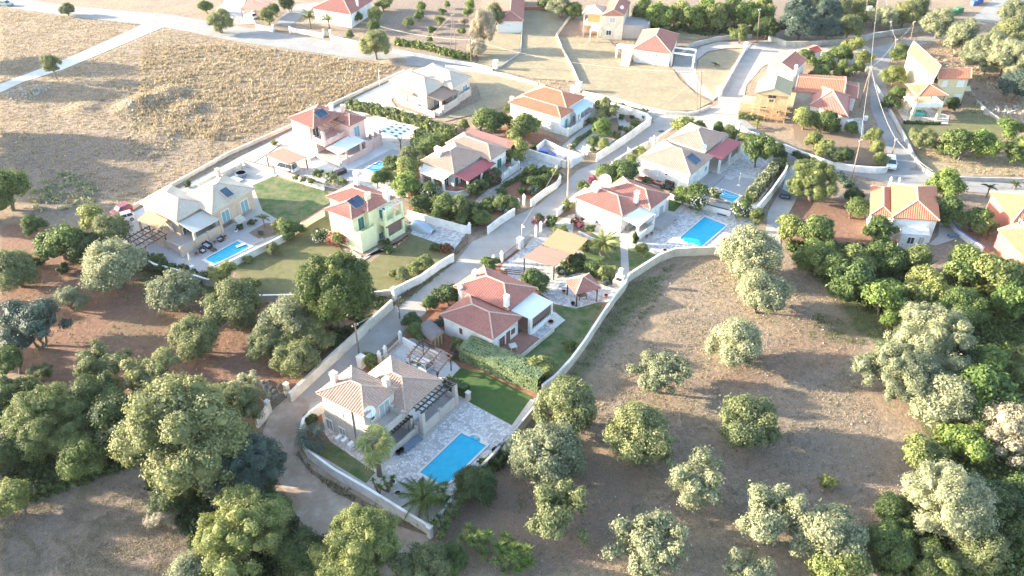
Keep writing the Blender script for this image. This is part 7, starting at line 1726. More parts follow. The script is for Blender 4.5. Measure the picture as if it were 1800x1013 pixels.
# garden shrubs ---------------------------------------------------------------
SH = []
def sh(p, r, m, lb, shape='bush', hs=.85, fl=None, cat='shrub', **k): return plant(shape, m, p, r*1.18, lb, cat, hs=hs, flowers=fl, **k)
sh(zG(150, 475), 15, L_GR, 'leafy bush in the red bed left of the beige house'); sh(zG(505, 115), 18, L_GR, 'round bush behind the beige house chimney, at the gate pillars')
sh(zF(1245, 700), 14, L_GR, 'dark rounded bush on the lawn under the white awning house'); sh(zF(1020, 865), 21, L_YE, 'yellow-green shrub at the end of the thick hedge', shape='leafy', hs=1.0); sh(zF(360, 680), 13, L_YE, 'yellow-green bush at the front corner of the white house')
sh(zF(335, 770), 12, L_DK, 'pink bougainvillea at the corner of the timber pergola', fl=L_PK, hs=1.0); sh(zF(140, 375), 17, L_GR, 'clipped green ball tree beside the shed', shape='leafy'); sh(zF(300, 290), 22, L_DK, 'dark tall shrub at the rear of the shed', shape='leafy', hs=1.1); sh(zF(205, 300), 15, L_DK, 'dark palm-like shrub above the green ball tree', shape='leafy')
sh(zF(60, 590), 18, L_GR, 'bright clipped bush at the upper end of the gate wall', shape='leafy'); sh(zF(15, 510), 17, L_GR, 'dark clipped bush beside the dark slim pole', shape='leafy'); sh(zF(225, 520), 12, L_BL, 'bluish shrub behind the shed'); sh(zF(630, 55), 17, L_GR, 'rounded bush at the street behind the red-roofed house', shape='leafy')
sh(zQ(410, 585), 25, L_GR, 'large dense green bush between crazy paving and red roof', shape='leafy', hs=.75); sh(zQ(760, 410), 20, L_DK, 'dark hedge bush under the brown carport edge', hs=.8); sh(zQ(855, 450), 18, L_DK, 'dark hedge bush next along from the carport'); sh(zQ(930, 480), 18, L_GR, 'hedge bush in the middle of the gazebo hedge'); sh(zQ(1000, 510), 17, L_YE, 'sunlit hedge bush near the outdoor oven'); sh(zQ(1075, 510), 15, L_YE, 'last hedge bush before the outdoor oven')
sh(zQ(640, 140), 14, L_YE, 'yellow-green shrub behind the orange carport', shape='leafy'); sh(zQ(440, 45), 13, L_DK, 'pink bougainvillea ball at the green gate', fl=L_PK, shape='leafy'); sh(zQ(545, 60), 14, L_GR, 'green bush right of the pink bougainvillea'); sh(zQ(780, 50), 11, L_DK, 'dark red shrub beside the white wall of the raised bed', fl=L_PK); sh(zQ(850, 290), 10, L_YE, 'small yellow flowering plant by the orange carport')
sh(zQ(1380, 300), 14, L_YE, 'clipped round shrub in a white ring on the small lawn', shape='leafy', trunk=.1); sh(zQ(1302, 215), 7, L_DK, 'slim dark clipped column at the porch corner', hs=2.2); sh(zQ(640, 505), 12, L_BL, 'spiky agave mound under the brown carport'); sh(zQ(1040, 600), 9, L_BL, 'grey-green agave left of the outdoor oven')
sh(zD(85, 415), 11, L_YE, 'small bright citrus at the street wall', shape='leafy'); sh(zD(220, 260), 14, L_YE, 'low bright bush on the street wall behind the dish house'); sh(zD(400, 130), 22, L_GR, 'large leafy shrub left of the dish, uphill', shape='leafy'); sh(zD(600, 110), 25, L_GR, 'large green shrub between the dish house and the kayaks', shape='leafy'); sh(zD(480, 160), 18, L_BR, 'bright banana-like shrub next to the big dish', shape='leafy')
sh(zD(310, 185), 9, L_PK, 'pink flowers beside the big dish', fl=L_PK); sh(zD(300, 620), 11, L_GR, 'green border plants in the raised bed', hs=.5); sh(zD(205, 590), 8, L_PK, 'pink flowering plant at the raised bed wall', fl=L_PK)
sh(zD(800, 205), 9, L_YE, 'low bush by the dark wall near the kayaks'); sh(zD(960, 265), 11, L_BL, 'grey-green agave clump at the dark wall'); sh(zD(1120, 330), 17, L_BR, 'large-leaved banana plant at the pool wall', shape='leafy', hs=.9); sh(zD(1240, 300), 18, L_GR, 'tall rounded green shrub at the pool wall', shape='leafy', hs=1.2); sh(zD(1270, 375), 22, L_GR, 'white-flowering oleander beside the middle pool', fl=L_WH, shape='leafy')
sh(zD(1400, 310), 14, L_GR, 'oleander above the dark panel between the pools', fl=L_WH); sh(zE(1130, 900), 19, L_GR, 'pink-flowering oleander at the far corner of the middle pool', fl=L_WH, shape='leafy'); sh(zE(1290, 960), 16, L_YE, 'yellowish shrub at the end of the hedge wall', shape='leafy'); sh(zE(220, 390), 13, L_YE, 'yellow bush on the street wall of the cream house'); sh(zE(160, 470), 12, L_GR, 'green bush at the corner of the cream house street wall')
sh(zE(60, 560), 20, L_GR, 'broad green shrub between the cream house and the dish house', shape='leafy'); sh(zE(640, 150), 24, L_YE, 'sunny shrub at the red lean-to', shape='leafy'); sh(zE(1290, 370), 24, L_GR, 'small dark conifer on the crazy paving behind the cream house', shape='leafy', hs=1.3)
for p, r, m, lb in ((zE(930, 170), 14, L_GR, 'garden hedge bush right of the cream house chimney'), (zE(1000, 200), 14, L_YE, 'hedge bush following to the right of the chimney one'), (zE(1080, 230), 15, L_YE, 'hedge bush behind the dark red porch roof'), (zE(1160, 270), 15, L_YE, 'hedge bush above the porch roof corner'), (zE(1230, 290), 16, L_GR, 'hedge bush left of the dark conifer'), (zE(1370, 330), 17, L_GR, 'hedge bush right of the dark conifer'),
                    (zE(1430, 370), 16, L_GR, 'hedge bush at the far bend of the cream garden'), (zE(1480, 430), 15, L_DK, 'dark hedge bush at the top of the pale tall hedge'), (zE(1495, 510), 14, L_GR, 'hedge bush where the pale tall hedge starts'), (zE(760, 140), 12, L_YE, 'hedge bush left of the cream house chimney')):
    plant('leafy', m, p, r, lb, 'shrub', name='shrub', group='hedge bushes round the cream house', trunk=0)
# leafy garden of the tan-roofed house
for p, r, m, lb, shp in ((zC(150, 270), 24, L_GR, 'large shrub at the upper left of the leafy garden', 'leafy'), (zC(90, 300), 15, L_DK, 'dark shrub left of the large one', 'leafy'), (zC(310, 215), 17, L_GR, 'shrub behind the tan roof hip', 'leafy'), (zC(60, 420), 17, L_OL, 'grey-green shrub by the pink house pool', 'leafy'), (zC(-20, 520), 27, L_YE, 'tall yellow-green tree between yellow house and leafy garden', 'leafy'), (zC(-40, 640), 26, L_BR, 'bright tree right behind the yellow house chimney', 'leafy'),
                    (zC(180, 690), 18, L_GR, 'white-flowering bush under the arched porch', 'leafy'), (zC(110, 790), 22, L_DK, 'dark citrus at the left of the garden wall', 'leafy'), (zC(320, 830), 26, L_GR, 'largest citrus above the white wall', 'leafy'), (zC(480, 880), 25, L_DK, 'dark citrus in the middle above the white wall', 'leafy'), (zC(450, 800), 16, L_YE, 'yellow-green shrub between the citrus trees', 'leafy'),
                    (zC(590, 660), 18, L_DK, 'dark tree in front of the dark red porch sheet', 'leafy'), (zC(680, 590), 13, L_DK, 'climber on the porch post', 'leafy'), (zC(650, 930), 16, L_GR, 'small tree at the lower tip of the leafy garden', 'leafy'), (zC(840, 790), 17, L_GR, 'green bush at the garden gate', 'leafy'), (zC(940, 800), 14, L_YE, 'yellow-green bush touching the gate pillar', 'leafy'),
                    (zC(870, 860), 13, L_BL, 'grey lavender bush at the street wall corner', 'bush'), (zC(710, 790), 13, L_GR, 'dark border plant at the garden path', 'bush'), (zC(640, 850), 11, L_GR, 'border plant in the red soil', 'bush'), (zC(740, 850), 10, L_GR, 'second border plant in the red soil', 'bush'), (zC(580, 970), 14, L_DK, 'dark bush at the covered car pillar', 'bush'),
                    (zC(1100, 500), 15, L_GR, 'upper left tree of the red soil garden', 'leafy'), (zC(1200, 520), 13, L_DK, 'dark tree of the red soil garden', 'leafy'), (zC(1285, 520), 13, L_YE, 'sunlit tree at the black gate', 'leafy'), (zC(1120, 600), 15, L_GR, 'middle tree of the red soil garden', 'leafy'), (zC(1220, 590), 13, L_GR, 'right tree of the red soil garden', 'leafy'),
                    (zC(1020, 605), 9, L_GR, 'little round bush in the red soil', 'bush'), (zC(1010, 690), 11, L_DK, 'dark low bush near the street wall', 'bush'), (zC(1100, 700), 12, L_BL, 'greyish spiky bush at the street wall', 'bush'), (zC(820, 700), 10, L_GR, 'border clump at the path junction', 'bush'), (zC(960, 330), 23, L_YE, 'tree with orange-tinged leaves at the green door', 'leafy'),
                    (zC(-100, 560), 16, L_OL, 'olive-toned bush below the pink house terrace', 'leafy'), (zC(230, 650), 12, L_YE, 'creamy flowering shrub at the porch foot', 'bush')):
    sh(p, r, m, lb, shp, fl=L_WH if 'flower' in lb else None, name='shrub' if shp == 'bush' else 'garden_tree', cat='shrub' if shp == 'bush' or 'bush' in lb or 'shrub' in lb else 'tree')
sh(zC(750, 560), 16, L_DK, 'magenta bougainvillea on the terrace wall', 'leafy', fl=L_PK)
for p, r, m, lb, shp in ((zC(640, 70), 27, L_GR, 'large round shrub behind the rear red roof', 'leafy'), (zC(750, 70), 22, L_GR, 'second large shrub behind the rear red roof', 'leafy'), (zC(490, 90), 11, L_YE, 'small bush left of the large round shrubs', 'leafy'), (zC(880, 60), 14, L_YE, 'yellow-green shrub between the large shrub and the spiky one', 'leafy'), (zC(1040, 100), 24, L_YE, 'pale feathery shrub against the white wall', 'leafy'),
                    (zC(940, 190), 15, L_YE, 'citrus in the red soil behind the rear roof', 'leafy'), (t5(215, 80), 7, L_GR, 'small round tree at the white house corner', 'leafy'), (t5(580, 570), 8, L_DK, 'dark ball bush at the wall end behind the blue car', 'bush'),
                    (t5(1480, 100), 21, L_OL, 'olive tree in the gravel circle', 'leafy'), (t5(1400, 60), 12, L_DK, 'dark shrub left of the gravel-circle olive', 'leafy'), (t5(1470, 320), 20, L_BR, 'bright leafy shrub in the round bed', 'leafy'), (t5(1325, 500), 12, L_GR, 'small dark tree in the path bed', 'leafy'), (t5(1460, 530), 14, L_YE, 'yellow bush along the tall white wall', 'leafy'),
                    (t5(1300, 240), 10, L_GR, 'shrub at the corner of the pale blue awning', 'bush'), (z3(985, 700), 7, L_GR, 'small shrub among the round beds', 'bush'), (z3(990, 632), 7, L_DK, 'first dark ball bush at the back wall', 'bush'), (z3(1025, 655), 6, L_DK, 'second dark ball bush at the back wall', 'bush'), (z3(1055, 658), 6, L_DK, 'third dark ball bush at the back wall', 'bush'),
                    (z3(1120, 665), 8, L_BL, 'blue-grey ball bush near the wall corner', 'bush'), (z3(1130, 700), 7, L_GR, 'ball bush in the wall corner', 'bush'), (z3(1050, 700), 5, L_BL, 'silver cushion plant in the round bed', 'bush'), (z3(910, 685), 6, L_BL, 'silver cushion plant under the olive', 'bush'), (z3(985, 765), 6, L_BL, 'silver cushion plant by the tall wall', 'bush'),
                    (z3(1020, 770), 9, L_GR, 'green border shrub in the middle of the tall wall', 'bush'), (z3(1070, 735), 9, L_GR, 'green border shrub at the upper part of the tall wall', 'bush'), (z3(960, 805), 9, L_YE, 'green border shrub lower along the tall wall', 'bush'), (z3(820, 890), 6, L_GR, 'small bush at the foot gate', 'bush')):
    sh(p, r, m, lb, shp, name='shrub')
# pink house, yellow house and tan house gardens
for p, r, m, lb, shp, fl in ((zP(465, 695), 10, L_BR, 'bright small bush at the pink house wall', 'bush', None), (zP(560, 740), 15, L_GR, 'flowering bush between pink house and green lawn', 'bush', L_WH), (zP(640, 770), 12, L_YE, 'low flowering bush right next to the yellow house chimney', 'bush', L_WH), (zP(1130, 610), 18, L_GR, 'green shrub at the corner of the tiny pool', 'leafy', None), (zP(1270, 540), 20, L_OL, 'grey-green shrub right of the tiny pool', 'leafy', None),
                    (zP(970, 740), 17, L_GR, 'leafy shrub behind the yellow house roof', 'leafy', None), (zP(1060, 700), 15, L_YE, 'sunny shrub behind the yellow house roof terrace', 'leafy', None), (zP(65, 420), 7, L_YE, 'small bush by the white street', 'bush', None), (zY(330, 590), 17, L_DK, 'white-flowering shrub at the left foot of the yellow house', 'bush', L_WH), (zY(500, 610), 22, L_GR, 'pink and red flowering shrub in front of the yellow house', 'bush', L_RD),
                    (zY(910, 640), 8, L_DK, 'ivy climbing the yellow corner column', 'bush', None), (zY(935, 700), 11, L_GR, 'green plants at the foot of the yellow corner column', 'bush', None), (zY(70, 520), 20, L_GR, 'leafy round tree on the worn lawn, left of the yellow house', 'leafy', None), (zY(1250, 820), 15, L_YE, 'yellow-green bush inside the street wall', 'leafy', None), (zY(1150, 880), 14, L_YE, 'pale bush inside the street wall, lower', 'bush', None), (zY(1050, 940), 15, L_OL, 'dark round bush inside the street wall, lowest', 'leafy', None),
                    (zY(970, 930), 10, L_YE, 'small yellow plant on the sunny lawn', 'bush', None), (zY(1350, 690), 11, L_GR, 'grey-green bush by the black gate', 'bush', None), (zY(1440, 700), 12, L_DK, 'dark bush with red flowers at the black gate', 'bush', L_RD),
                    (z6(770, 935), 22, L_YE, 'bright leafy tree at the bend of the curved wall', 'leafy', None), (z6(1140, 760), 13, L_OL, 'thin young tree on the worn lawn, right of the white wall', 'leafy', None), (z6(955, 830), 8, L_YE, 'thin sapling by the white wall of the worn lawn', 'leafy', None), (z6(320, 830), 14, L_GR, 'round green and yellow bush on the left terrace', 'bush', None), (z6(410, 880), 7, L_DK, 'small dark bush right of the yellow-green one', 'bush', None), (z6(478, 890), 6, L_DK, 'small dark ball bush on the terrace edge', 'bush', None),
                    (z6(1200, 600), 16, L_YE, 'fresh green tree at the right end of the white wall', 'leafy', None), (z6(905, 608), 7, L_DK, 'dark round bush at the pool steps', 'bush', None), (z6(985, 575), 8, L_DK, 'dark red shrub beside the pool steps', 'bush', None), (z6(1050, 650), 6, L_BL, 'small agave by the pool head', 'bush', None), (z6(525, 310), 8, L_DK, 'dark shrub on the street behind the tan house', 'bush', None), (e5(120, 210), 20, L_YE, 'sunny conical shrub at the corner of the curved wall', 'leafy', None)):
    sh(p, r, m, lb, shp, fl=fl, name='shrub')
for i, k in enumerate((zP(250, 722), zP(313, 740), zP(388, 755))):
    sh(k, 6.5, L_OL, ('left', 'middle', 'right')[i]+' of the three lollipop trees along the white lawn wall', 'leafy', cat='tree', name='lollipop_tree', trunk=1.4, stems=0, group='lollipop trees')
for i, (k, r) in enumerate(((t3(850, 0), 1),)): pass

# hedges ----------------------------------------------------------------------
def hedge(label, pts, wd, ht, mat, amp=.18, ls=.24, dens=26, name='hedge', px=True, fl=None, cap=0):
    W = [np.array(U(p, 0)) for p in pts] if px else [np.array(p) for p in pts]
    rs = np.random.RandomState(abs(hash(label[:12])) % 999 if False else len(label)*7+int(ht*10)); o = thing(name, (float(W[0][0]), float(W[0][1])), label, 'hedge')
    P_, N_ = [], []
    core = MB()
    for a, b in zip(W[:-1], W[1:]):
        L = np.linalg.norm(b-a); d = (b-a)/L; nrm = np.array([-d[1], d[0]])
        n = int((L*(2*ht+wd)+2*ht*wd)*dens)
        s = rs.rand(n)*(L+wd*.3)-wd*.15; u = rs.rand(n)*(2*ht+wd); off = np.where(u < ht, -wd/2, np.where(u < ht+wd, u-ht-wd/2, wd/2)); z = np.where(u < ht, u, np.where(u < ht+wd, ht, 2*ht+wd-u))
        k = rs.rand(n) < .06; s = np.where(k, np.where(rs.rand(n) < .5, 0, L), s)
        lump = amp*(np.sin(s*2.1+off*2)*np.sin(s*.9+z*1.7)+.8*rs.rand(n)-.3)
        nx = np.where(u < ht, -1.0, np.where(u < ht+wd, 0.0, 1.0)); nz = np.where((u >= ht) & (u < ht+wd), 1.0, 0.0)
        xy = a+np.outer(s, d)+np.outer(off+lump*nx, nrm); P_.append(np.column_stack([xy, np.maximum(.05, z+lump*nz)]))
        N_.append(np.column_stack([np.outer(nx, nrm), nz])+rdir(rs, n)*(.75 if amp > .1 else .3))
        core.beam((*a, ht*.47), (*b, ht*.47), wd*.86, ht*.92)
    P_ = np.concatenate(P_); N_ = np.concatenate(N_); N_ /= np.linalg.norm(N_, axis=1, keepdims=True); P_[:, 0] -= W[0][0]; P_[:, 1] -= W[0][1]
    V, F4 = leafquads(P_, N_, ls, rs); me = fastmesh('hedge_leaves', V, F4, [mat]); f = bpy.data.objects.new('foliage', me); COL.objects.link(f); f.parent = o
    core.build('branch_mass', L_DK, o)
    if fl:
        kk = rs.rand(len(P_)) < .06; V, F4 = leafquads(P_[kk]+N_[kk]*.08, N_[kk], ls*.8, rs, 1); me = fastmesh('hedge_blossoms', V, F4, [fl]); f = bpy.data.objects.new('blossoms', me); COL.objects.link(f); f.parent = o; f['kind'] = 'stuff'
    return o
hedge('thick clipped pale green hedge between the white house and the dark lawn', [zF(455, 775), zF(700, 880), zF(1010, 1010)], 3.0, 2.5, L_HED, amp=.05, ls=.15, dens=70)
hedge('dark clipped hedge beside the dark lawn under the pergola roof', [zG(965, 270), zG(1080, 320)], 1.3, 1.5, L_GR, amp=.08, ls=.2)
hedge('tall pale silvery hedge inside the white wall of the cream house', [zE(1195, 850), zE(1300, 720), zE(1390, 620), zE(1450, 545)], 1.7, 2.2, L_SI, amp=.25)
hedge('flowering shrub hedge between the white drive and the pale house', [z2(720, 640), z2(850, 665), z2(1000, 705), z2(1150, 745), z2(1290, 800), z2(1350, 800)], 2.0, 1.6, L_YE, amp=.4, ls=.3, fl=L_WH)
hedge('leafy hedge on the street side of the lower top gardens', [z2(1000, 265), z2(1180, 290), z2(1330, 335), z2(1440, 355)], 1.4, 1.3, L_GR, amp=.4, ls=.35)
hedge('low shrub border by the path of the round-bed garden', [t5(1020, 600), t5(1130, 490), t5(1300, 385)], .8, .5, L_GR, amp=.2)
hedge('low clipped border in the red soil garden, along the path', [zC(800, 720), zC(850, 650), zC(960, 590), zC(1060, 510)], .7, .6, L_GR, amp=.2)
hedge('dark creeper along the foot of the curved wall on the left', [z6(190, 850), z6(330, 910), z6(480, 950), z6(640, 1000)], 2.2, .9, L_DK, amp=.5, ls=.35)
hedge('dark ivy strip at the foot of the pool wall, grove side', [zG(1200, 770), zG(1290, 690), zG(1350, 620)], 1.6, .9, L_DK, amp=.4, ls=.32)
hedge('green bank at the foot of the whitewashed wall', [t2(90, 730), t2(180, 765), t2(300, 810)], 1.2, .9, L_GR, amp=.3)
hedge('shrubs at the foot of the scaffolded house', [z4(400, 840), z4(520, 850)], 1.4, 1.0, L_OL, amp=.4); hedge('blue-green cabbages and shrubs left of the striped-roof house', [e2(-40, 150), e2(40, 200), e2(60, 230)], 1.6, .8, L_BL, amp=.4)
hedge('hedge on the right road verge at the ochre house drive', [z5(470, 735), z5(540, 735), z5(600, 740), z5(680, 740)], .6, .5, L_DK, amp=.15)
hedge('vine over the front yard of the red-roofed house', [t2(280, 430), t2(400, 470), t2(560, 480)], 1.4, 1.2, L_OL, amp=.4, fl=L_RD)

# palms, yuccas -----------------------------------------------------------------
def frond_mesh(name, n=26, L=1.0, droop=.75, lw=.20):
    V = []; F = []
    def add(*pts): k = len(V); V.extend(pts); F.append(tuple(range(k, k+len(pts))))
    prev = None
    for i in range(n+1):
        t = i/n; x = L*(t*.92); z = .62*t*L-droop*t*t*L; 
        c = (x, 0, z)
        if prev: add((prev[0], -.012, prev[2]), (prev[0], .012, prev[2]), (x, .010, z), (x, -.010, z))
        if i > 2 and i % 1 == 0:
            w_ = lw*math.sin(math.pi*min(1, t*.95+.08))**.7
            for s in (-1, 1): add((x-.02, 0, z), (x+.02, 0, z+.004), (x+.13, s*w_, z-.10*L-.1*w_))
        prev = c
    me = bpy.data.meshes.new(name); me.from_pydata(V, [], F); me.materials.append(L_PALM); return me
def fan_mesh(name):
    V = []; F = []; n = 15
    V += [(0, -.012, 0), (0, .012, 0), (.55, .01, .16), (.55, -.01, .16)]; F.append((0, 1, 2, 3))
    for i in range(n):
        a = (i/(n-1)-.5)*4.2; k = len(V); c = (.55, 0, .16); l = .5
        V += [c, (.55+math.cos(a-.1)*l*.6, math.sin(a-.1)*l*.6, .16+.02), (.55+math.cos(a)*l, math.sin(a)*l, .16-.16), (.55+math.cos(a+.1)*l*.6, math.sin(a+.1)*l*.6, .16+.02)]; F.append((k, k+1, k+2, k+3))
    me = bpy.data.meshes.new(name); me.from_pydata(V, [], F); me.materials.append(L_PALM); return me
def blade_mesh(name):
    V = [(0, -.035, 0), (0, .035, 0), (.5, .04, .12), (.5, -.04, .12), (1, 0, .02)]; me = bpy.data.meshes.new(name); me.from_pydata(V, [], [(0, 1, 2, 3), (3, 2, 4)]); me.materials.append(L_PALM); return me
FR_, FN_, BL_ = frond_mesh('palm_frond_mesh'), fan_mesh('fan_leaf_mesh'), blade_mesh('blade_mesh')
def palm(p, ztop, L, n, label, me=FR_, mat=L_PALM, tr=.28, elev=(-.25, 1.1), name='palm_tree', leafname='frond'):
    x, y = U(p, ztop); o = thing(name, (x, y), label, 'palm'); rs = random.Random(len(label)*3+n)
    pts = [(x, y, -.1), (x+.05, y, ztop*.5), (x, y, ztop)]; MB().tube(pts, [tr*1.15, tr*.8, tr], 10).build('trunk', barkm, o)
    MB().lathe((x, y, ztop-.35), [(tr*.8, 0), (tr*1.5, .25), (tr*1.1, .5), (.05, .7)], 10).build('crown_base', woodm, o)
    for i in range(n):
        t = i/n; f = bpy.data.objects.new(leafname, me); COL.objects.link(f); f.parent = o; f.location = (0, 0, ztop+.1)
        f.rotation_euler = (rs.uniform(-.25, .25), -(elev[0]+(elev[1]-elev[0])*((i*7 % n)/n)), i*2.399+rs.uniform(-.2, .2)); s = L*rs.uniform(.7, 1.15); f.scale = (s, s, s)
        if mat is not L_PALM: f.material_slots[0].link = 'OBJECT'; f.material_slots[0].material = mat
    return o
palm(zD(405, 770), 1.7, 2.9, 34, 'short thick date palm on the lawn by the carports', tr=.55, mat=L_YE, elev=(-.1, .9))
palm(t3(1380, 400), 1.2, 3.4, 26, 'dark date palm near the bottom tip of the pool plot', tr=.4, mat=L_GR, elev=(-.1, 1.0))
palm(zG(540, 625), 4.9, 2.5, 46, 'tall sunlit fan palm with shaggy leaves beside the big pool', me=FN_, tr=.3, mat=L_YE, elev=(-1.25, .8), leafname='fan_leaf')
palm(zG(160, 585), 1.5, 2.3, 30, 'bluish fan palm in the bend of the white wall', me=FN_, tr=.25, mat=L_BL, elev=(-.6, 1.0), leafname='fan_leaf')
palm(zF(715, 780), .3, 1.5, 9, 'banana plant at the corner of the red tile terrace', me=BL_, tr=.1, mat=L_BR, elev=(.1, 1.1), name='banana_plant', leafname='leaf')
palm(t1(980, 160), 3.0, 2.6, 22, 'pale palm in front of the garden house, left one', tr=.2, mat=L_YE); palm(t1(1150, 180), 2.6, 2.4, 20, 'pale palm in front of the garden house, right one', tr=.2, mat=L_YE)
palm(z4(235, 465), .4, 1.3, 18, 'little palm on the dry island inside the curved drive', tr=.15); palm(e2(1195, 235), 1.9, 1.6, 18, 'small dark palm by the red house', tr=.15, mat=L_DK); palm(e2(1405, 215), 1.2, 1.4, 16, 'little palm behind the red house roof', tr=.15, mat=L_DK); palm(z6(1062, 548), 1.8, 1.3, 18, 'slim small palm on the tan house terrace', tr=.1, mat=L_GR)
palm(z4(530, 895), .6, 1.5, 20, 'agave-like palm at the lane wall', tr=.2, mat=L_YE); palm(z3(510, 520), 3.2, 1.6, 16, 'palm top behind the white house ridge', tr=.15, mat=L_SI)
def yucca(p, label, heads, mat, r=.75, nb=26):
    zc = 1.2; x, y = U(p, zc); o = thing('yucca', (x, y), label, 'yucca', 'yucca clumps'); rs = random.Random(len(label))
    for h in range(heads):
        a = h*2.4; d = .25+.55*math.sqrt(h/max(1, heads))*1.6; hx, hy, hz = math.cos(a)*d, math.sin(a)*d, rs.uniform(.9, 2.2)
        MB().tube([(x, y, 0), (x+hx*.7, y+hy*.7, hz*.6), (x+hx, y+hy, hz)], [.12, .1, .09], 6).build('stem', barkm, o)
        V = []; F = []
        for i in range(nb):
            az = i*2.399; el = rs.uniform(-.3, 1.3); L = r*rs.uniform(.8, 1.1); d_ = Vector((math.cos(az)*math.cos(el), math.sin(az)*math.cos(el), math.sin(el))); s = d_.cross(Vector((0, 0, 1)))
            s = s.normalized()*.055 if s.length > .01 else Vector((.05, 0, 0)); k = len(V); b0 = Vector((hx, hy, hz))
            V += [tuple(b0-s*.6), tuple(b0+s*.6), tuple(b0+d_*L*.5+s+Vector((0, 0, .05))), tuple(b0+d_*L*.5-s+Vector((0, 0, .05))), tuple(b0+d_*L-Vector((0, 0, .1)))]; F += [(k, k+1, k+2, k+3), (k+3, k+2, k+4)]
        me = bpy.data.meshes.new('leaf_rosette'); me.from_pydata(V, [], F); me.materials.append(mat); f = bpy.data.objects.new('leaf_rosette', me); COL.objects.link(f); f.parent = o; f['kind'] = 'stuff'
    return o
yucca(e6(70, 855), 'sunlit yucca at the bottom, left of the two', 7, L_YE, 1.05, 44); yucca(e6(120, 880), 'yucca heads just right of the sunlit one', 5, L_BR, 1.0, 44); yucca(e6(225, 895), 'larger yucca clump at the bottom centre', 8, L_BR, 1.05, 44); yucca(e6(290, 950), 'dark yucca heads right of the larger clump', 8, L_BR, 1.0, 44); yucca(e6(210, 960), 'low yucca heads under the larger clump', 5, L_GR)
yucca(t3(1125, 290), 'yucca between fan palm and the pale planter', 5, L_GR, .6); yucca(t3(1060, 310), 'small yucca at the foot of the fan palm', 2, L_GR, .5); yucca(t3(1500, 360), 'yucca group beside the dark date palm', 6, L_GR, .7); yucca(t3(1520, 580), 'yucca against the outside of the plot tip, upper', 5, L_DK, .75); yucca(t3(1590, 480), 'yucca against the outside wall, upper right', 5, L_DK, .75); yucca(t3(1500, 620), 'bright yucca against the outside of the plot tip, lower', 4, L_BR, .7)
for k, lb in ((e7(700, 120), 'dark spiky yucca at the upper edge of the grove'), (e7(790, 190), 'green spiky yucca at the upper edge of the grove'), (e7(900, 220), 'bright spiky yucca at the upper edge of the grove'), (e7(840, 150), 'tall spiky yucca at the back of the grove edge')): yucca(k, lb, 11, L_BR if 'dark' not in lb else L_BL, 1.1, 34)

# ground cover and dry grass ------------------------------------------------------
def zone_pts(poly, n, rs, field=None):
    W = np.array([U(p) for p in poly]); x0, y0 = W.min(0); x1, y1 = W.max(0); X = rs.uniform(x0, x1, n*3); Y = rs.uniform(y0, y1, n*3)
    k = inpoly(X, Y, [tuple(a) for a in W]) & ~inpoly(X, Y, PATHX); X, Y = X[k], Y[k]
    if field:
        f = np.sin(X*.9+np.sin(Y*.7)*2)*np.sin(Y*1.1+np.sin(X*.5)*2)+.5*np.sin(X*.23+1)*np.sin(Y*.31); k = (f > field) | (rs.rand(len(X)) < .25); X, Y = X[k], Y[k]
    return X[:n], Y[:n]
def tufts(name, polys, n, mat, h=.5, wd=.22, seed=1, blades=4, field=-.1):
    rs = np.random.RandomState(seed); VV = []
    for poly, share in polys:
        X, Y = zone_pts(poly, int(n*share), rs, field); Z = hgt(X, Y); m = len(X)
        hh = h*(.35+rs.rand(m)**1.5*1.1)
        for b in range(blades):
            a = rs.rand(m)*6.28; l = rs.rand(m)*.6+.15; r = wd*(.6+.8*rs.rand(m))
            cx, cy = X+rs.randn(m)*.16, Y+rs.randn(m)*.16; dx, dy = np.cos(a), np.sin(a)
            p0 = np.stack([cx-dy*r*.5, cy+dx*r*.5, Z-.05], 1); p1 = np.stack([cx+dy*r*.5, cy-dx*r*.5, Z-.05], 1); p2 = np.stack([cx+dx*l*hh, cy+dy*l*hh, Z+hh], 1)
            VV.append(np.stack([p0, p1, p2], 1).reshape(-1, 3))
    V = np.concatenate(VV); F3 = np.arange(len(V)).reshape(-1, 3); me = fastmesh(name, V, F3, [mat]); o = bpy.data.objects.new(name, me); COL.objects.link(o); o['kind'] = 'stuff'; return o
PATHX = [U(p) for p in (z1(-80, 530), z1(30, 480), z1(420, 330), z1(760, 180), z1(860, 128), z1(1010, 145), z1(880, 208), z1(380, 420), z1(130, 500), z1(0, 560), z1(-80, 590))]
FIELD = [(0, 15), (130, 32), (250, 42), (430, 78), (640, 108), (705, 118), (560, 195), (470, 240), (222, 372), (120, 360), (60, 300), (0, 310)]
tufts('dry_grass', [(FIELD, 1)], 17000, L_STRAW, .28, .16, 1, field=.0)
tufts('dry_grass', [([(250, 80), (430, 80), (700, 118), (560, 195), (400, 250), (240, 240)], 1)], 9000, L_STRAW, .55, .22, 9, field=.3)
tufts('dry_grass', [([(1100, 470), (1290, 455), (1560, 560), (1500, 650), (1580, 800), (1560, 960), (1100, 1013), (800, 1013), (790, 900), (980, 680)], .7), ([(0, 860), (250, 850), (380, 920), (360, 1013), (0, 1013)], .3)], 26000, L_DRY, .10, .09, 3, field=-.3)
tufts('dry_grass', [([(820, 200), (1010, 150), (1240, 190), (1200, 80), (990, 60)], .5), ([(1600, 300), (1800, 310), (1800, 260), (1620, 270)], .3), ([(1560, 60), (1800, 60), (1800, 230), (1700, 210)], .5)], 9000, L_STRAW, .2, .13, 5)
tufts('green_weeds', [([(1100, 500), (1190, 462), (1150, 540), (1050, 640), (980, 690)], .35), ([(1430, 550), (1545, 565), (1520, 605), (1420, 598)], .06), ([(1340, 420), (1480, 470), (1560, 560), (1500, 540)], .08), ([(230, 470), (400, 500), (420, 525), (260, 535)], .25)], 7000, L_GR, .13, .12, 6)
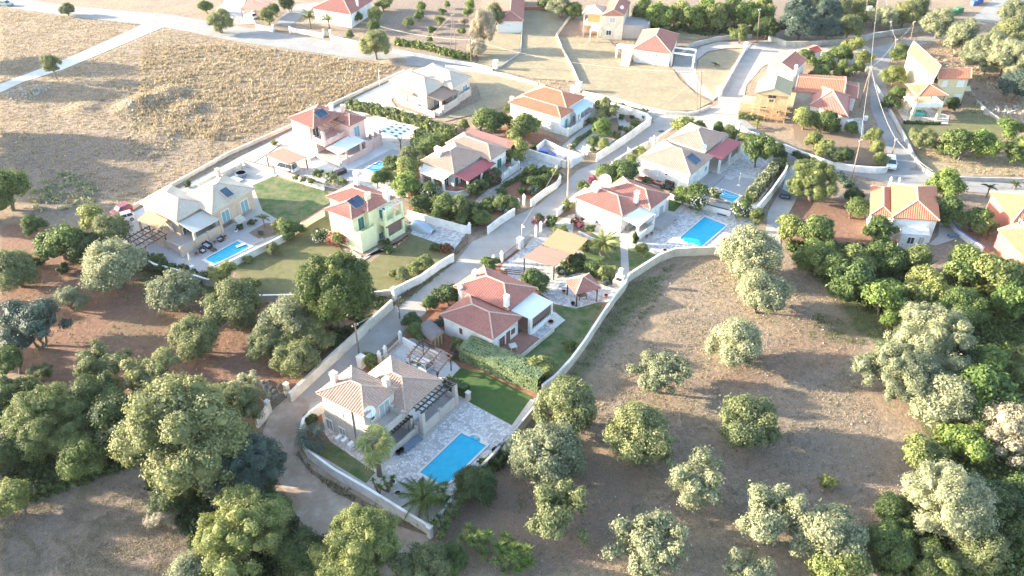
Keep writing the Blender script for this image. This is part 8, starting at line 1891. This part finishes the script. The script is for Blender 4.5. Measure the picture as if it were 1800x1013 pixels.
def cover(name, poly, n, mat, hh=1.2, ls=.3, seed=1, per=46):
    rs = np.random.RandomState(seed); X, Y = zone_pts(poly, n, rs); VV = []
    PP = []; NN = []
    for x, y in zip(X, Y):
        r = rs.uniform(.5, 1.15)*hh; D = rdir(rs, per); D[:, 2] = np.abs(D[:, 2]); PP.append(np.array([x, y, 0])+D*r*np.array([1.1, 1.1, .8])*(.75+.3*rs.rand(per, 1))); NN.append(D+rdir(rs, per)*.7)
    P_ = np.concatenate(PP); N_ = np.concatenate(NN); N_ /= np.linalg.norm(N_, axis=1, keepdims=True); V, F4 = leafquads(P_, N_, ls, rs); me = fastmesh(name, V, F4, [mat]); o = bpy.data.objects.new(name, me); COL.objects.link(o); o['kind'] = 'stuff'; return o
cover('undergrowth', [(0, 690), (120, 690), (230, 720), (260, 800), (180, 840), (60, 870), (0, 830)], 420, L_DK, 1.3, .34, 1)
cover('undergrowth', [(1560, 500), (1800, 480), (1800, 1013), (1560, 1013), (1600, 900), (1650, 760), (1640, 560)], 1300, L_MD, 1.3, .30, 2)
cover('undergrowth', [(1380, 430), (1500, 430), (1620, 480), (1640, 560), (1540, 550), (1440, 490)], 260, L_MD, 1.1, .30, 3)
cover('undergrowth', [(1130, 20), (1340, 30), (1350, 65), (1240, 62), (1130, 50)], 200, L_DK, 1.2, .34, 4)
cover('undergrowth', [(250, 840), (420, 860), (520, 930), (560, 1013), (380, 1013), (330, 920)], 320, L_DK, 1.2, .34, 5)
cover('undergrowth', [(560, 530), (640, 500), (690, 530), (640, 590), (560, 620), (540, 560)], 110, L_DK, .7, .3, 6)
cover('dead_scrub', [(50, 325), (120, 300), (190, 330), (150, 365), (60, 375)], 120, L_SI, .7, .22, 7, 36)
cover('dead_scrub', [(200, 200), (300, 220), (310, 290), (240, 270)], 70, L_DRY, .8, .22, 8, 36); cover('dead_scrub', [(225, 150), (340, 130), (350, 175), (320, 210), (200, 195), (120, 190)], 120, L_DRY, .5, .2, 10, 30)
cover('bramble', [(1640, 85), (1720, 90), (1760, 150), (1700, 215), (1640, 160)], 60, L_DRY, .8, .28, 11); cover('leafy_ground_cover', [zQ(600, 480), zQ(700, 380), zQ(1100, 500), zQ(1090, 600), zQ(820, 500), zQ(700, 540)], 120, L_GR, .45, .2, 12, 30)
cover('leafy_ground_cover', [z3(50, 690), z3(90, 770), z3(350, 870), z3(480, 740), z3(330, 690)][0:0] or [zC(60, 130), zC(380, 190), zC(300, 280), zC(100, 400), zC(0, 330)], 90, L_GR, .8, .25, 13, 36)
cover('leafy_ground_cover', [zC(20, 700), zC(600, 800), zC(640, 980), zC(480, 990), zC(20, 860)], 150, L_GR, .55, .22, 14, 30); cover('leafy_ground_cover', [zY(1080, 330), zY(1500, 250), zY(1530, 480), zY(1100, 340)], 50, L_GR, .7, .25, 15, 34)
# rubble
def rubble(poly, n, seed, smax=.3):
    rs = np.random.RandomState(seed); X, Y = zone_pts(poly, n, rs); mb = MB()
    for x, y in zip(X, Y):
        s = rs.uniform(.1, smax); F = Ang((x, y), rs.uniform(0, 6)); zz = float(hgt(np.array(x), np.array(y))); mb.box(F, -s, s, -s*.7, s*.7, zz-.1, zz+s*1.1, taper=s*.25)
    mb.build('rubble', stonew, None, recalc=False, kind='stuff')
rubble([(15, 160), (80, 145), (105, 150), (60, 178), (15, 182)], 140, 1); rubble([(215, 165), (340, 140), (345, 200), (230, 215)], 90, 2, .25); rubble([e5(200, 760), e5(330, 790), e5(340, 850), e5(220, 900), e5(170, 880)], 60, 3, .2); rubble([(1720, 190), (1800, 185), (1800, 200), (1730, 205)], 60, 4, .3)

# the tall trees just beyond the left edge, whose long shade lies over the field and the grove
for i, (px_, py_, r_) in enumerate(((-130, 60, 44), (-210, 95, 50), (-115, 195, 48), (-190, 225, 55), (-150, 265, 50), (-70, 370, 34), (-70, 445, 34), (-75, 520, 36), (-80, 600, 36), (-90, 700, 42), (-95, 810, 48), (-110, 900, 55), (-180, 960, 80))):
    plant('big', L_GR, (px_, py_), r_, 'tree beyond the left edge of the photo, %s counting from the far end' % ('first', 'second', 'third', 'fourth', 'fifth', 'sixth', 'seventh', 'eighth', 'ninth', 'tenth', 'eleventh', 'twelfth', 'last')[i], group='trees beyond the left edge', hs=1.15 if i < 5 else .8)

for pts in ([t3(500, 50), t3(540, 130), t3(620, 200), t3(790, 300), t3(1010, 430), t3(1410, 625), t3(1412, 650), t3(1200, 580), t3(960, 450), t3(760, 350), t3(560, 180), t3(480, 80)], [(693, 530), (745, 492), (798, 453), (803, 458), (750, 500), (700, 540)]):
    sheet('weedy_verge', 'mulch', pts)
    tufts('verge_weeds', [(pts, 1)], 900, L_OL, .3, .2, len(pts), field=-2)
tufts('roadside_weeds', [([e5(380, 850), e5(560, 690), e5(770, 500), e5(980, 310), e5(1000, 330), e5(780, 530), e5(580, 710), e5(400, 880)], 1)], 700, L_DRY, .18, .15, 31, field=-2)

rubble([(1180, 480), (1290, 460), (1560, 560), (1500, 700), (1580, 800), (1560, 940), (1150, 1013), (820, 1013), (980, 700)], 110, 21, .10)
rubble([(0, 500), (240, 480), (520, 530), (500, 700), (0, 660)], 60, 22, .10)
tufts('weed_patches', [([(1180, 480), (1290, 460), (1560, 560), (1500, 700), (1580, 800), (1560, 940), (1150, 1013), (820, 1013), (980, 700)], .8), ([(0, 500), (240, 480), (520, 530), (500, 700), (0, 660)], .3)], 5000, L_OL, .14, .12, 41, field=.9)
# ================================================================= AIR
def haze(dens):
    m = bpy.data.materials.new('haze_air'); m.use_nodes = True; nt = m.node_tree; nt.nodes.clear()
    o = nt.nodes.new('ShaderNodeOutputMaterial'); v = nt.nodes.new('ShaderNodeVolumePrincipled')
    v.inputs['Density'].default_value = dens; v.inputs['Color'].default_value = (.92, .94, 1, 1); v.inputs['Anisotropy'].default_value = .2
    nt.links.new(v.outputs[0], o.inputs['Volume'])
    b = MB().box(WF, -3100, 3100, -900, 4100, -1.2, CAM_H+3).build('haze', m); tag(b, kind='stuff')
haze(.00005)
